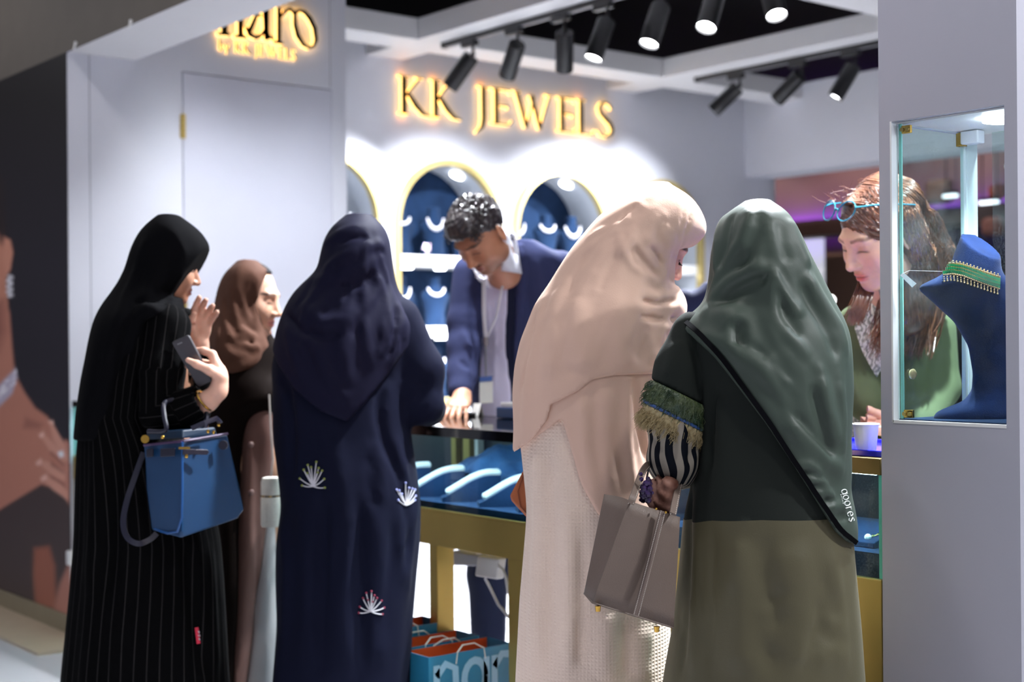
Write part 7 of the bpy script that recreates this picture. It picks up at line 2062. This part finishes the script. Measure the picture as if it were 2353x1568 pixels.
for i, (u, v, r) in enumerate(((2150, 440, 55), (2285, 440, 32), (2275, 520, 40))):
    p = hit(u, v, 1, 9.2); s_ = 9.0 / FPX
    MB().box(p[0] - r * s_, p[0] + r * s_, 9.2, 9.3, p[2] - r * s_ * .8, p[2] + r * s_ * .8).build('hanging_panel', M('terracotta_%d' % i, ((122, 88, 76), (190, 92, 70), (182, 110, 92))[i], .6), bs, bevel=.05)
lb = thing('table_lamp', 'small glowing white lamps on a far counter left of the column', 'lamp', tuple(hit(1905, 690, 1, 9.4)))
p = hit(1908, 690, 1, 9.4); MB().sphere(p, .045).build('globe', EM('lamp_globe', (255, 255, 255), 6.0), lb, smooth=True); MB().cyl(p - np.array([0, 0, .3]), p, .012, n=10).build('stem', m_black, lb, smooth=True)
struct(MB().box(4.60, 14, 12.0, 12.1, 0, 4).build('wall_far', M('brown_hall_wall', (126, 104, 98), .7)))
struct(MB().box(-7.1, -7.0, -6, 12, 0, 4.6).build('wall_hall_left', M('taupe_hall_wall', (120, 108, 104), .7)))
struct(MB().box(-7.0, 9, 12.1, 12.2, 0, 4.6).build('wall_hall_rear', M('umber_hall_wall', (70, 60, 62), .7)))
ws = thing('power_socket', 'small white socket box low at the corner beside the poster', 'socket', tuple(hit(163, 1283, 1, -.03)))
p = hit(163, 1283, 1, -.03)
MB().box(p[0] - .022, p[0] + .022, -.045, -.004, p[2] - .032, p[2] + .032).build('box', m_white, ws, bevel=.006)
MB().cyl((p[0], -.03, p[2] - .032), (p[0], -.03, .012), .004, n=8).build('cable', m_white, ws, smooth=True)
# ================================================================== handbags
PBk = [o for o in bpy.data.objects if o.name.startswith('person') and 'pinstriped' in o.get('label', '')][0]
class F2(Person):
    def __init__(s, u0, D0): s.D0 = D0; s.X0 = (u0 - 1176.5) / FPX * D0
    def W(s, u, v, d=0.0): return world_pt(s, s.L(u, v, d))
def smooth_path(pts, k=6):
    pts = [np.array(p, float) for p in pts]; out = []; n = len(pts)
    for i in range(n - 1):
        p0, p1, p2, p3 = pts[max(i - 1, 0)], pts[i], pts[i + 1], pts[min(i + 2, n - 1)]
        for t in np.linspace(0, 1, k, endpoint=False):
            out.append(.5 * (2 * p1 + (p2 - p0) * t + (2 * p0 - 5 * p1 + 4 * p2 - p3) * t * t + (3 * p1 - p0 - 3 * p2 + p3) * t ** 3))
    return out + [pts[-1]]
B = F2(440, 3.60)
bb = thing('handbag', 'bright blue leather handbag with navy straps and gold studs on the pinstriped figure\'s arm', 'handbag', B.W(430, 1240))
blu = M('blue_grain_leather', (10, 54, 92), .45, var=.06, vscale=6, bump=.08, bscale=400); nvl = M('navy_strap_leather', (22, 22, 40), .4); plum = M('plum_edge', (70, 46, 84), .5)
def panel(name, q, th, mat, parent, n=10, bulge=0.0, bev=.003):
    """curved leather panel from 4 world corners TL TR BR BL"""
    q = [np.array(p) for p in q]; nr = np.cross(q[1] - q[0], q[3] - q[0]); nr /= np.linalg.norm(nr)
    if nr @ (CAM - q[0]) < 0: nr = -nr
    vs = []
    for sgn in (0, 1):
        for i in range(n + 1):
            for j in range(n + 1):
                s_, t = i / n, j / n
                p = (q[0] * (1 - s_) + q[1] * s_) * (1 - t) + (q[3] * (1 - s_) + q[2] * s_) * t
                vs.append(p + nr * (bulge * math.sin(math.pi * s_) * math.sin(math.pi * min(1, t * 1.0)) - sgn * th))
    m_ = (n + 1) ** 2; I = lambda k, i, j: k * m_ + i * (n + 1) + j
    fs = []
    for i in range(n):
        for j in range(n):
            fs += [(I(0, i, j), I(0, i + 1, j), I(0, i + 1, j + 1), I(0, i, j + 1)), (I(1, i, j), I(1, i, j + 1), I(1, i + 1, j + 1), I(1, i + 1, j))]
    for i in range(n):
        for a_, b2_ in (((i, 0), (i + 1, 0)), ((i + 1, n), (i, n))): fs.append((I(0, *a_), I(1, *a_), I(1, *b2_), I(0, *b2_)))
        for a_, b2_ in (((0, i + 1), (0, i)), ((n, i), (n, i + 1))): fs.append((I(0, *a_), I(1, *a_), I(1, *b2_), I(0, *b2_)))
    return MB().add(vs, fs).build(name, mat, parent, smooth=True)
TL, TM, TR = B.W(331, 1025, .03), B.W(419, 1016, -.03), B.W(523, 998, .09); BL, BM, BR = B.W(346, 1219, .03), B.W(416, 1238, -.03), B.W(560, 1184, .09)
body = MB(); bkT, bkB = B.W(430, 1008, .16), B.W(470, 1190, .16)
BR1 = BR + UV * .0
body.loft([[BL * .97 + BM * .03, BM, BR * .90 + BM * .10 - UV * .004, bkB], [BL + UV * .012, BM + UV * .006, BR + UV * .016 + RV * .003, bkB + UV * .01], [(BL * .5 + TL * .5) - RV * .004, BM * .5 + TM * .5 - FV * .004, (BR * .52 + TR * .48) + RV * .004, bkB * .5 + bkT * .5], [TL, TM, TR, bkT]], cap=True)
body.build('bag_body', blu, bb, bevel=.006, smooth=True)
sp = panel('side_gusset', [B.W(331, 1024, .024), B.W(419, 1015, -.036), B.W(418, 1222, -.034), B.W(352, 1214, .024)], .004, blu, bb, bulge=.004)
MB().tube([B.W(331, 1024, .023), B.W(375, 1019, -.006), B.W(419, 1015, -.037)], .0035, 6).tube([B.W(421, 1015, -.034), B.W(470, 1006, .022), B.W(523, 997, .085)], .0035, 6).build('edge_binding', plum, bb, smooth=True)
MB().tube([B.W(419, 1016, -.040), B.W(419, 1120, -.042), B.W(418, 1190, -.040), B.W(408, 1222, -.030), B.W(385, 1226, -.006), B.W(356, 1216, .022)], .0035, 6).build('corner_piping', M('blue_piping', (24, 78, 138), .4), bb, smooth=True)
for u0, u1, v_, d0 in ((336, 352, 1040, .018), (368, 402, 1039, -.012)):
    q = [B.W(u0, v_ - 7, d0 - .012), B.W(u1, v_ - 9, d0 - .016 - (u1 - u0) * .0006), B.W(u1, v_ + 10, d0 - .016 - (u1 - u0) * .0006), B.W(u0, v_ + 12, d0 - .012)]
    MB().loft([q, [p + FV * .006 for p in q]]).build('threaded_strap', nvl, bb, bevel=.002)
q = [B.W(420, 1032, -.046), B.W(476, 1034, -.004), B.W(480, 1040, -.002), B.W(476, 1046, -.004), B.W(420, 1045, -.046)]
MB().loft([q, [p + FV * .006 for p in q]]).build('closure_strap', nvl, bb, bevel=.001)
mb = MB(); p = B.W(428, 1049, -.052); mb.sphere(p, .007, 10, 8, (1.2, .6, .8)); q = B.W(424, 1030, -.052); mb.obox(q, RV, FV, UV, .014, .003, .003); mb.build('turn_lock', m_gold, bb, smooth=True)
mb = MB(); p = B.W(514, 1023, .05); mb.cyl(p, p - FV * .008, .012, n=16); mb.build('snap', nvl, bb, smooth=True)
# navy top flap and handle
fl_ = MB(); fl_.loft([[B.W(u, v, d) for u, v, d in ((330, 1012, .03), (420, 1008, -.03), (500, 1000, .07), (420, 1002, .14))], [B.W(u, v, d) for u, v, d in ((338, 992, .03), (420, 988, -.02), (495, 982, .07), (420, 985, .13))]]); fl_.build('top_flap', M('deep_teal_leather', (18, 40, 62), .35), bb, bevel=.004)
MB().tube(smooth_path([B.W(u, v, d) for u, v, d in ((340, 992, -.01), (380, 990, -.03), (378, 960, -.02), (376, 935, .0), (385, 922, .03), (430, 918, .06), (468, 935, .07), (475, 960, .06), (470, 985, .05))]), .006, 8).build('handle', nvl, bb, smooth=True)
mb = MB(); p = B.W(335, 1009, .0); mb.cyl(p, p - FV * .008, .0105, n=18); mb.build('gold_stud', m_gold, bb, smooth=True)
for u, v, d in ((374, 1005, -.03), (478, 992, .02), (491, 994, .03), (503, 977, .04)):
    MB().sphere(B.W(u, v, d - .02), .005, 8, 6).build('gold_stud', m_gold, bb, smooth=True)
MB().ribbon([B.W(u, v, d) for u, v, d in ((440, 985, -.03), (470, 972, -.02), (498, 962, .0), (506, 972, .02))], .012, .004, FV).build('tab', nvl, bb)
MB().ribbon(smooth_path([B.W(u, v, d) for u, v, d in ((330, 1040, .05), (312, 1090, .03), (292, 1150, .0), (283, 1200, -.01), (292, 1235, -.02), (318, 1250, -.02), (345, 1240, .0), (360, 1226, .01))]), .014, .003, FV).build('shoulder_strap', nvl, bb, smooth=True)
# taupe tote on the green figure's arm
T = F2(1460, 2.60)
tt = thing('tote_bag', 'taupe grained leather tote with white stitching hanging between the pink and green figures', 'handbag', T.W(1450, 1440))
tau = M('taupe_grain_leather', (108, 93, 84), .5, var=.05, vscale=10, bump=.14, bscale=420); sti = M('cream_stitch', (214, 206, 196), .7)
fTL, fTR, fBR, fBL = (1446, 1152, -.03), (1563, 1189, .03), (1548, 1442, .03), (1362, 1384, -.03); sTL, sBL = (1388, 1136, .06), (1342, 1362, .05); rT, rB = (1505, 1172, .12), (1490, 1420, .11)
mb = MB()
n = 16; rows3 = []
for k in range(9):
    t = k / 8
    def lp(a, b): return T.W(a[0] * (1 - t) + b[0] * t, a[1] * (1 - t) + b[1] * t, a[2] * (1 - t) + b[2] * t)
    A, Bq, Cq, Dq = lp(fTL, fBL), lp(fTR, fBR), lp(rT, rB), lp(sTL, sBL)
    ring = []
    for P0, P1, bul in ((A, Bq, .006 * math.sin(math.pi * t)), (Bq, Cq, 0), (Cq, Dq, 0), (Dq, A, -.010 * (1 - t))):
        nr = np.cross(P1 - P0, UV); nr /= np.linalg.norm(nr) + 1e-9
        for j in range(n):
            s_ = j / n; ring.append(P0 * (1 - s_) + P1 * s_ + nr * bul * math.sin(math.pi * s_))
    rows3.append(ring)
mb.loft(rows3, cap=False)
N4 = 4 * n; mb.add([p for p in rows3[-1]] + [sum(rows3[-1]) / N4 - UV * .004], [(i, (i + 1) % N4, N4) for i in range(N4)])
tbo = mb.build('bag_body', tau, tt, smooth=True)
md = tbo.modifiers.new('thick', 'SOLIDIFY'); md.thickness = .003
def strip_on(u0, v0, u1, v1, d0, d1): return T.W(u0, v0, d0), T.W(u1, v1, d1)
a, b_ = T.W(1516, 1172, -.004), T.W(1453, 1410, -.012); c_, d_ = T.W(1529, 1176, -.001), T.W(1467, 1414, -.009)
q = [a - FV * .007, c_ - FV * .007, d_ - FV * .012, b_ - FV * .012]
panel('centre_strap', q, .002, M('taupe_strap', (110, 95, 87), .5, bump=.12, bscale=420), tt, bulge=.007)
sm = MB()
nrm_ = -FV
for off, (pa, pb) in (((0.14, (0, 3))), ((0.86, (0, 3)))):
    for k in range(62):
        t0, t1 = k / 62, (k + .6) / 62
        pp_ = []
        for t in (t0, t1):
            L0 = q[0] * (1 - t) + q[3] * t; L1 = q[1] * (1 - t) + q[2] * t
            pp_.append(L0 * (1 - off) + L1 * off - FV * (.0015 + .007 * math.sin(math.pi * off) * math.sin(math.pi * t)))
        sm.cyl(pp_[0], pp_[1], .0006, n=5)
so = sm.build('stitching', sti, tt); so['kind'] = 'stuff'
for pts in ([(1449, 1158, -.036), (1456, 1140, -.028), (1466, 1112, .02), (1478, 1082, .08), (1490, 1068, .11), (1500, 1072, .13)], [(1546, 1182, -.004), (1552, 1150, .03), (1559, 1118, .08), (1565, 1090, .12), (1560, 1078, .14)]):
    h_ = MB().ribbon(smooth_path([T.W(*p) for p in pts]), .0125, .005, FV).build('handle', tau, tt, smooth=True)
    s2_ = MB()
    for w_ in (-.0045, .0045):
        for k in range(len(pts) - 1):
            pa, pb = T.W(*pts[k]), T.W(*pts[k + 1])
            for m_ in range(7):
                t0, t1 = m_ / 7, (m_ + .6) / 7
                s2_.cyl(pa * (1 - t0) + pb * t0 + RV * w_ - FV * .003, pa * (1 - t1) + pb * t1 + RV * w_ - FV * .003, .0005, n=4)
    s2_ = s2_.build('handle_stitching', sti, h_); s2_['kind'] = 'stuff'
for u, v, d in ((1374, 1393, -.028), (1509, 1440, .0)):
    p = T.W(u, v, d); MB().cyl(p, p - UV * .010, .0055, .0045, n=14).build('gold_foot', m_gold, tt, smooth=True)
for u, v in ((1508, 1170), (1530, 1178)):
    p = T.W(u, v, -.012); MB().sphere(p, .0025, 8, 6).build('gold_rivet', m_gold, tt, smooth=True)
ch = thing('bag_charm', 'dark purple beaded charm hanging at the tote bag opening', 'bag charm', T.W(1485, 1160, .0))
rnd = random.Random(7); cm = MB()
for _ in range(60):
    u, v = 1484 + rnd.gauss(0, 6), 1128 + rnd.gauss(0, 15); cm.sphere(T.W(u, v, .0 + rnd.uniform(-.01, .01)), rnd.uniform(.003, .007), 6, 4)
cmo = cm.build('beads', M('purple_bead', (20, 14, 34), .2, c2=(58, 38, 84), vscale=60), ch); cmo['kind'] = 'stuff'
MB().tube([T.W(1486, 1100, .0), T.W(1490, 1080, .0)], .002, 6).build('cord', m_black, ch)
sc_ = thing('silk_pouch', 'rust and pink cloth pouch peeking out of the tote bag', 'pouch', T.W(1530, 1180, .05))
gq = SDF(np.array([-.06, -.05, -.09]), np.array([.06, .05, .08]), .006); gq.ell((0, 0, 0), (.034, .026, .040)); gq.ell((.014, -.005, .025), (.016, .016, .022), .01); gq.ell((-.014, .0, .022), (.014, .016, .018), .01)
X, Y, Z = gq.coords(); gq.v = gq.v - (.008 * np.sin(X * 190 + Z * 90) * np.sin(Z * 150 + X * 60 + 1)).astype(np.float32)
V, Q = gq.mesh(); c = T.W(1524, 1150, .08); o = qmesh('cloth', V + c, Q, M('marbled_silk', (150, 108, 92), .6, c2=(92, 48, 32), vscale=40), None); o.parent = sc_; o.matrix_parent_inverse = root_matrix(sc_).inverted()
# white thermos hanging between the brown and navy figures
K = F2(622, 4.15)
bt = thing('thermos_bottle', 'white thermos bottle with a thin gold ring between the brown and navy figures', 'bottle', K.W(624, 1210))
c0 = K.W(624, 1210); hh = K.W(624, 1096)[2] - c0[2]; r_ = 24 * K.D0 / FPX
m_th = M('speckled_white', (226, 224, 212), .5, var=.05, vscale=120)
lathe(MB(), c0, [(r_ * .9, 0), (r_, .006), (r_, hh * .60), (r_ * .97, hh * .61)]).build('bottle', m_th, bt, smooth=True)
lathe(MB(), c0 + UV * hh * .635, [(r_ * .97, 0), (r_ * .97, hh * .26), (r_ * .85, hh * .345), (r_ * .5, hh * .36)]).build('cap', m_th, bt, smooth=True)
lathe(MB(), c0 + UV * hh * .605, [(r_ * 1.01, 0), (r_ * 1.01, hh * .03)]).build('gold_ring', m_gold, bt, smooth=True)
MB().tube([c0 + UV * hh * .98, c0 + UV * (hh + .05) + RV * .006, c0 + UV * (hh + .14) + RV * .0, c0 + UV * (hh + .24) + RV * -.004], .003, 6).build('cord', M('white_strap', (214, 206, 196), .7), bt, smooth=True)
